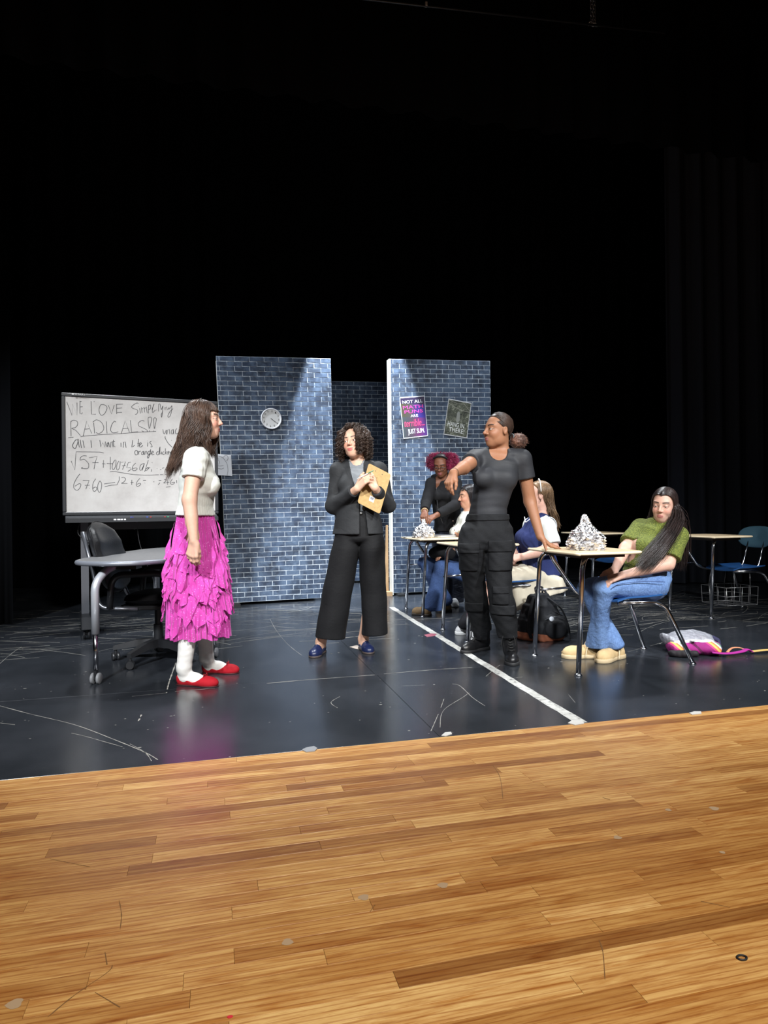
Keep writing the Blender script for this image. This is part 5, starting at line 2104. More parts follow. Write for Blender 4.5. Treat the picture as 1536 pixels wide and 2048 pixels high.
def fall_lines(head, n, rr, az, length, wave=(.0, 3.0), vol=(.02, .12), drift=(0, 0, 0), polar=(.08, 1.1), end=1.75, curl=None, m=(10, 16), flare=.35, guide=None, spread=.03, gravity=1.0, part=None):
    """locks that run over the skull and then fall: az = (lo, hi) radians from the face, + is the person's right"""
    dl = head.R @ np.array([0, 0, -1.0])
    drift = np.asarray(drift, float)
    out = []
    G_ = None
    if guide is not None:
        G_ = np.asarray(guide, float)
    for _ in range(n):
        a = rr.uniform(*az)
        p0 = rr.uniform(*polar)
        v = 1 + rr.uniform(*vol)
        e = end + rr.uniform(-.1, .15)
        L = length(a) if callable(length) else length
        L *= rr.uniform(.82, 1.08)
        t = np.linspace(p0, e, m[0])
        grow_ = 1 + (v - 1) * np.linspace(.25, 1, m[0])
        P = SK0 + SKR * np.stack([np.sin(t) * math.sin(a), np.sin(t) * math.cos(a), np.cos(t)], 1) * grow_[:, None]
        if part is not None:                       # combed sideways from a parting line
            sgn = 1.0 if math.sin(a) > 0 else -1.0
            y0 = rr.uniform(*part)
            fi = np.linspace(.02, 1.75, m[0])
            yv = np.clip(y0 - (.28 + .25 * max(y0, 0)) * (fi / 1.75) ** 1.2, -.97, .97)
            cc = np.sqrt(1 - yv ** 2) * grow_
            P = SK0 + SKR * np.stack([sgn * np.sin(fi) * cc, yv * grow_, np.cos(fi) * cc], 1)
        last, tan = P[-1], P[-1] - P[-2]
        tan = tan / max(np.linalg.norm(tan), 1e-6)
        s = np.linspace(0, 1, m[1] + 1)[1:, None]
        if G_ is None:
            outw = np.array([math.sin(a), math.cos(a), 0]) * flare
            Q = last + (dl * gravity + outw * .12 * (1 - s)) * L * s + drift * s ** 1.3 * L + tan * .02 * s * (1 - s)
            Q = head.w(Q)
        else:
            off = rr.normal(size=3) * spread
            u = s[:, 0] * (len(G_) - 1) * rr.uniform(.86, 1.0)
            i = np.minimum(u.astype(int), len(G_) - 2)
            f = (u - i)[:, None]
            Q = G_[i] * (1 - f) + G_[i + 1] * f + off * np.linspace(.7, 1, m[1])[:, None]
            w0 = np.clip(1 - s / .25, 0, 1) ** 1.5
            Q = head.w(last)[None, :] * w0 + Q * (1 - w0)
        P = np.concatenate([head.w(P), Q])
        k = np.linspace(0, 1, len(P))[:, None]
        ph = rr.uniform(0, 6.28)
        if wave[0]:
            w1 = head.R.T @ np.array([math.cos(a), -math.sin(a), 0]) + head.R.T @ np.array([math.sin(a), math.cos(a), 0]) * .6 + rr.normal(size=3) * .25
            P = P + np.sin(k * wave[1] * 6.28 + 2.2 * a + rr.normal() * .5) * w1 * wave[0] * np.minimum(1, k * 1.6)
        if curl:
            rad, turns = curl
            T = np.gradient(P, axis=0)
            T /= np.maximum(np.linalg.norm(T, axis=1, keepdims=True), 1e-9)
            A = np.cross(T, [.3, .8, .5])
            A /= np.maximum(np.linalg.norm(A, axis=1, keepdims=True), 1e-9)
            B = np.cross(T, A)
            q = k * turns * 6.28 + ph
            P = P + (A * np.cos(q) + B * np.sin(q)) * rad * rr.uniform(.6, 1.2) * np.minimum(1, k * 5)
        out.append(P)
    return out


def clump(lines, n, spread, seed=1):
    """every guide lock becomes a bundle of n finer strands"""
    rr = np.random.RandomState(seed)
    out = []
    for P in lines:
        k = np.linspace(0, 1, len(P))[:, None]
        prof = .35 + .9 * np.sin(np.minimum(k * 1.15, 1) * 2.4)
        for _ in range(n):
            out.append(P + rr.normal(size=3) * spread * prof + rr.normal(size=3) * spread * .4 * k)
    return out


def skull_cap(fig, head, mat, grow=1.03, face=.045, name='hair', low=-.06, h=.005, slope=.85):
    cap = Field()
    r = SKR * grow
    cap.add(lambda x, y, z: ellf(*head.loc(x, y, z), SK0, r), head.c - .16, head.c + .16, .01)

    def post(x, y, z, D):
        lx, ly, lz = head.loc(x, y, z)
        D = smax(D, (ly - face) * .9 - (lz - .075) * .55 + np.abs(lx) * .25, .01)
        D = smax(D, -lz + (ly + .02) * slope, .01)
        return smax(D, low - lz, .01)
    return fig.part(name, cap, h, mat, 0.0, post)

# ================================================================== PERSON: black tee and cargo trousers
BOOT = NT('boot_leather').s(Base_Color=rgba((20, 20, 22)), Roughness=0.36)
BOOT.bump(BOOT.noise(BOOT.coords('Object'), 60.0, 3.0), 0.25, 0.005)
BOOT = BOOT.m


def cargo_person():
    g = Figure(975, 4.55, 'person in grey-black t-shirt and cargo trousers leaning a hand on the desk')
    J, G = g.J, g.G
    ft = unit_((-.25, -.97, 0))
    side = V3(ft[1], -ft[0], 0)
    torso = [(J(971, 1088), .135, .098), (J(973, 1062), .138, .095), (J(977, 1012), .112, .086), (J(986, 975), .124, .096),
             (J(991, 948), .140, .104), (J(996, 925), .138, .082), (J(998, 911), .085, .056)]
    shR, shL = J(951, 918, .02), J(1044, 918, 0)
    elR, wrR = J(927, 936, -.23), J(907, 946, -.40)
    elL, wrL = J(1060, 1003, .03), J(1081, 1074, -.10)
    F = g.F
    F.loft(torso, side, .05)
    bust = [(J(966, 957, -.095), (.062, .050, .055)), (J(1012, 959, -.075), (.062, .050, .055))]
    for c, r in bust:
        F.ell(c, r, .05)
    F.cone(J(975, 913, .01), shR, .050, .052, .04)
    F.cone(J(1022, 913, .0), shL, .050, .052, .04)
    F.path([shR, elR], [.050, .041], .03)
    F.path([elR, wrR], [.041, .027], .02)
    F.path([shL, elL], [.052, .040], .03)
    F.path([elL, wrL], [.040, .027], .02)
    # neck and head
    g.C = F.copy()
    head = Head(J(996, 861, -.01), (-.92, -.40, .02), (0.02, 0, 1), s=1.0, wide=1.0, jaw=.86, lip=1.35, nose=1.1, eye_open=1.0)
    F.cone(J(1001, 915, .02), J(1004, 880, .01), .050, .045, .03)
    head.field(F, .02)
    # right hand hanging from the wrist, left hand flat on the desk
    t1 = hand(F, wrR, J(899, 962, -.43) - wrR, (-.75, -.55, .35), 'R', curls=[(.5, .35, .2), (.75, .4, .3), (.9, .5, .3), (.8, .5, .4)], s=1.0, thumb=(.85, .35, -.35))
    t2 = hand(F, wrL, V3(.075, .012, .768 - wrL[2]), (.55, -.15, 1), 'L', curls=[(-.42, .10, .02)] * 4, s=1.0, spread=.5, thumb=(.35, .85, -.3))
    # hips and legs under the trousers
    hR, hL_ = J(944, 1092), J(1000, 1092)
    knR, knL = J(946, 1175, .15), J(998, 1175, -.03)
    anR, anL = J(966, 1270, .33), J(1015, 1282, .03)
    F.path([hR, knR, anR], [.080, .058, .030], .03)
    F.path([hL_, knL, anL], [.080, .058, .030], .03)
    fine = [box_of([wrR] + t1, .035), box_of([wrL] + t2, .035)]
    g.body(head, ((144, 100, 74), (136, 84, 76), (38, 26, 20), dict(blush=.15)), fine)
    head.eyes(g.root, (36, 22, 16), (.25, 1, .02))

    # --- t-shirt
    tee = Field()
    tee.loft(torso, side, .05)
    for c, r in bust:
        tee.ell(c, r, .05)
    tee.cone(J(975, 913, .01), shR, .050, .052, .04).cone(J(1022, 913, 0), shL, .050, .052, .04)
    m1 = shR + (elR - shR) * .52
    m2 = shL + (elL - shL) * .50
    tee.path([shR, m1], [.058, .057], .03).path([shL, m2], [.056, .058], .03)
    neck = J(997, 900, -.045)
    c1, c2 = plane_cut(shR + (elR - shR) * .45, elR - shR), plane_cut(shL + (elL - shL) * .46, elL - shL)
    hem = plane_cut(J(977, 1034), (0.0, 0, -1))
    nz = sinoise(3, 30.0, 8, (0.9, 0.7, 1.0))
    pull = sinoise(9, 60.0, 6, (0.25, 0.3, 1.2))

    def post(x, y, z, D):
        zz = np.clip((1.30 - z) * 3.0, 0, 1)
        D = D + .004 * nz(x, y, z) + .0025 * zz * pull(x, y, z)
        D = smax(D, -ellf(x, y, z, neck, (.060, .095, .078)), .004)
        D = smax(D, -conef(x, y, z, J(1001, 918, .02), J(1004, 880, .01), .052, .056), .003)
        s1 = np.where((conef(x, y, z, shR, elR, .066, .066) < 0) & (c1(x, y, z) > -.05), c1(x, y, z), -1)
        s2 = np.where((conef(x, y, z, shL, elL, .085, .085) < 0) & (c2(x, y, z) > -.05), c2(x, y, z), -1)
        D = smax(D, s1, .003)
        D = smax(D, s2, .003)
        return smax(D, hem(x, y, z), .003)
    g.part('t_shirt', tee, .0055, cloth('tee_charcoal', (37, 38, 41), (44, 45, 49), 300, .15, .6, 5, wrinkle=.05), .0075, post, cover=.005)

    # --- cargo trousers
    pants = Field()
    pants.loft([(J(977, 1026), .132, .100), (J(974, 1058), .156, .116), (J(971, 1080), .166, .118)], side, .05)
    legR = [(J(948, 1060), .090, .105), (hR, .098, .110), (J(945, 1142, .08), .082, .095), (J(951, 1190, .16), .079, .088), (J(956, 1222, .23), .078, .085), (J(962, 1248, .29), .073, .078), (J(967, 1272, .33), .060, .066)]
    legL = [(J(998, 1060), .092, .105), (hL_, .100, .110), (J(997, 1142, -.02), .086, .098), (J(1000, 1185, -.03), .083, .09), (J(1007, 1222, -.01), .088, .09), (J(1013, 1250, .01), .080, .085), (J(1015, 1272, .03), .070, .078)]
    pants.loft(legR, (1, 0, 0), .03).loft(legL, (1, 0, 0), .03)
    fold = sinoise(21, 24.0, 9, (1.0, 0.6, 0.7))
    fold2 = sinoise(22, 55.0, 9, (0.9, 0.6, 0.9))
    top = plane_cut(J(977, 1029), (0.02, 0, 1))

    def ppost(x, y, z, D):
        D = D + .008 * fold(x, y, z) * np.clip((0.95 - z) * 4, .3, 1) + .006 * fold2(x, y, z)
        D = smax(D, top(x, y, z), .004)
        cut = np.where(x < J(988, 1270)[0], plane_cut(J(967, 1278, .33), (0, 0, -1))(x, y, z), plane_cut(J(1015, 1274, .03), (0, 0, -1))(x, y, z))
        return smax(D, cut, .004)
    CARGO = cloth('cargo_black', (17, 18, 20), (25, 26, 29), 260, .25, .82, 7, wrinkle=.16)
    pt = g.part('cargo_trousers', pants, .006, CARGO, 0.0, ppost, cover=.006)
    # waistband, belt loops, fly
    wb = g.part('waistband', Field().loft([(J(977, 1026), .132, .100), (J(975, 1048), .148, .112)], side, .02), .005, CARGO, .006,
                lambda x, y, z, D: smax(smax(D + .004 * fold2(x, y, z), plane_cut(J(977, 1028), (0.02, 0, 1))(x, y, z), .003), plane_cut(J(977, 1041), (.02, 0, -1))(x, y, z), .003), parent=pt)

    def patch(name, px0, py0, px1, py1, dd, off, parent, tilt=0.0):
        a, b = J(px0, py0, dd), J(px1, py1, dd)
        c = (a + b) / 2
        hx, hz = abs(b[0] - a[0]) / 2, abs(b[2] - a[2]) / 2
        ca, sa = math.cos(tilt), math.sin(tilt)

        def bpost(x, y, z, D):
            D = ppost(x, y, z, D - off)
            u, w = (x - c[0]) * ca + (z - c[2]) * sa, -(x - c[0]) * sa + (z - c[2]) * ca
            D = smax(D, np.abs(u) - hx, .004)
            D = smax(D, np.abs(w) - hz, .004)
            return np.maximum(D, y - c[1])
        lo, hi = c - V3(hx + .02, .2, hz + .02), c + V3(hx + .02, .02, hz + .02)
        return g.part(name, pants, .0045, CARGO, 0.0, bpost, lo, hi, parent=parent)
    for nm, box_, dd, off, tl in (('cargo_pocket', (917, 1101, 950, 1139), .08, .011, .03), ('pocket_flap', (915, 1085, 952, 1104), .05, .017, .03),
                                  ('cargo_pocket', (974, 1102, 1019, 1139), -.02, .011, 0), ('pocket_flap', (972, 1080, 1021, 1102), -.02, .017, 0),
                                  ('cargo_pocket', (982, 1182, 1014, 1206), -.03, .010, 0), ('pocket_flap', (981, 1170, 1014, 1184), -.03, .016, 0),
                                  ('knee_band', (979, 1208, 1026, 1226), -.01, .012, -.05), ('knee_band', (929, 1202, 963, 1220), .20, .011, .02)):
        patch(nm, *box_, dd, off, pt, tl)
    # --- boots
    for heel, toe, sh, w in ((G(976, 1297), G(923, 1307), (J(967, 1262, .33)), 1.12), (V3(*(G(1017, 1307)[:2]), 0), G(1026, 1333), J(1015, 1268, .03), 1.12)):
        f_ = Foot(g, heel, toe)
        if f_.L > .30 or f_.L < .2:
            f_ = Foot(g, np.asarray(toe) - f_.d * .272, toe)
        U = Field()
        f_.upper(U, 1.12, 1.25, 1.35)
        a = f_.P(.20, 0, .07)
        U.cone(a, V3(sh[0], sh[1], .25), .050, .054, .03)
        up = g.part('boot', U, .004, BOOT, 0.0, lambda x, y, z, D: smax(smax(D, .016 - z, .002), z - .235, .004))
        f_.sole('sole', plain('boot_sole', (30, 30, 32), .6), 0.0, .022, 1.22, up)
        lc = MB()
        A0, A1 = f_.P(.64, 0, .074), V3(sh[0], sh[1], .20) + f_.d * .056
        for k in range(9):
            t_ = k / 8
            c = A0 * (1 - t_) + A1 * t_ - f_.d * .022 * math.sin(math.pi * t_) + V3(0, 0, .004)
            for s_ in (-1, 1):
                lc.tube([c - f_.n * .024 * s_ - f_.d * .014, c + V3(0, 0, .004) + f_.d * .002, c + f_.n * .024 * s_ - f_.d * .012 + V3(0, 0, .012)], .0026, 5)
        b0 = A1 + f_.d * .006
        for s_ in (-1, 1):
            lc.tube(catmull([b0, b0 + f_.n * .03 * s_ + V3(0, 0, .012), b0 + f_.n * .045 * s_ - V3(0, 0, .03), b0 + f_.n * .015 * s_ - V3(0, 0, .005), b0], 4), .0026, 5)
            lc.tube(catmull([b0, b0 + f_.n * .035 * s_ - V3(0, 0, .03) + f_.d * .01, b0 + f_.n * .05 * s_ - V3(0, 0, .10) + f_.d * .012], 4), .0026, 5)
        lc.build('laces', plain('black_lace', (12, 12, 13), .7), up, True)
    # hair tie on the right wrist
    dv = unit_(wrR - elR)
    a = unit_(np.cross(dv, (0, 0, 1.)))
    b = np.cross(dv, a)
    c = wrR - dv * .012
    MB().tube([c + (a * math.cos(q) + b * math.sin(q)) * .0285 for q in np.linspace(0, 6.28, 20)[:-1]], .0018, 5, True).build('hair_tie', plain('black_lace', (12, 12, 13), .7), g.root, True)
    # --- hair: slicked back into a low puff
    HM = hair_material('dark_brown_hair', (22, 16, 14), (66, 50, 42), .38)
    cap = Field()
    cap.add(lambda x, y, z: ellf(*head.loc(x, y, z), (0, -.014, .034), (.0765, .096, .0885)), head.c - .16, head.c + .16, .01)

    def cpost(x, y, z, D):
        lx, ly, lz = head.loc(x, y, z)
        D = smax(D, (ly - .052) * .9 - (lz - .075) * .55 + np.abs(lx) * .25, .01)
        D = smax(D, -lz + (ly + .02) * .80, .01)
        return smax(D, -.062 - lz, .01)
    cp = g.part('hair', cap, .004, HM, 0.0, cpost)
    rr = np.random.RandomState(4)
    tie = np.array([0.0, -.108, -.038])
    Ls = []
    for _ in range(900):
        az = rr.uniform(-1, 1) * 1.9
        el = rr.uniform(0.0, 1.25)
        p0 = np.array([math.sin(az) * math.cos(el) * .0785, .048 * math.cos(az) * math.cos(el) - .005 + .02 * math.sin(el), .034 + .0895 * math.sin(el)])
        if p0[2] < .80 * (p0[1] + .02) + .006 or p0[1] > .036:
            continue
        pts = []
        for t_ in np.linspace(0, 1, 12):
            q = p0 * (1 - t_) + tie * t_
            d = (q - np.array([0, -.014, .034])) / np.array([.0775, .097, .0895])
            nrm = np.linalg.norm(d)
            q = np.array([0, -.014, .034]) + (q - np.array([0, -.014, .034])) / max(nrm, .25) * (1.0 + .015 * rr.rand()) if t_ < .92 else q
            pts.append(q)
        Ls.append(head.w(np.array(pts)))
    strands('hair_strands', Ls, .0016, .0012, HM, cp)
    pc = np.array([-.006, -.160, -.064])
    PM = hair_material('puff_brown_hair', (34, 22, 19), (118, 80, 64), .6)
    pf = Field().ell(head.w(pc), (.058, .058, .053), .01)
    nzp = sinoise(5, 160, 8)
    pu = g.part('ponytail_puff', pf, .004, PM, 0.0, lambda x, y, z, D: D + .006 * nzp(x, y, z))
    Ls = []
    for _ in range(1100):
        dv = rr.normal(size=3)
        dv /= np.linalg.norm(dv)
        dv = unit_(dv + np.array([0, -.5, -.25]))
        L = rr.uniform(.050, .067)
        st = tie * .65 + pc * .35 + rr.normal(size=3) * .008
        t_ = np.linspace(0, 1, 9)[:, None]
        w_ = rr.normal(size=3) * .006
        pts = st + (pc + dv * L * np.array([1, 1, .92]) - st) * t_ + np.sin(t_ * 14 + rr.uniform(0, 6)) * w_ * t_
        Ls.append(head.w(pts))
    strands('puff_strands', Ls, .0017, .0012, PM, pu)
    MB().tube([head.w(tie + np.array([.02 * math.cos(q), -.006, .02 * math.sin(q)])) for q in np.linspace(0, 6.28, 16)[:-1]], .005, 6, True).build('hair_tie', plain('grey_tie', (92, 96, 98), .6), g.root, True)
    return g


cargo_person()

# ================================================================== PERSON: white knit top and pink tulle skirt
def pink_person():
    g = Figure(392, 4.10, 'person with long brown wavy hair in white top and pink tulle skirt')
    J, G = g.J, g.G
    side = V3(0, -1, 0)
    torso = [(J(391, 1060), .110, .085), (J(391, 1040), .108, .085), (J(391, 1010), .106, .086), (J(394, 985), .118, .094), (J(396, 958), .128, .098), (J(395, 925), .125, .072), (J(399, 905), .075, .05)]
    shN, elN, wrN = J(392, 917, -.165), J(379, 1000, -.235), J(388, 1082, -.275)
    shF, elF, wrF = J(397, 915, .165), J(395, 1000, .20), J(400, 1080, .19)
    F = g.F
    F.loft(torso, side, .05)
    bust = [(J(420, 970, s * .062), (.052, .055, .055)) for s in (-1, 1)]
    for c, r in bust:
        F.ell(c, r, .04)
    for a, b, c in ((shN, elN, wrN), (shF, elF, wrF)):
        F.cone(V3(a[0], a[1] * .45, a[2] + .005), a, .048, .048, .04)
        F.path([a, a * .5 + b * .5, b], [.047, .045, .040], .03)
        F.path([b, b * .55 + c * .45, c], [.041, .038, .0255], .02)
    g.C = F.copy()
    head = Head(J(409, 840, 0), (1, .06, .0), (0, 0, 1), s=.965, jaw=.92, lip=.95, eye_open=1.0)
    F.cone(J(398, 908), J(403, 872), .052, .047, .03)
    head.field(F, .02)
    t1 = hand(F, wrN, J(384, 1110, -.28) - wrN, (-.25, -1, 0), 'R', curls=[(.55, .5, .3), (.5, .5, .35), (.45, .55, .35), (.5, .6, .4)], s=1.0, thumb=(.9, .25, -.35))
    t2 = hand(F, wrF, (-.1, 0, -1), (0, 1, 0), 'L', s=1.0)
    hipN, knN, anN = J(388, 1075, -.07), J(384, 1195, -.065), J(368, 1335, -.10)
    hipF, knF, anF = J(394, 1075, .08), J(404, 1190, .10), J(413, 1315, .16)
    for a, b, c in ((hipN, knN, anN), (hipF, knF, anF)):
        F.path([a, b], [.055, .050], .03)
        F.path([b, b * .6 + c * .4, c], [.050, .050, .038], .02)
    g.body(head, ((208, 166, 146), (176, 104, 100), (52, 36, 30), dict(blush=.55)), [box_of([wrN] + t1, .03)])
    head.eyes(g.root, (84, 66, 48), (0, 1, 0))
    # tights and red flats
    TI = cloth('white_tights', (205, 203, 200), (220, 218, 215), 400, .12, .8, 20)
    for (a, b, c), heel, toe in (((hipN, knN, anN), G(355, 1368), G(437, 1373)), ((hipF, knF, anF), G(405, 1345), G(479, 1346))):
        L = Field()
        L.path([a, b], [.070, .058], .03).path([b, b * .6 + c * .4, c], [.058, .056, .042], .02)
        f_ = Foot(g, heel, toe)
        L.cone(c, f_.P(.2, 0, .045), .042, .036, .02)
        f_.upper(L, .94, .96, .92)
        nz = sinoise(8, 60, 6, (.5, .5, 1.4))
        g.part('tights', L, .0045, TI, 0.0, lambda x, y, z, D: smax(D + .0015 * nz(x, y, z), z - .42, .004))
        S_ = Field()
        f_.upper(S_, 1.0, 1.0, .95)

        def spost(x, y, z, D, f_=f_):
            u = ((x - f_.h[0]) * f_.d[0] + (y - f_.h[1]) * f_.d[1]) / f_.L
            zc = .058 - .085 * np.clip(u, 0, .5) * (1 - np.clip((u - .42) / .3, 0, 1)) + .10 * np.clip(u - .60, 0, .3)
            return smax(smax(D, z - zc, .002), .003 - z, .001)
        fl = g.part('ballet_flat', S_, .0035, cloth('red_suede', (150, 16, 30), (176, 24, 38), 300, .2, .8, 12), .004, spost)
        f_.sole('sole', plain('flat_sole', (60, 16, 20), .6), 0.0, .006, 1.06, fl)
        bw = MB()
        b0 = f_.P(.69, 0, .060)
        for s in (-1, 1):
            bw.tube(catmull([b0, b0 + f_.n * .016 * s + V3(0, 0, .012), b0 + f_.n * .022 * s + V3(0, 0, -.002), b0], 5), .0024, 5)
        bw.build('bow', plain('red_bow', (150, 16, 30), .6), fl, True)
    # --- white knit top
    top = Field()
    tt = [(J(391, 1031), .128, .112), (J(391, 1012), .114, .096), (J(394, 985), .122, .098), (J(396, 958), .131, .102), (J(395, 925), .128, .076), (J(399, 905), .080, .054)]
    top.loft(tt, side, .05)
    for c, r in bust:
        top.ell(c, r, .035)
    cuts = []
    for a, b in ((shN, elN), (shF, elF)):
        top.cone(V3(a[0], a[1] * .45, a[2] + .01), a, .052, .056, .04)
        mid = a + (b - a) * .28
        e = a + (b - a) * .50
        top.path([a, mid, e], [.060, .066, .058], .03)
        cuts.append((a, b, plane_cut(a + (b - a) * .48, b - a)))
    rib = sinoise(2, 40, 5, (.3, .3, 1.5))
    puf = sinoise(6, 90, 7, (1, 1, .25))
    hemz = J(391, 1031)[2]
    cx = J(391, 1000)[0]

    def post(x, y, z, D):
        an = np.arctan2(y, x - cx)
        low = np.clip((J(391, 988)[2] - z) * 25, 0, 1)
        D = D + .0016 * np.sin(an * 46) * low + .004 * rib(x, y, z) * (1 - low) + .0035 * puf(x, y, z) * (np.abs(y) > .11)
        for a, b, c in cuts:
            D = smax(D, np.where((conef(x, y, z, a + (a - b) * 0 + V3(0, -.01 if a[1] < 0 else .01, 0), b, .074, .074) < 0) & (c(x, y, z) > -.05), c(x, y, z), -1), .003)
        D = smax(D, -conef(x, y, z, J(398, 912), J(403, 872), .056, .056), .004)
        return smax(D, hemz - z - .02 * (x - cx), .003)
    g.part('knit_top', top, .005, cloth('white_knit', (206, 208, 202), (222, 224, 218), 260, .2, .85, 10), .006, post, cover=.005)
    # --- tulle skirt: gathered base, ruffled tiers and cascades
    tm = NT('pink_tulle').s(Roughness=0.75)
    v = tm.coords('Object')
    vo = tm.n('ShaderNodeTexVoronoi', feature='F1', i_Scale=75.0)
    tm.l(v, vo.inputs['Vector'])
    n = tm.noise(v, 9.0, 3.0)
    base = tm.ramp(n, [(0.3, lin((190, 44, 150))), (0.7, lin((218, 78, 186)))])
    tm.l(tm.mix(tm.ramp(vo.outputs['Distance'], [(0.16, (.8, .8, .8)), (0.24, (0, 0, 0))]), base, rgba((236, 150, 220))), tm.b.inputs['Base Color'])
    tm.b.inputs['Sheen Weight'].default_value = .3
    tr = tm.n('ShaderNodeBsdfTransparent')
    mx = tm.n('ShaderNodeMixShader')
    mx.inputs[0].default_value = .88
    tm.l(tr.outputs[0], mx.inputs[1])
    tm.l(tm.b.outputs[0], mx.inputs[2])
    tm.l(mx.outputs[0], tm.out.inputs[0])
    TUL = tm.m
    zw, zh = J(391, 1027)[2], J(397, 1272)[2]

    def axis(k):
        return V3(J(391, 1027)[0] * (1 - k) + J(397, 1272)[0] * k, 0, zw + (zh - zw) * k)

    def rad(k):
        return .116 + .046 * min(1, k * 2.2) + .034 * k

    def cone_pt(th, k, out=0.0):
        c = axis(k)
        r = rad(k) + out
        return c + V3(r * math.cos(th), r * (.98 - .12 * min(1, k * 4)) * math.sin(th), 0)
    rr = random.Random(12)
    root = g.root
    m = MB()
    m.grid(lambda u, w: cone_pt(u * 2 * math.pi, w * (1.0 + .012 * math.sin(u * 60)), -.012 + (.004 + .010 * w) * math.sin(u * 2 * math.pi * 34 + math.sin(u * 9) * 2)), 272, 24, True)
    sk = m.build('tulle_skirt', TUL, root, True)
    for q in range(46):          # diagonal flounces, each gathered along its upper edge and hanging free below
        th0 = q * 2.4 + rr.uniform(-.2, .2)
        k0 = .03 + .57 * (q / 46) + rr.uniform(-.04, .04)
        sg = 1 if rr.random() > .5 else -1
        L = rr.uniform(.11, .20)
        ph, span, nw, slope = rr.random() * 6, rr.uniform(.75, 1.25), rr.uniform(1.6, 2.6), rr.uniform(.22, .40)

        def fn(u, w, th0=th0, k0=k0, sg=sg, L=L, ph=ph, span=span, nw=nw, slope=slope):
            tri = (2 / math.pi) * math.asin(math.sin(u * nw * 6.28 + ph))
            fold = math.sin(u * nw * 25 + ph * 2 + 1.5 * w)
            taper = math.sin(math.pi * min(1, .06 + u * .92)) ** .6
            k = k0 + slope * u + w * L * (taper + .50 * tri * taper)
            th = th0 + sg * span * u + .04 * w * math.cos(u * nw * 12 + ph)
            out = .004 + w ** 1.1 * (.015 + .009 * tri) + .0055 * w * fold
            return cone_pt(th, min(max(k, 0), .995), out * min(1, max(k, 0) * 4 + .15))
        m = MB()
        m.grid(fn, 90, 7)
        m.build('ruffle', TUL, sk, True)
    # --- hair: long brown waves and a fringe
    HM = hair_material('brown_wave_hair', (30, 20, 17), (92, 70, 58), .42)
    cp = skull_cap(g, head, HM, 1.05)
    r2 = np.random.RandomState(7)
    Ls = fall_lines(head, 150, r2, (1.25, 2 * math.pi - 1.25), lambda a: .345 - .08 * abs(math.cos(a / 2)) + .04 * r2.rand(), wave=(.014, 2.6), vol=(.02, .20), drift=(0, -.33, 0), polar=(.03, 1.1))
    Ls += fall_lines(head, 55, r2, (1.25, 2.2), lambda a: .25, wave=(.014, 2.6), vol=(.10, .22), drift=(0, -.25, 0), polar=(.03, .4))
    Ls += fall_lines(head, 36, r2, (.98, 1.4), .22, wave=(.012, 2.4), vol=(.03, .12), drift=(.05, .02, 0), polar=(.03, .6))
    Ls += fall_lines(head, 20, r2, (-1.4, -1.0), .24, wave=(.012, 2.4), vol=(.03, .12), drift=(0, .10, 0))
    strands('hair_strands', clump(Ls, 9, .0048), .0019, .0012, HM, cp)
    Lb = fall_lines(head, 240, r2, (-1.1, 1.1), .004, vol=(.03, .09), polar=(.05, .5), end=1.22, m=(14, 2))
    strands('fringe', Lb, .0028, .0016, HM, cp)
    return g


pink_person()


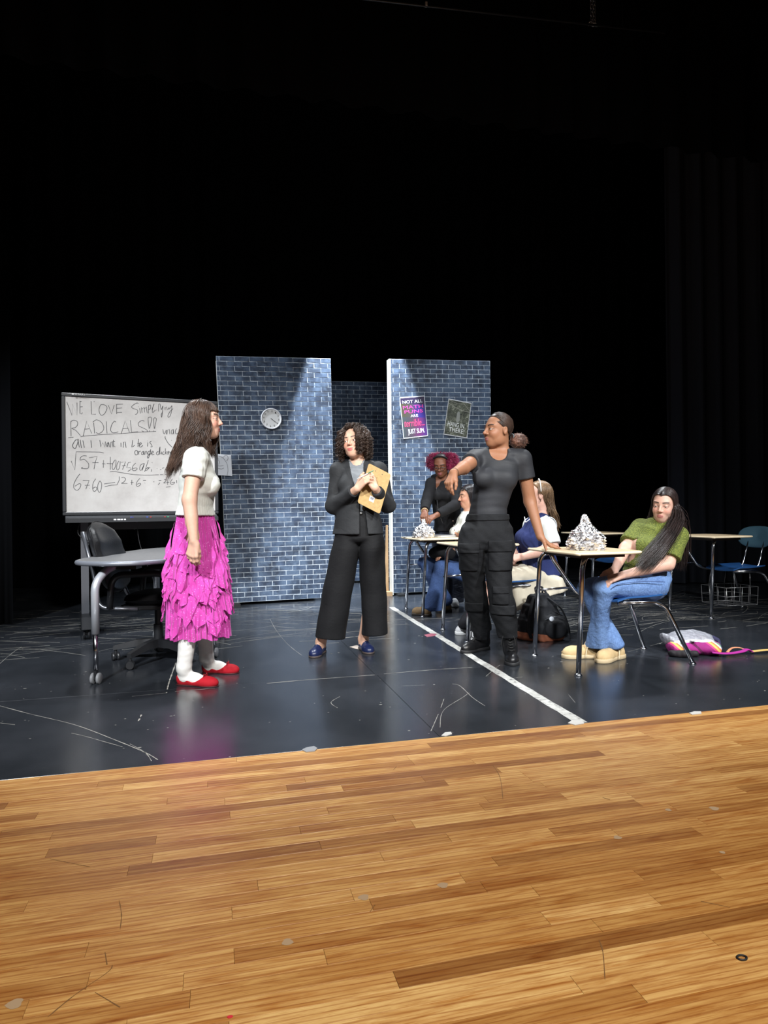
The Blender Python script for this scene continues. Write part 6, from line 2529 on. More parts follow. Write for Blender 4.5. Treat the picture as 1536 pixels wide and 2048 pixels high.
# ================================================================== PERSON: charcoal blazer with clipboard
def blazer_person():
    g = Figure(700, 4.78, 'person with dark curly hair in charcoal blazer holding a clipboard')
    J, G = g.J, g.G
    ft = unit_((-.12, -1, 0))
    side = V3(ft[1], -ft[0], 0)
    torso = [(J(716, 1066), .120, .085), (J(716, 1050), .125, .09), (J(716, 1010), .108, .084), (J(717, 965), .124, .096), (J(717, 942), .125, .074), (J(717, 927), .075, .05)]
    shR, elR, wrR = J(678, 941, .02), J(667, 1012, .0), J(714, 978, -.20)
    shL, elL, wrL = J(757, 941, .02), J(775, 1010, -.01), J(750, 976, -.20)
    F = g.F
    F.loft(torso, side, .05)
    for px in (697, 736):
        F.ell(J(px, 972, -.075), (.054, .045, .050), .05)
    for a, b, c in ((shR, elR, wrR), (shL, elL, wrL)):
        F.cone(V3(a[0] * .55 + J(717, 940)[0] * .45, a[1], a[2]), a, .045, .045, .04)
        F.path([a, b], [.045, .038], .03)
        F.path([b, c], [.039, .026], .02)
    g.C = F.copy()
    head = Head(J(708, 886, -.02), (-.34, -.93, .09), (-.14, 0, 1), s=.96, jaw=.98, lip=1.0, smile=.8)
    F.cone(J(716, 930, .0), J(713, 905, .0), .052, .047, .03)
    head.field(F, .02)
    t1 = hand(F, wrR, J(730, 958, -.225) - wrR, (-.45, -.75, .45), 'R', curls=[(.55, .6, .4), (.6, .65, .4), (.65, .7, .4), (.7, .7, .5)], s=1.0, thumb=(.85, .45, .10))
    t2 = hand(F, wrL, J(737, 957, -.19) - wrL, (.55, -.7, .35), 'L', curls=[(.7, .7, .4)] * 4, s=1.0, thumb=(.85, .45, .15))
    fR_toe, fL_toe = G(625, 1317), G(741, 1309)
    fR = Foot(g, fR_toe + V3(.05, .243, 0), fR_toe)
    fL = Foot(g, fL_toe + V3(-.07, .235, 0), fL_toe)
    anR, anL = fR.P(.2, 0, .075), fL.P(.2, 0, .075)
    for a, b, c, f_ in ((J(695, 1080), J(672, 1190, .02), anR, fR), (J(740, 1080), J(744, 1190, .05), anL, fL)):
        F.path([a, b, c], [.068, .052, .036], .02)
        F.cone(c, f_.P(.2, 0, .04), .036, .033, .02)
        f_.upper(F, .88, .92, .86)
    g.body(head, ((206, 164, 140), (182, 102, 98), (46, 32, 26), dict(blush=.5)), [box_of([wrR, wrL] + t1 + t2, .03)])
    head.eyes(g.root, (62, 42, 28), (.35, 1, 0))
    # --- grey top
    gt_ = Field().loft(torso, side, .05)
    for px in (697, 736):
        gt_.ell(J(px, 972, -.075), (.054, .045, .050), .05)
    sh = [J(690, 936, .02), J(744, 936, .02)]
    gt_.cone(sh[0], sh[1], .045, .045, .03)
    cw = sinoise(14, 70, 7, (.6, .4, 1.2))
    g.part('grey_top', gt_, .0055, cloth('satin_grey', (104, 108, 112), (136, 140, 144), 260, .1, .45, 7), .006,
           lambda x, y, z, D: smax(smax(D + .006 * cw(x, y, z), -conef(x, y, z, J(716, 928, -.01), J(713, 905, -.02), .050, .048), .004), plane_cut(J(716, 1040), (0, 0, -1))(x, y, z), .003))
    # --- wide trousers
    tr = Field()
    tr.loft([(J(716, 1018), .118, .094), (J(716, 1050), .148, .108), (J(717, 1074), .165, .112)], side, .05)
    tr.loft([(J(696, 1055), .085, .100), (J(692, 1095), .098, .105), (J(675, 1180, .02), .104, .10), (J(659, 1276, .06), .113, .105)], (1, 0, 0), .012)
    tr.loft([(J(740, 1055), .082, .100), (J(744, 1095), .093, .105), (J(747, 1180, .06), .092, .10), (J(749, 1270, .12), .100, .105)], (1, 0, 0), .012)
    w1 = sinoise(31, 26, 7, (.9, .9, .22))
    w2 = sinoise(32, 16, 6, (.6, .5, .9))

    def tpost(x, y, z, D):
        D = D + .009 * w1(x, y, z) * np.clip((1.0 - z) * 2, .2, 1) + .007 * w2(x, y, z)
        D = smax(D, plane_cut(J(716, 1021), (0, 0, 1))(x, y, z), .003)
        xm = J(705, 1270)[0]
        cut = np.where(x < xm, plane_cut(J(659, 1275, .06), (-.10, 0, -1))(x, y, z), plane_cut(J(749, 1268, .12), (.03, 0, -1))(x, y, z))
        return smax(D, cut, .003)
    TRM = cloth('black_crepe', (17, 17, 19), (24, 24, 26), 240, .12, .75, 5, wrinkle=.10)
    tro = g.part('wide_trousers', tr, .006, TRM, 0.0, tpost, cover=.006)
    MB().lathe([(0, 0), (.009, 0), (.009, .004), (0, .005)], J(722, 1026, -.107), 12, Matrix.Rotation(math.pi / 2, 3, 'X').to_4x4()).build('waist_button', plain('silver_button', (190, 190, 190), .3, .8), tro, True)
    # --- blazer
    bz = Field()
    bt = [(J(716, 1076), .186, .140), (J(716, 1040), .160, .122), (J(716, 1010), .134, .108), (J(717, 968), .142, .116), (J(717, 942), .142, .092), (J(717, 929), .090, .062)]
    bz.loft(bt, side, .05)
    for px in (697, 736):
        bz.ell(J(px, 974, -.082), (.060, .048, .056), .05)
    for a, b, c in ((shR, elR, wrR), (shL, elL, wrL)):
        bz.cone(V3(a[0] * .5 + J(717, 940)[0] * .5, a[1], a[2] + .004), a, .052, .055, .04)
        e = b + (c - b) * .86
        bz.path([a, b], [.056, .050], .03).path([b, e], [.051, .037], .025)
    cR, cL = plane_cut(elR + (wrR - elR) * .86, wrR - elR), plane_cut(elL + (wrL - elL) * .86, wrL - elL)
    z_of = lambda py: J(717, py, -.1)[2]
    zs = np.array([z_of(p) for p in (1076, 1045, 1010, 990, 965, 945, 920, 900)])
    xc = np.array([J(p, 1000, -.1)[0] for p in (727, 726, 724, 722, 718, 715, 713, 712)])
    hw_ = np.array([.030, .024, .016, .020, .034, .044, .050, .052])
    b1 = sinoise(41, 34, 7, (.7, .5, .8))
    b2 = sinoise(42, 75, 7, (.6, .5, .8))

    def bpost(x, y, z, D):
        D = D + .0035 * b1(x, y, z) + .0030 * b2(x, y, z)
        zz = np.broadcast_to(z, D.shape)
        c_ = np.interp(zz.ravel(), zs, xc).reshape(D.shape)
        w_ = np.interp(zz.ravel(), zs, hw_).reshape(D.shape)
        arm = np.minimum(conef(x, y, z, elR, wrR, .065, .05), conef(x, y, z, elL, wrL, .065, .05))
        gap = np.maximum(w_ - np.abs(x - c_), -(y + .0)) if False else np.where(y < .0, w_ - np.abs(x - c_), -1)
        gap = np.where(arm < 0, -1, gap)
        D = smax(D, gap, .004)
        D = smax(D, -conef(x, y, z, J(716, 935, -.01), J(713, 905, -.02), .060, .056), .004)
        for a, b, c in ((elR, wrR, cR), (elL, wrL, cL)):
            D = smax(D, np.where((conef(x, y, z, a, b + (b - a) * .2, .07, .07) < 0) & (c(x, y, z) > -.05), c(x, y, z), -1), .003)
        return smax(D, plane_cut(J(716, 1068), (0, 0, -1))(x, y, z), .003)
    BZM = cloth('charcoal_suiting', (36, 37, 39), (46, 47, 49), 320, .12, .7, 4, wrinkle=.14)
    blz = g.part('blazer', bz, .0055, BZM, .004, bpost, cover=.008)
    # --- navy loafers
    LO = plain('navy_leather', (22, 31, 66), .34)
    for f_ in (fR, fL):
        U = Field()
        f_.upper(U, 1.0, 1.0, 1.02)

        def lpost(x, y, z, D, f_=f_):
            u = ((x - f_.h[0]) * f_.d[0] + (y - f_.h[1]) * f_.d[1]) / f_.L
            zc = .068 - .035 * np.clip((u - .12) * 4, 0, 1) + np.where(u > .5, (u - .5) * 1.2, 0)
            return smax(smax(D, z - zc, .003), .010 - z, .001)
        lf = g.part('loafer', U, .0035, LO, .005, lpost)
        f_.sole('sole', plain('loafer_sole', (72, 62, 58), .6), 0.0, .014, 1.10, lf)
        MB().tube([f_.P(.52, -.034, .040), f_.P(.54, -.018, .056), f_.P(.55, 0, .060), f_.P(.54, .018, .056), f_.P(.52, .034, .040)], .005, 6, False, .6).build('strap', LO, lf, True)
    # --- curly hair
    HM = hair_material('dark_curly_hair', (24, 17, 14), (70, 52, 42), .4)
    cp = skull_cap(g, head, HM, 1.10, face=.015)
    rr = np.random.RandomState(17)
    Ls = fall_lines(head, 190, rr, (.80, 2 * math.pi - .80), lambda a: rr.uniform(.05, .15), vol=(.08, .58), curl=(.013, 6), end=1.7, m=(16, 26), flare=.5, polar=(.02, 1.3))
    Ls += fall_lines(head, 46, rr, (.66, 1.2), lambda a: rr.uniform(.05, .13), vol=(.12, .42), curl=(.012, 6), end=1.6, m=(16, 26), flare=.5, polar=(.02, .5))
    Ls += fall_lines(head, 46, rr, (-1.2, -.66), lambda a: rr.uniform(.05, .13), vol=(.12, .42), curl=(.012, 6), end=1.6, m=(16, 26), flare=.5, polar=(.02, .5))
    Ls += fall_lines(head, 50, rr, (-3.14, 3.14), .003, vol=(.14, .34), curl=(.012, 3), polar=(.0, .3), end=.80, m=(38, 4))
    strands('hair_curls', clump(Ls, 6, .0034, 3), .0020, .0013, HM, cp)
    # --- clipboard and pen
    cb = thing('clipboard', g.root.location, -YAW, 'brown hardboard clipboard clutched by the person in the blazer', 'clipboard')
    C = [J(737.5, 926, -.135), J(782, 949, -.13), J(760, 1028, -.165), J(714.6, 1005, -.175)]
    ux, uy = unit_(C[1] - C[0]), unit_(C[0] - C[3])
    w_, h_ = np.linalg.norm(C[1] - C[0]), np.linalg.norm(C[0] - C[3])
    nn = unit_(np.cross(ux, uy))
    if nn[1] > 0:
        nn = -nn
    ctr_ = sum(C) / 4
    M = Matrix(((ux[0], uy[0], -nn[0], ctr_[0]), (ux[1], uy[1], -nn[1], ctr_[1]), (ux[2], uy[2], -nn[2], ctr_[2]), (0, 0, 0, 1)))
    hb = NT('hardboard').s(Roughness=.6)
    hb.l(hb.ramp(hb.noise(hb.coords('Object'), 60, 4, .7), [(.3, lin((156, 124, 72))), (.7, lin((180, 147, 90)))]), hb.b.inputs['Base Color'])
    MB().slab(rrect(-w_ / 2, -h_ / 2, w_ / 2, h_ / 2, .014), 0, .0035, .0006, M).build('board', hb.m, cb)
    for sx in (-1, 1):
        MB().lathe([(0, -.001), (.0032, -.001), (.0032, .001), (0, .001)], tuple((M @ Vector((sx * .026, h_ * .40, -.0003)))), 10, M.to_3x3().to_4x4()).build('rivet', plain('dark_rivet', (70, 60, 50), .4, .6), cb)
    MB().slab(rrect(-.018, -.016, .018, .020, .001), -.0006, 0, 0, M @ Matrix.Translation((.004, -h_ * .27, 0))).build('sticker', plain('sticker_white', (206, 206, 208), .6), cb)
    MB().slab(rrect(-.012, -.002, .012, .014, .001), -.0009, -.0006, 0, M @ Matrix.Translation((.004, -h_ * .27, 0))).build('sticker_print', plain('sticker_grey', (120, 122, 130), .6), cb)
    MB().slab(rrect(-.05, h_ * .40, .05, h_ * .485, .006), .004, .014, .002, M).build('metal_clip', CHROME, cb)
    pn = thing('pencil', g.root.location, -YAW, 'green tipped pencil held against the brown clipboard', 'pencil')
    a, b = J(714, 958, -.235), J(747.5, 941, -.215)
    MB().tube([a, a * .35 + b * .65], .0034, 8).build('barrel', plain('pencil_white', (196, 198, 196), .4), pn, True)
    MB().tube([a * .35 + b * .65, a * .05 + b * .95, b], [.0036, .0034, .0012], 8).build('grip', plain('pencil_green', (58, 120, 92), .4), pn, True)
    return g


blazer_person()

# ================================================================== PERSON: green sweater, seated
def denim(name, c, c2):
    t = NT(name).s(Roughness=.85)
    v = t.coords('Object')
    n1 = t.noise(v, 5.0, 4.0, .6)
    n2 = t.noise(t.coords('Object', (1, 1, .25)), 160.0, 3.0, .6)
    base = t.ramp(n1, [(.32, lin(c)), (.68, lin(c2))])
    t.l(t.mix(t.ramp(n2, [(.45, (0, 0, 0)), (.7, (.35, .35, .35))]), base, rgba(tuple(min(255, x * 1.25) for x in c2))), t.b.inputs['Base Color'])
    bp = t.bump(n2, .25, .004)
    b2 = t.n('ShaderNodeBump', i_Strength=.35, i_Distance=.02)
    t.l(t.noise(t.coords('Object', (1, 1, 1.8)), 15.0, 3.0, .55, 1.0), b2.inputs['Height'])
    t.l(b2.outputs[0], bp.inputs['Normal'])
    return t.m


def seam_line(fig, pts, parent, mat, r=.0022):
    MB().tube(catmull(pts, 6), r, 5).build('seam', mat, parent, True)


def green_person():
    g = Figure(1290, 4.57, 'seated person with long black hair in green sweater and blue jeans')
    J, G = g.J, g.G
    ft = unit_((-.80, -.60, 0))
    side = V3(ft[1], -ft[0], 0)
    torso = [(J(1298, 1166, .02), .140, .120), (J(1288, 1138, .02), .125, .112), (J(1298, 1098, .02), .130, .110), (J(1312, 1066, .02), .130, .082), (J(1319, 1048, .01), .072, .05)]
    shR, elR, wrR = J(1281, 1056, .13), J(1251, 1096, .02), J(1230, 1139, -.10)
    shL, elL, wrL = J(1356, 1072, -.08), J(1336, 1129, -.16), J(1246, 1150, -.21)
    F = g.F
    F.loft(torso, side, .05)
    bust = [(J(1283, 1092, -.04), (.055, .055, .052)), (J(1308, 1096, -.10), (.055, .055, .052))]
    for c, r in bust:
        F.ell(c, r, .05)
    for a, b, c in ((shR, elR, wrR), (shL, elL, wrL)):
        F.cone(a * .5 + J(1317, 1058, .02) * .5, a, .046, .046, .04)
        F.path([a, b], [.046, .039], .03)
        F.path([b, b * .55 + c * .45, c], [.040, .037, .026], .02)
    g.C = F.copy()
    head = Head(J(1328, 1010, -.02), (-.60, -.78, -.16), (.13, 0, 1), s=.97, jaw=.95, eye_open=.75, smile=-.5)
    F.cone(J(1322, 1052, .01), J(1328, 1028, .0), .052, .047, .03)
    head.field(F, .02)
    t1 = hand(F, wrR, J(1212, 1150, -.14) - wrR, (-.2, -.5, .85), 'R', curls=[(.25, .2, .1), (.35, .25, .15), (.4, .3, .2), (.4, .35, .2)], spread=.3, thumb=(.8, .5, -.1))
    t2 = hand(F, wrL, J(1218, 1160, -.21) - wrL, (-.1, -.35, 1), 'L', curls=[(.25, .3, .2)] * 4, thumb=(.85, .4, -.1))
    hipL, knL, anL = J(1300, 1172, -.09), J(1206, 1173, -.17), J(1196, 1282, .0)
    hipR, knR, anR = J(1282, 1168, .08), J(1174, 1177, .0), J(1228, 1284, -.03)
    for a, b, c in ((hipL, knL, anL), (hipR, knR, anR)):
        F.path([a, b], [.072, .052], .03)
        F.path([b, c], [.050, .034], .02)
    g.body(head, ((206, 166, 148), (178, 116, 110), (46, 36, 32), dict(blush=.45)), [box_of([wrR] + t1, .03), box_of([wrL] + t2, .03)])
    head.eyes(g.root, (60, 44, 32), (.05, 1, -.45))
    # --- sweater
    sw = Field()
    st = [(J(1292, 1150, .02), .142, .132), (J(1288, 1134, .02), .140, .128), (J(1298, 1098, .02), .142, .122), (J(1312, 1066, .02), .140, .092), (J(1319, 1047, .01), .080, .058)]
    sw.loft(st, side, .05)
    for c, r in bust:
        sw.ell(c, r, .05)
    cuts = []
    for a, b in ((shR, elR), (shL, elL)):
        sw.cone(a * .5 + J(1317, 1058, .02) * .5, a, .052, .056, .04)
        e = a + (b - a) * .82
        sw.path([a, e], [.058, .062], .03)
        cuts.append((a, b, plane_cut(a + (b - a) * .78, b - a)))
    sw.cone(J(1322, 1052, .01), J(1326, 1036, .0), .060, .055, .02)
    n1 = sinoise(51, 30, 7, (.6, .6, 1.2))
    kn = sinoise(52, 210, 6)
    hemp = plane_cut(J(1290, 1146, 0), (.05, -.1, -1))

    def post(x, y, z, D):
        D = D + .005 * n1(x, y, z) + .0012 * kn(x, y, z)
        for a, b, c in cuts:
            D = smax(D, np.where((conef(x, y, z, a, b, .10, .10) < 0) & (c(x, y, z) > -.05), c(x, y, z), -1), .004)
        D = smax(D, -conef(x, y, z, J(1324, 1050, .0), J(1329, 1020, -.01), .048, .055), .003)
        return smax(D, hemp(x, y, z), .006)
    km = NT('green_knit').s(Roughness=.9)
    v = km.coords('Object')
    vo = km.n('ShaderNodeTexVoronoi', feature='F1', i_Scale=110.0)
    km.l(v, vo.inputs['Vector'])
    base = km.ramp(vo.outputs['Distance'], [(.1, lin((124, 130, 56))), (.6, lin((80, 90, 34)))])
    km.l(km.mix(km.ramp(km.noise(v, 40, 3), [(.4, (0, 0, 0)), (.7, (.4, .4, .4))]), base, rgba((106, 116, 44))), km.b.inputs['Base Color'])
    km.bump(vo.outputs['Distance'], .5, .006)
    g.part('knit_sweater', sw, .005, km.m, .004, post, cover=.006)
    # --- flared jeans
    jn = Field()
    jn.loft([(J(1300, 1164, .02), .150, .125), (J(1294, 1140, .02), .142, .120)], side, .03)
    jn.path([J(1306, 1172, -.08), hipL * .5 + knL * .5, knL], [.098, .086, .066], .03)
    jn.path([J(1290, 1168, .08), hipR * .5 + knR * .5, knR], [.096, .084, .066], .03)
    hmL, hmR = J(1193, 1296, .02), J(1230, 1292, -.02)
    jn.loft([(knL + V3(.01, 0, -.01), .062, .064), (knL * .45 + hmL * .55, .060, .062), (hmL, .074, .082)], (1, .2, 0), .02)
    jn.loft([(knR + V3(.01, 0, -.01), .060, .062), (knR * .45 + hmR * .55, .054, .058), (hmR, .062, .075)], (1, .2, 0), .02)
    f1, f2 = sinoise(61, 38, 8, (.9, .7, .9)), sinoise(62, 85, 7, (1, .8, .6))

    def jpost(x, y, z, D):
        D = D + .006 * f1(x, y, z) + .003 * f2(x, y, z)
        D = smax(D, plane_cut(J(1290, 1140, 0), (0, 0, 1))(x, y, z), .004)
        return smax(D, .075 - z, .003)
    DN = denim('mid_blue_denim', (70, 98, 146), (106, 136, 182))
    je = g.part('jeans', jn, .0055, DN, 0.0, jpost)
    TH = plain('denim_stitch', (58, 78, 122), .8)
    seam_line(g, [J(1330, 1164, -.20), J(1290, 1163, -.215), J(1240, 1168, -.235), J(1222, 1178, -.235)], je, TH)
    seam_line(g, [J(1224, 1184, -.225), J(1220, 1215, -.13), J(1214, 1255, -.045), J(1209, 1294, .0)], je, TH)
    # --- tan shoes with laces
    TAN = cloth('tan_nubuck', (176, 150, 108), (198, 172, 130), 200, .2, .85, 14)
    for heel, toe in ((G(1199, 1315), G(1123, 1316)), (G(1245, 1314), G(1195, 1327))):
        f_ = Foot(g, heel, toe)
        U = Field()
        f_.upper(U, 1.25, 1.12, 1.5)
        sh = g.part('shoe', U, .0038, TAN, 0.0, lambda x, y, z, D: smax(smax(D, .020 - z, .002), z - .088, .006))
        f_.sole('sole', plain('cream_sole', (188, 168, 134), .7), 0.0, .028, 1.34, sh)
        laces(f_, sh, plain('cream_lace', (214, 198, 168), .8), .30, .55, lambda u: .086 - (u - .3) * .10, 4, .028, .0030)
        MB().tube(catmull([f_.P(.98, -.02, .034), f_.P(.9, -.045, .04), f_.P(.7, -.055, .045), f_.P(.5, -.042, .07)], 5), .003, 5).build('welt_seam', plain('tan_dark', (150, 124, 86), .8), sh, True)
    # --- long straight hair with a middle part
    HM = hair_material('black_brown_hair', (16, 12, 13), (54, 42, 40), .34)
    cp = skull_cap(g, head, HM, 1.03, face=.02)
    rr = np.random.RandomState(27)
    guideL = [J(1352, 1018, -.05), J(1355, 1040, -.10), J(1342, 1066, -.16), J(1322, 1092, -.205), J(1300, 1116, -.225), J(1279, 1137, -.235)]
    Ls = fall_lines(head, 800, rr, (-2.1, -1.0), .2, vol=(.03, .13), part=(-.5, .90), guide=guideL, spread=.023, wave=(.003, 2))
    guideB = [J(1352, 1018, .06), J(1362, 1045, .09), J(1366, 1075, .10), J(1364, 1110, .12), J(1358, 1135, .12)]
    Ls += fall_lines(head, 450, rr, (2.0, 4.2), .2, vol=(.03, .12), part=(-.95, -.1), guide=guideB, spread=.022, wave=(.004, 2))
    guideR = [J(1308, 1020, .05), J(1302, 1040, .08), J(1292, 1056, .10), J(1296, 1085, .14)]
    Ls += fall_lines(head, 420, rr, (1.0, 2.0), .2, vol=(.03, .10), part=(-.5, .90), guide=guideR, spread=.013, wave=(.003, 2))
    strands('hair_strands', Ls, .0017, .0012, HM, cp)
    return g


green_person()


# ================================================================== PERSON: navy vest, seated at the middle desk
def vest_person():
    g = Figure(1075, 5.64, 'seated person with white headband in navy knit vest and cream skirt')
    J, G = g.J, g.G
    ft = unit_((-.93, -.36, 0))
    side = V3(ft[1], -ft[0], 0)
    torso = [(J(1084, 1145), .120, .105), (J(1076, 1118), .125, .110), (J(1072, 1078), .135, .112), (J(1077, 1048), .130, .080), (J(1082, 1032), .072, .05)]
    shL, elL, wrL = J(1094, 1053, -.14), J(1106, 1096, -.20), J(1048, 1113, -.20)
    shR, elR, wrR = J(1062, 1052, .14), J(1050, 1095, .17), J(1030, 1110, .02)
    F = g.F
    F.loft(torso, side, .05)
    bust = [(J(1052, 1078, -.08), (.055, .055, .055)), (J(1046, 1076, .04), (.055, .055, .055))]
    for c, r in bust:
        F.ell(c, r, .05)
    for a, b, c in ((shL, elL, wrL), (shR, elR, wrR)):
        F.cone(a * .5 + J(1078, 1044) * .5, a, .048, .048, .04)
        F.path([a, b], [.050, .044], .03)
        F.path([b, b * .55 + c * .45, c], [.046, .042, .029], .02)
    g.C = F.copy()
    head = Head(J(1077, 991, 0), (-.97, .10, -.02), (0, 0, 1), s=1.0, eye_open=.9)
    F.cone(J(1084, 1036), J(1082, 1012), .056, .050, .03)
    head.field(F, .02)
    t1 = hand(F, wrL, J(1028, 1117, -.16) - wrL, (-.2, -.7, .7), 'L', curls=[(.4, .4, .3)] * 4)
    t2 = hand(F, wrR, J(1018, 1116, -.04) - wrR, (-.2, -.5, .8), 'R', curls=[(.4, .4, .3)] * 4)
    hipL, knL, anL = J(1084, 1160, -.07), J(1000, 1152, -.10), J(944, 1254, -.28)
    hipR, knR, anR = J(1076, 1156, .09), J(994, 1148, .08), J(926, 1248, -.20)
    for a, b, c in ((hipL, knL, anL), (hipR, knR, anR)):
        F.path([a, b], [.058, .048], .03)
        F.path([b, c], [.046, .034], .02)
    g.body(head, ((212, 168, 152), (190, 112, 108), (92, 66, 48), dict(blush=.5)), [box_of([wrL] + t1, .03)], hh=.003, hf=.0032)
    head.eyes(g.root, (70, 60, 50), (0, 1, 0))
    # white shirt
    sh = Field().loft([(J(1076, 1110), .128, .112), torso[2], torso[3], torso[4]], side, .05)
    cuts = []
    for a, b in ((shL, elL), (shR, elR)):
        sh.cone(a * .5 + J(1078, 1044) * .5, a, .052, .056, .04)
        sh.path([a, a + (b - a) * .9], [.060, .068], .03)
        cuts.append((a, b, plane_cut(a + (b - a) * .84, b - a)))
    n1 = sinoise(71, 45, 7)

    def post(x, y, z, D):
        D = D + .005 * n1(x, y, z)
        for a, b, c in cuts:
            D = smax(D, np.where((conef(x, y, z, a, b, .11, .11) < 0) & (c(x, y, z) > -.05), c(x, y, z), -1), .004)
        return smax(D, -conef(x, y, z, J(1080, 1040, -.01), J(1082, 1010, 0), .058, .056), .003)
    g.part('white_shirt', sh, .0065, cloth('white_cotton', (206, 208, 206), (222, 224, 222), 260, .15, .85, 10), .006, post, cover=.005)
    # navy knit vest
    vs = Field().loft([(J(1085, 1150), .160, .135), (J(1077, 1118), .142, .128), (J(1072, 1078), .146, .126), (J(1077, 1048), .122, .094), (J(1081, 1035), .085, .062)], side, .05)
    for c, r in bust:
        vs.ell(c, (.062, .062, .06), .05)
    n2 = sinoise(72, 30, 6)
    vneck = J(1062, 1030, -.05)

    def vpost(x, y, z, D):
        s_ = (x * side[0] + y * side[1])
        D = D + .005 * n2(x, y, z) + .0022 * np.sin(s_ * 240)
        for a in (shL, shR):
            D = smax(D, -ellf(x, y, z, a, (.062, .062, .085)), .006)
        D = smax(D, -ellf(x, y, z, vneck, (.060, .055, .052)), .004)
        return smax(D, plane_cut(J(1084, 1158), (.25, 0, -1))(x, y, z), .004)
    NV = cloth('navy_cable_knit', (34, 42, 84), (44, 54, 100), 160, .4, .9, 9)
    ve = g.part('knit_vest', vs, .006, NV, .008, vpost, cover=.010)
    tr_m = plain('vest_trim_white', (200, 204, 212), .8)
    # trim along the arm hole and neck
    r0 = .066
    MB().tube([shL + V3(.012, -.005, 0) + r0 * (V3(1, 0, 0) * math.cos(q) * .98 + V3(0, -.25, 1) * math.sin(q) * 1.15) for q in np.linspace(-.7, 3.6, 20)], .004, 6).build('trim', tr_m, ve, True)
    MB().tube(catmull([J(1076, 1026, -.09), J(1066, 1033, -.115), J(1055, 1042, -.135), J(1051, 1044, -.12), J(1049, 1034, -.08)], 6), .004, 6).build('trim', tr_m, ve, True)
    # cream skirt
    sk = Field()
    sk.loft([(J(1094, 1156, 0), .165, .095), (J(1050, 1148, -.01), .180, .085), (J(1000, 1150, -.02), .165, .075)], side, .04)
    sk.loft([(J(1098, 1160, -.03), .17, .07), (J(1102, 1180, -.03), .20, .085), (J(1104, 1205, -.03), .22, .10)], side, .05)
    sk.loft([(J(1050, 1155, -.02), .175, .12), (J(1056, 1190, -.02), .20, .16), (J(1060, 1225, -.02), .22, .19)], side, .05)
    sk.loft([(J(1008, 1155, -.03), .175, .075), (J(1022, 1195, -.03), .19, .085), (J(1032, 1232, -.03), .20, .09)], side, .05)
    n3 = sinoise(73, 60, 9, (1, 1, .10))

    def kpost(x, y, z, D):
        D = D + .016 * n3(x, y, z) * np.clip((.56 - z) * 5, .12, 1)
        return smax(D, plane_cut(J(1075, 1200, -.1), (.40, 0, -1))(x, y, z), .004)
    g.part('cream_skirt', sk, .0065, cloth('cream_cotton', (186, 178, 160), (206, 198, 180), 220, .2, .9, 6), 0.0, kpost, cover=.010)
    # socks and sneakers
    for an, heel, toe in ((anL, G(951, 1276), G(934, 1283)), (anR, G(930, 1263), G(912, 1270))):
        f0 = Foot(g, heel, toe)
        f_ = Foot(g, np.asarray(toe) + V3(.18, .12, 0), toe)
        U = Field()
        f_.upper(U, 1.15, 1.1, 1.4)
        up = g.part('sneaker', U, .005, plain('white_leather', (206, 206, 208), .5), 0.0, lambda x, y, z, D: smax(smax(D, .015 - z, .002), z - .075, .004))
        f_.sole('sole', plain('white_rubber', (214, 214, 214), .6), 0.0, .026, 1.22, up)
        L = Field().path([an * .6 + (knL if an is anL else knR) * .4, an, f_.P(.22, 0, .05)], [.046, .042, .036], .02)
        g.part('sock', L, .006, cloth('black_sock', (20, 20, 24), None, 200, .2, .9), 0.0)
    # light brown hair and white headband
    HM = hair_material('light_brown_hair', (60, 44, 32), (140, 112, 84), .4)
    cp = skull_cap(g, head, HM, 1.05)
    rr = np.random.RandomState(37)
    gd = [J(1096, 1005, .0), J(1102, 1022, -.03), J(1105, 1040, .02), J(1111, 1058, .03)]
    Ls = fall_lines(head, 520, rr, (-3.6, -1.72), .2, vol=(.03, .12), part=(-.95, .35), guide=gd, spread=.02, wave=(.006, 3))
    gd2 = [J(1096, 1005, .08), J(1100, 1025, .1), J(1104, 1050, .1)]
    Ls += fall_lines(head, 200, rr, (1.7, 2.8), .2, vol=(.03, .12), polar=(.05, .9), guide=gd2, spread=.02, wave=(.006, 3))
    Ls += fall_lines(head, 150, rr, (-2.0, -1.3), .02, vol=(.03, .08), polar=(.05, .5), end=1.5, m=(14, 6))
    L2 = fall_lines(head, 60, rr, (1.2, 1.7), .10, vol=(.03, .08), polar=(.05, .5), end=1.6)
    strands('hair_strands', [l for l in Ls if len(l) == 26], .0026, .0018, HM, cp)
    strands('hair_strands', [l for l in Ls if len(l) == 20], .0026, .0018, HM, cp)
    strands('hair_strands', L2, .0026, .0018, HM, cp)
    pts = []
    for q in np.linspace(-1.62, 1.62, 24):
        p = SK0 + SKR * 1.13 * np.array([math.sin(q), .08 - .05 * abs(math.sin(q)), math.cos(q)])
        pts.append(head.w(p))
    MB().tube(pts, .010, 8, False, .45).build('headband', plain('white_satin', (226, 224, 220), .5), g.root, True)
    MB().tube([head.w((-.082, -.006, -.030 - .008 * k)) for k in range(4)], .0035, 6).build('earring', plain('dark_bead', (70, 50, 40), .4), g.root, True)
    return g


vest_person()


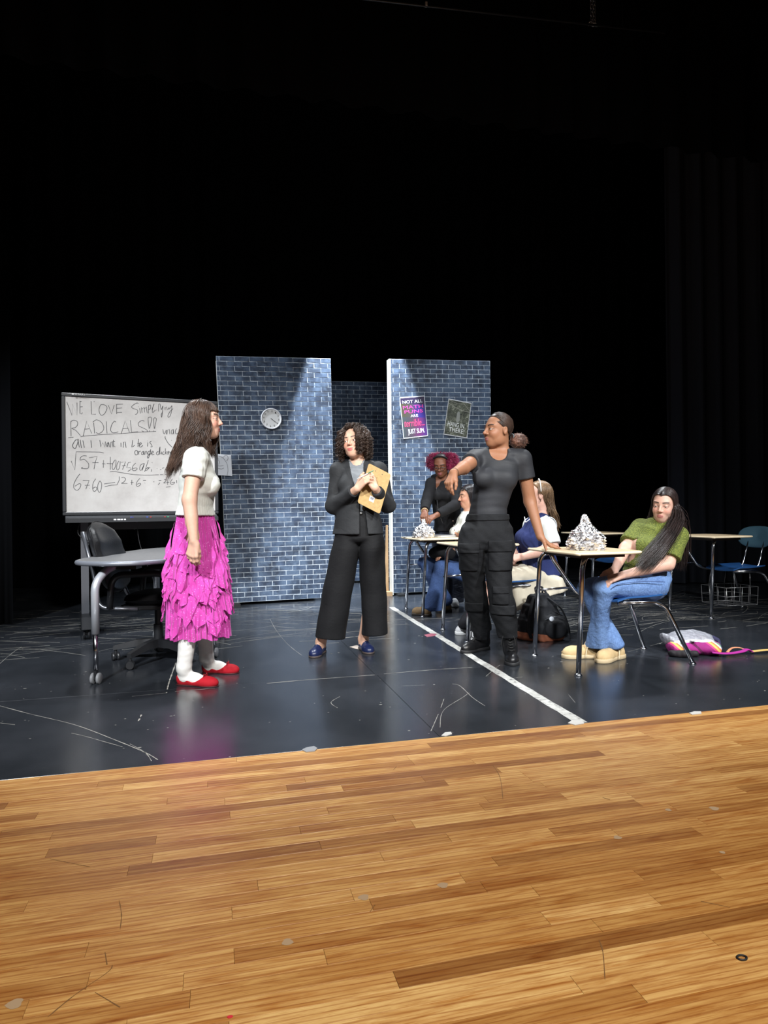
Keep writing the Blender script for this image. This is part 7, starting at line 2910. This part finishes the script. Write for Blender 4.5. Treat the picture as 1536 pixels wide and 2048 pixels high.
# ================================================================== PERSON: white blouse, seated at the far desk
def blouse_person():
    g = Figure(937, 6.88, 'seated person with black hair in white blouse and wide jeans')
    J, G = g.J, g.G
    side = V3(-.2, .98, 0)
    torso = [(J(946, 1140), .140, .115), (J(940, 1108), .118, .100), (J(930, 1066), .125, .105), (J(932, 1040), .122, .075), (J(936, 1026), .068, .048)]
    shL, elL, wrL = J(938, 1044, -.14), J(922, 1084, -.20), J(898, 1104, -.22)
    shR, elR, wrR = J(930, 1042, .14), J(916, 1084, .16), J(896, 1104, .05)
    F = g.F
    F.loft(torso, side, .05)
    F.ell(J(912, 1064, -.06), (.05, .055, .05), .04).ell(J(910, 1064, .06), (.05, .055, .05), .04)
    for a, b, c in ((shL, elL, wrL), (shR, elR, wrR)):
        F.cone(a * .5 + J(933, 1038) * .5, a, .045, .045, .04)
        F.path([a, b], [.046, .040], .03)
        F.path([b, c], [.040, .026], .02)
    g.C = F.copy()
    head = Head(J(937, 993, 0), (-.97, -.18, -.10), (0, 0, 1), s=.99, eye_open=.7)
    F.cone(J(937, 1030), J(939, 1010), .052, .047, .03)
    head.field(F, .02)
    t1 = hand(F, wrL, (-.9, .1, -.35), (0, -.3, 1), 'L', curls=[(.3, .3, .2)] * 4)
    hipL, knL, anL = J(950, 1150, -.09), J(882, 1134, -.16), J(862, 1214, -.32)
    hipR, knR, anR = J(942, 1148, .09), J(850, 1124, .02), J(892, 1204, -.06)
    for a, b, c in ((hipL, knL, anL), (hipR, knR, anR)):
        F.path([a, b], [.072, .052], .03)
        F.path([b, c], [.050, .034], .02)
    g.body(head, ((196, 146, 120), (168, 96, 90), (26, 20, 20), dict(blush=.35)), [box_of([wrL] + t1, .03)], hh=.003, hf=.0036)
    head.eyes(g.root, (40, 28, 22), (0, 1, -.3))
    bl = Field().loft([(J(941, 1118), .125, .108)] + [(c, w + .004, t_ + .004) for c, w, t_ in torso[2:]], side, .05)
    bl.ell(J(912, 1064, -.06), (.05, .055, .05), .04).ell(J(910, 1064, .06), (.05, .055, .05), .04)
    cuts = []
    for a, b in ((shL, elL), (shR, elR)):
        bl.cone(a * .5 + J(933, 1038) * .5, a, .050, .055, .04)
        bl.path([a, a + (b - a) * .7], [.060, .064], .03)
        cuts.append((a, b, plane_cut(a + (b - a) * .6, b - a)))
    n1 = sinoise(81, 60, 7)

    def post(x, y, z, D):
        D = D + .005 * n1(x, y, z)
        for a, b, c in cuts:
            D = smax(D, np.where((conef(x, y, z, a, b, .11, .11) < 0) & (c(x, y, z) > -.05), c(x, y, z), -1), .004)
        return smax(D, -conef(x, y, z, J(936, 1032, -.01), J(939, 1010, 0), .056, .052), .003)
    g.part('blouse', bl, .0065, cloth('cream_blouse', (202, 202, 192), (218, 218, 208), 260, .15, .85, 10), .006, post, cover=.005)
    for k in range(4):
        MB().lathe([(0, 0), (.006, 0), (.006, .003), (0, .004)], J(906 + k * 1.5, 1042 + k * 9, -.128), 8, Matrix.Rotation(math.pi / 2, 4, 'X')).build('button', plain('dark_bead', (70, 50, 40), .4), g.root, True)
    jn = Field()
    jn.loft([(J(946, 1146), .150, .125), (J(942, 1116), .130, .11)], side, .03)
    jn.path([hipL, hipL * .5 + knL * .5, knL], [.098, .088, .072], .03).path([hipR, hipR * .5 + knR * .5, knR], [.098, .088, .072], .03)
    hmL, hmR = J(864, 1220, -.30), J(890, 1206, -.05)
    jn.loft([(knL, .068, .07), (knL * .5 + hmL * .5, .078, .078), (hmL, .098, .10)], (1, .2, 0), .02)
    jn.loft([(knR, .068, .07), (knR * .5 + hmR * .5, .074, .074), (hmR, .085, .09)], (1, .2, 0), .02)
    f1 = sinoise(82, 38, 8, (.9, .7, .9))
    g.part('jeans', jn, .0065, denim('indigo_denim', (44, 64, 106), (72, 98, 148)), 0.0,
           lambda x, y, z, D: smax(smax(D + .008 * f1(x, y, z), z - J(946, 1114)[2], .004), .045 - z, .003))
    for heel, toe in ((G(862, 1232), G(824, 1229)), (J(902, 1214, -.05) * V3(1, 1, 0), J(872, 1214, -.12) * V3(1, 1, 0))):
        f_ = Foot(g, heel, toe)
        U = Field()
        f_.upper(U, 1.2, 1.1, 1.4)
        up = g.part('shoe', U, .005, cloth('brown_suede', (118, 96, 70), (140, 116, 86), 200, .2, .85, 14), 0.0, lambda x, y, z, D: smax(smax(D, .015 - z, .002), z - .085, .004))
        f_.sole('sole', plain('dark_sole', (60, 52, 44), .7), 0.0, .020, 1.25, up)
    HM = hair_material('black_hair', (12, 10, 12), (40, 34, 36), .32)
    cp = skull_cap(g, head, HM, 1.06, face=.055, slope=.25)
    rr = np.random.RandomState(47)
    Ls = fall_lines(head, 420, rr, (-2.2, -1.0), .17, vol=(.03, .10), part=(-.8, .82), drift=(0, -.25, 0))
    Ls += fall_lines(head, 420, rr, (-4.6, -1.45), .20, vol=(.03, .12), polar=(.05, .9), wave=(.004, 2), drift=(0, -.1, 0))
    strands('hair_strands', Ls, .0026, .0018, HM, cp)
    Lb = fall_lines(head, 90, rr, (-1.5, -.3), .004, vol=(.03, .07), polar=(.1, .5), end=1.05, m=(14, 2))
    strands('fringe', Lb, .0026, .0018, HM, cp)
    # black jacket folded over the lap
    jk = Field().path([J(868, 1106, -.12), J(885, 1102, -.20), J(900, 1108, -.24)], [.055, .075, .055], .03).path([J(872, 1108, .0), J(900, 1100, -.05)], [.06, .07], .03)
    V, Fc = jk.mesh(.007, post=lambda x, y, z, D: D + .008 * f1(x * 1.6, y * 1.6, z * 1.6))
    o = obj('folded_jacket', mesh('folded_jacket', V, Fc, cloth('black_fleece', (16, 16, 18), None, 200, .3, .95), True), None, g.root.location, (0, 0, -YAW))
    tag(o, 'black jacket bundled on the lap of the white-blouse person', 'jacket')
    return g


blouse_person()


# ================================================================== PERSON: magenta hair, leaning over the far desk
def magenta_person():
    g = Figure(890, 7.15, 'standing person with magenta puffed hair and glasses in black hoodie')
    J, G = g.J, g.G
    ft = unit_((-.25, -.97, 0))
    side = V3(ft[1], -ft[0], 0)
    torso = [(J(900, 1075, .12), .145, .105), (J(897, 1045, .08), .125, .095), (J(892, 1010, .03), .125, .098), (J(888, 980, -.03), .135, .10), (J(887, 964, -.06), .128, .076), (J(885, 953, -.08), .072, .05)]
    shR, elR, wrR = J(864, 968, -.08), J(853, 1003, -.20), J(849, 1024, -.42)
    shL, elL, wrL = J(911, 968, -.08), J(914, 1008, -.24), J(868, 1033, -.42)
    F = g.F
    F.loft(torso, side, .05)
    for px in (875, 899):
        F.ell(J(px, 990, -.12), (.055, .05, .052), .05)
    for a, b, c in ((shR, elR, wrR), (shL, elL, wrL)):
        F.cone(a * .5 + J(887, 962, -.06) * .5, a, .046, .046, .04)
        F.path([a, b], [.047, .040], .03)
        F.path([b, c], [.040, .026], .02)
    g.C = F.copy()
    head = Head(J(882, 931, -.14), (-.28, -.88, -.36), (0, 0, 1), s=.98, wide=1.03, lip=1.25, nose=1.08, eye_open=.55)
    F.cone(J(886, 960, -.06), J(884, 940, -.11), .052, .047, .03)
    head.field(F, .02)
    t1 = hand(F, wrR, J(846, 1040, -.52) - wrR, (-.3, -.6, .7), 'R', curls=[(.6, .4, .2), (.7, .5, .3), (.8, .6, .3), (.8, .6, .3)], thumb=(.9, .4, -.3))
    t2 = hand(F, wrL, J(852, 1040, -.52) - wrL, (.1, -.6, .8), 'L', curls=[(.6, .4, .2), (.7, .5, .3), (.8, .6, .3), (.8, .6, .3)], thumb=(.9, .4, -.3))
    hR, hL = J(882, 1082, .12), J(914, 1082, .12)
    F.path([hR, J(884, 1145, .12), J(886, 1200, .14)], [.08, .058, .04], .03)
    F.path([hL, J(914, 1145, .12), J(912, 1200, .14)], [.08, .058, .04], .03)
    g.body(head, ((116, 74, 54), (140, 78, 78), (24, 16, 14), dict(blush=.1)), [box_of([wrR] + t1, .03), box_of([wrL] + t2, .03)], hh=.003, hf=.0036)
    head.eyes(g.root, (30, 20, 16), (0, 1, -.4))
    te = Field().loft(torso[1:], side, .05)
    for px in (875, 899):
        te.ell(J(px, 990, -.12), (.055, .05, .052), .05)
    BT = cloth('black_tee', (22, 22, 24), (30, 30, 33), 260, .15, .8, 6)
    g.part('t_shirt', te, .007, BT, .006, lambda x, y, z, D: smax(D, -conef(x, y, z, J(885, 955, -.10), J(883, 938, -.14), .046, .050), .003))
    hd = Field().loft([(J(898, 1062, .10), .165, .125), (J(897, 1045, .08), .145, .115), (J(892, 1010, .03), .142, .115), (J(888, 980, -.03), .150, .112), (J(887, 964, -.06), .140, .090), (J(886, 955, -.06), .09, .07)], side, .05)
    cuts = []
    for a, b, c in ((shR, elR, wrR), (shL, elL, wrL)):
        hd.cone(a * .5 + J(887, 962, -.06) * .5, a, .054, .058, .04)
        hd.path([a, b, b + (c - b) * .85], [.060, .054, .040], .03)
        cuts.append((b, c, plane_cut(b + (c - b) * .82, c - b)))
    n1 = sinoise(91, 50, 8)

    def post(x, y, z, D):
        D = D + .006 * n1(x, y, z)
        for a, b, c in cuts:
            D = smax(D, np.where((conef(x, y, z, a, b + (b - a) * .2, .08, .08) < 0) & (c(x, y, z) > -.05), c(x, y, z), -1), .004)
        xc_ = J(883, 985, -.1)[0]
        arm = np.minimum(conef(x, y, z, elR, wrR, .07, .06), conef(x, y, z, elL, wrL, .07, .06))
        gap = np.where((y < J(888, 980, -.03)[1]) & (arm > 0), .060 - np.abs(x - xc_), -1)
        D = smax(D, gap, .004)
        return smax(D, plane_cut(J(898, 1062, .1), (0, 0, -1))(x, y, z), .004)
    hoo = g.part('hoodie', hd, .0065, cloth('black_hoodie', (18, 18, 20), (27, 27, 30), 220, .3, .9, 6), .004, post, cover=.008)
    hood = Field().path([J(868, 955, .0), J(888, 950, .06), J(908, 955, .0)], [.035, .045, .035], .03)
    g.part('hood', hood, .007, cloth('black_hoodie', (18, 18, 20)), 0.0, lambda x, y, z, D: D + .006 * n1(x, y, z), parent=hoo)
    MB().tube(catmull([J(873, 975, -.15), J(874, 1000, -.14), J(877, 1022, -.12), J(886, 1048, -.06)], 6), .003, 5).build('zipper', plain('zip_silver', (120, 122, 126), .35, .8), hoo, True)
    pn = Field().loft([(J(899, 1058, .1), .15, .11), (J(900, 1080, .12), .165, .115)], side, .03)
    pn.path([hR, J(884, 1145, .12), J(886, 1203, .14)], [.098, .085, .085], .02).path([hL, J(914, 1145, .12), J(912, 1203, .14)], [.098, .085, .085], .02)
    g.part('dark_jeans', pn, .008, denim('dark_denim', (20, 24, 36), (30, 36, 52)), 0.0, lambda x, y, z, D: smax(D + .006 * n1(x, y, z), .03 - z, .003))
    for px in (886, 912):
        c = J(px, 1203, .12)
        f_ = Foot(g, V3(c[0], c[1] + .06, 0), V3(c[0] - .04, c[1] - .19, 0))
        U = Field()
        f_.upper(U, 1.15, 1.1, 1.4)
        up = g.part('sneaker', U, .006, plain('white_leather', (206, 206, 208), .5), 0.0, lambda x, y, z, D: smax(smax(D, .015 - z, .002), z - .08, .004))
        f_.sole('sole', plain('white_rubber', (214, 214, 214), .6), 0.0, .026, 1.22, up)
    # bracelet
    dv = unit_(wrR - elR)
    a = unit_(np.cross(dv, (0, 0, 1.)))
    b = np.cross(dv, a)
    c = elR + (wrR - elR) * .93
    MB().tube([c + (a * math.cos(q) + b * math.sin(q)) * .032 for q in np.linspace(0, 6.28, 20)[:-1]], .0045, 6, True).build('bracelet', plain('bead_cream', (190, 160, 120), .5), g.root, True)
    # hair: two magenta puffs, black band
    MG = hair_material('magenta_hair', (70, 12, 36), (164, 34, 84), .55)
    DK = hair_material('black_roots', (14, 10, 11), (40, 30, 30), .5)
    cp = skull_cap(g, head, DK, 1.05, face=.03)
    rr = np.random.RandomState(57)
    Ls = []
    for s, nn_, cc, ra in ((1, 1000, (.092, -.03, .030), (.078, .085, .105)), (-1, 1300, (-.108, -.03, .022), (.092, .090, .115)), (1, 400, (.0, -.06, .085), (.09, .06, .060))):
        cc, ra = np.array(cc), np.array(ra)
        for _ in range(nn_):
            d = rr.normal(size=3)
            d /= np.linalg.norm(d)
            st = np.array([cc[0] * .55, -.02, .06]) + rr.normal(size=3) * .012
            en = cc + d * ra * rr.uniform(.75, 1.08)
            if en[1] > .05 and abs(en[0]) < .07:
                continue
            k = np.linspace(0, 1, 12)[:, None]
            w_ = rr.normal(size=3) * .008
            Ls.append(head.w(st + (en - st) * k + np.sin(k * 22 + rr.uniform(0, 6)) * w_ * k))
    strands('hair_puffs', Ls, .0022, .0016, MG, cp)
    pf = Field().ell(head.w((.088, -.03, .032)), (.055, .060, .075), .01).ell(head.w((-.100, -.03, .025)), (.066, .066, .085), .01)
    nzp = sinoise(58, 150, 8)
    g.part('puff_core', pf, .005, MG, 0.0, lambda x, y, z, D: D + .006 * nzp(x, y, z), parent=cp)
    pts = []
    for q in np.linspace(-1.5, 1.5, 22):
        p = SK0 + SKR * 1.10 * np.array([math.sin(q), .52 * math.cos(q) + .02, math.cos(q) * .82])
        pts.append(head.w(p))
    MB().tube(pts, .014, 8, False, .5).build('headband', plain('black_band', (16, 16, 18), .8), g.root, True)
    # glasses
    gl = MB()
    for s in (-1, 1):
        gl.tube([head.w((s * .033 + .025 * math.cos(q) * (1 + .1 * math.cos(2 * q)), .103, -.004 + .018 * math.sin(q))) for q in np.linspace(0, 6.28, 24)[:-1]], .0022, 6, True)
        gl.tube([head.w((s * .058, .102, .004)), head.w((s * .074, .06, .004)), head.w((s * .078, -.01, .002))], .002, 5)
    gl.tube([head.w((-.009, .104, 0)), head.w((0, .107, .002)), head.w((.009, .104, 0))], .002, 5)
    gl.build('glasses', plain('glasses_black', (20, 16, 18), .3), g.root, True)
    return g


magenta_person()

# ================================================================== BAGS ON THE FLOOR
def backpack():
    p0 = floor_at(1085, 1281)
    root = thing('backpack', (p0.x, p0.y, 0), -YAW, 'slumped black backpack with tan bottom behind the nearest desk', 'backpack')
    F = Field()
    F.loft([(V3(-.02, .06, .02), .185, .115), (V3(-.005, .06, .13), .175, .115), (V3(.0, .07, .25), .135, .095), (V3(-.01, .08, .33), .085, .06)], (1, 0, 0), .02)
    F.ell(V3(.10, -.02, .11), (.10, .075, .10), .03)
    n = sinoise(101, 32, 8)
    n2 = sinoise(102, 80, 7)
    V, Q = F.mesh(.006, post=lambda x, y, z, D: smax(D + .012 * n(x, y, z) + .004 * n2(x, y, z), -z, .003))
    M = cloth('black_canvas', (24, 25, 28), (36, 37, 41), 220, .25, .75, 8)
    obj('bag_body', mesh('bag_body', V, Q, M, True), root)
    V, Q = F.mesh(.006, post=lambda x, y, z, D: smax(smax(D + .012 * n(x, y, z) - .004, -z, .002), z - .055 + .10 * x, .003))
    obj('tan_bottom', mesh('tan_bottom', V, Q, cloth('tan_leather', (132, 76, 54), (156, 94, 68), 160, .2, .6, 8), True), root)
    pk = Field().ell(V3(.085, -.075, .10), (.085, .035, .075), .02)
    V, Q = pk.mesh(.006, post=lambda x, y, z, D: D + .006 * n(x, y, z))
    obj('front_pocket', mesh('front_pocket', V, Q, M, True), root)
    MB().tube(catmull([(.0, -.045, .16), (.06, -.10, .195), (.13, -.085, .18), (.18, -.03, .15)], 6), .004, 6).build('zipper', plain('zip_silver', (120, 122, 126), .35, .8), root, True)
    for a in ([(-.06, .02, .33), (-.10, -.05, .24), (-.12, -.075, .12), (-.10, -.06, .03)], [(.05, .02, .33), (.14, -.02, .25), (.20, .0, .12), (.21, -.02, .01)]):
        MB().tube(catmull(a, 6), .014, 8, False, .45).build('strap', M, root, True)
    MB().tube(catmull([(-.03, .07, .36), (-.035, .06, .405), (.015, .06, .405), (.02, .07, .36)], 6), .008, 6).build('carry_handle', M, root, True)
    MB().lathe([(0, 0), (.018, 0), (.018, .004), (0, .004)], (.045, -.112, .185), 14, Matrix.Rotation(math.pi / 2, 4, 'X')).build('badge', plain('badge_white', (210, 214, 222), .3), root)
    return root


backpack()


def serape_bag():
    p0 = floor_at(1400, 1306)
    root = thing('striped_bag', (p0.x, p0.y, 0), -YAW, 'crumpled clear and magenta striped bag lying on the floor at right', 'bag')
    n = sinoise(111, 38, 8)
    n2 = sinoise(112, 95, 8)

    def lump(name, F, mat, z=0.0, amp=.012):
        V, Q = F.mesh(.0055, post=lambda x, y, z_, D: smax(D + amp * n(x, y, z_) + .006 * n2(x, y, z_), -z_ + .0015, .002))
        return obj(name, mesh(name, V, Q, mat, True), root)
    st = NT('serape_stripes').s(Roughness=.8)
    v = st.coords('Object', (1, .45, .9))
    sx = st.n('ShaderNodeSeparateXYZ')
    st.l(v, sx.inputs[0])
    fr = st.n('ShaderNodeMath', operation='FRACT')
    mu = st.n('ShaderNodeMath', operation='MULTIPLY')
    mu.inputs[1].default_value = 4.2
    ad = st.n('ShaderNodeMath', operation='ADD')
    st.l(sx.outputs['X'], ad.inputs[0])
    st.l(sx.outputs['Z'], ad.inputs[1])
    st.l(ad.outputs[0], mu.inputs[0])
    st.l(mu.outputs[0], fr.inputs[0])
    rp = st.n('ShaderNodeValToRGB')
    rp.color_ramp.interpolation = 'CONSTANT'
    el = rp.color_ramp.elements
    cols = [(0, (140, 22, 108)), (.34, (206, 66, 120)), (.42, (222, 186, 92)), (.50, (206, 120, 66)), (.56, (208, 208, 208)), (.62, (96, 140, 110)), (.68, (150, 24, 118)), (.9, (92, 20, 70))]
    while len(el) < len(cols):
        el.new(.5)
    for e, (q, c) in zip(el, cols):
        e.position = q
        e.color = rgba(c)
    st.l(fr.outputs[0], rp.inputs[0])
    st.l(rp.outputs[0], st.b.inputs['Base Color'])
    st.bump(st.noise(st.coords('Object'), 160, 2), .3, .004)
    lump('striped_cloth', Field().loft([(V3(-.19, .02, .04), .10, .05), (V3(-.05, .0, .045), .12, .055), (V3(.10, -.02, .045), .10, .045)], (0, 1, 0), .02), st.m)
    cl = NT('clear_plastic').s(Roughness=.22, Base_Color=rgba((176, 178, 188)))
    cl.b.inputs['Transmission Weight'].default_value = .35
    cl.bump(cl.noise(cl.coords('Object'), 26, 4, .7), .6, .02)
    lump('clear_panel', Field().loft([(V3(-.20, .07, .085), .10, .035), (V3(-.02, .08, .10), .12, .04), (V3(.10, .06, .08), .10, .035)], (0, 1, 0), .02), cl.m, amp=.016)
    lump('white_lining', Field().path([V3(-.18, -.03, .075), V3(-.05, -.05, .085), V3(.06, -.04, .08), V3(.12, -.03, .05)], [.018, .02, .022, .016], .02), plain('lining_white', (196, 196, 204), .5))
    lump('navy_edge', Field().path([V3(.12, .10, .09), V3(.155, .05, .07), V3(.15, .0, .03)], [.014, .018, .014], .02), plain('navy_cloth', (38, 38, 70), .8))
    lump('dark_strap', Field().path([V3(-.24, -.10, .02), V3(-.16, -.13, .025), V3(-.09, -.12, .02)], [.022, .026, .02], .02), plain('black_strap', (22, 16, 22), .7))
    mg = plain('magenta_strap', (158, 28, 132), .7)
    MB().tube(catmull([(.02, -.13, .03), (.12, -.13, .022), (.24, -.09, .025), (.30, -.05, .032), (.34, -.04, .012)], 6), .020, 8, False, .3).build('strap', mg, root, True)
    MB().tube(catmull([(.33, -.04, .014), (.42, -.03, .020), (.50, -.01, .018), (.52, .0, .014)], 6), .018, 8, False, .3).build('strap', plain('yellow_strap', (206, 168, 96), .7), root, True)
    MB().tube(catmull([(.16, -.06, .016), (.22, .0, .03), (.28, .02, .03), (.32, -.02, .02)], 6), .010, 8, False, .4).build('strap', plain('orange_strap', (196, 130, 96), .7), root, True)
    MB().slab([(-.10, -.095), (-.07, -.10), (-.065, -.06), (-.095, -.055)], .10, .1015).build('paper_tag', white_scrap, root)
    return root


serape_bag()
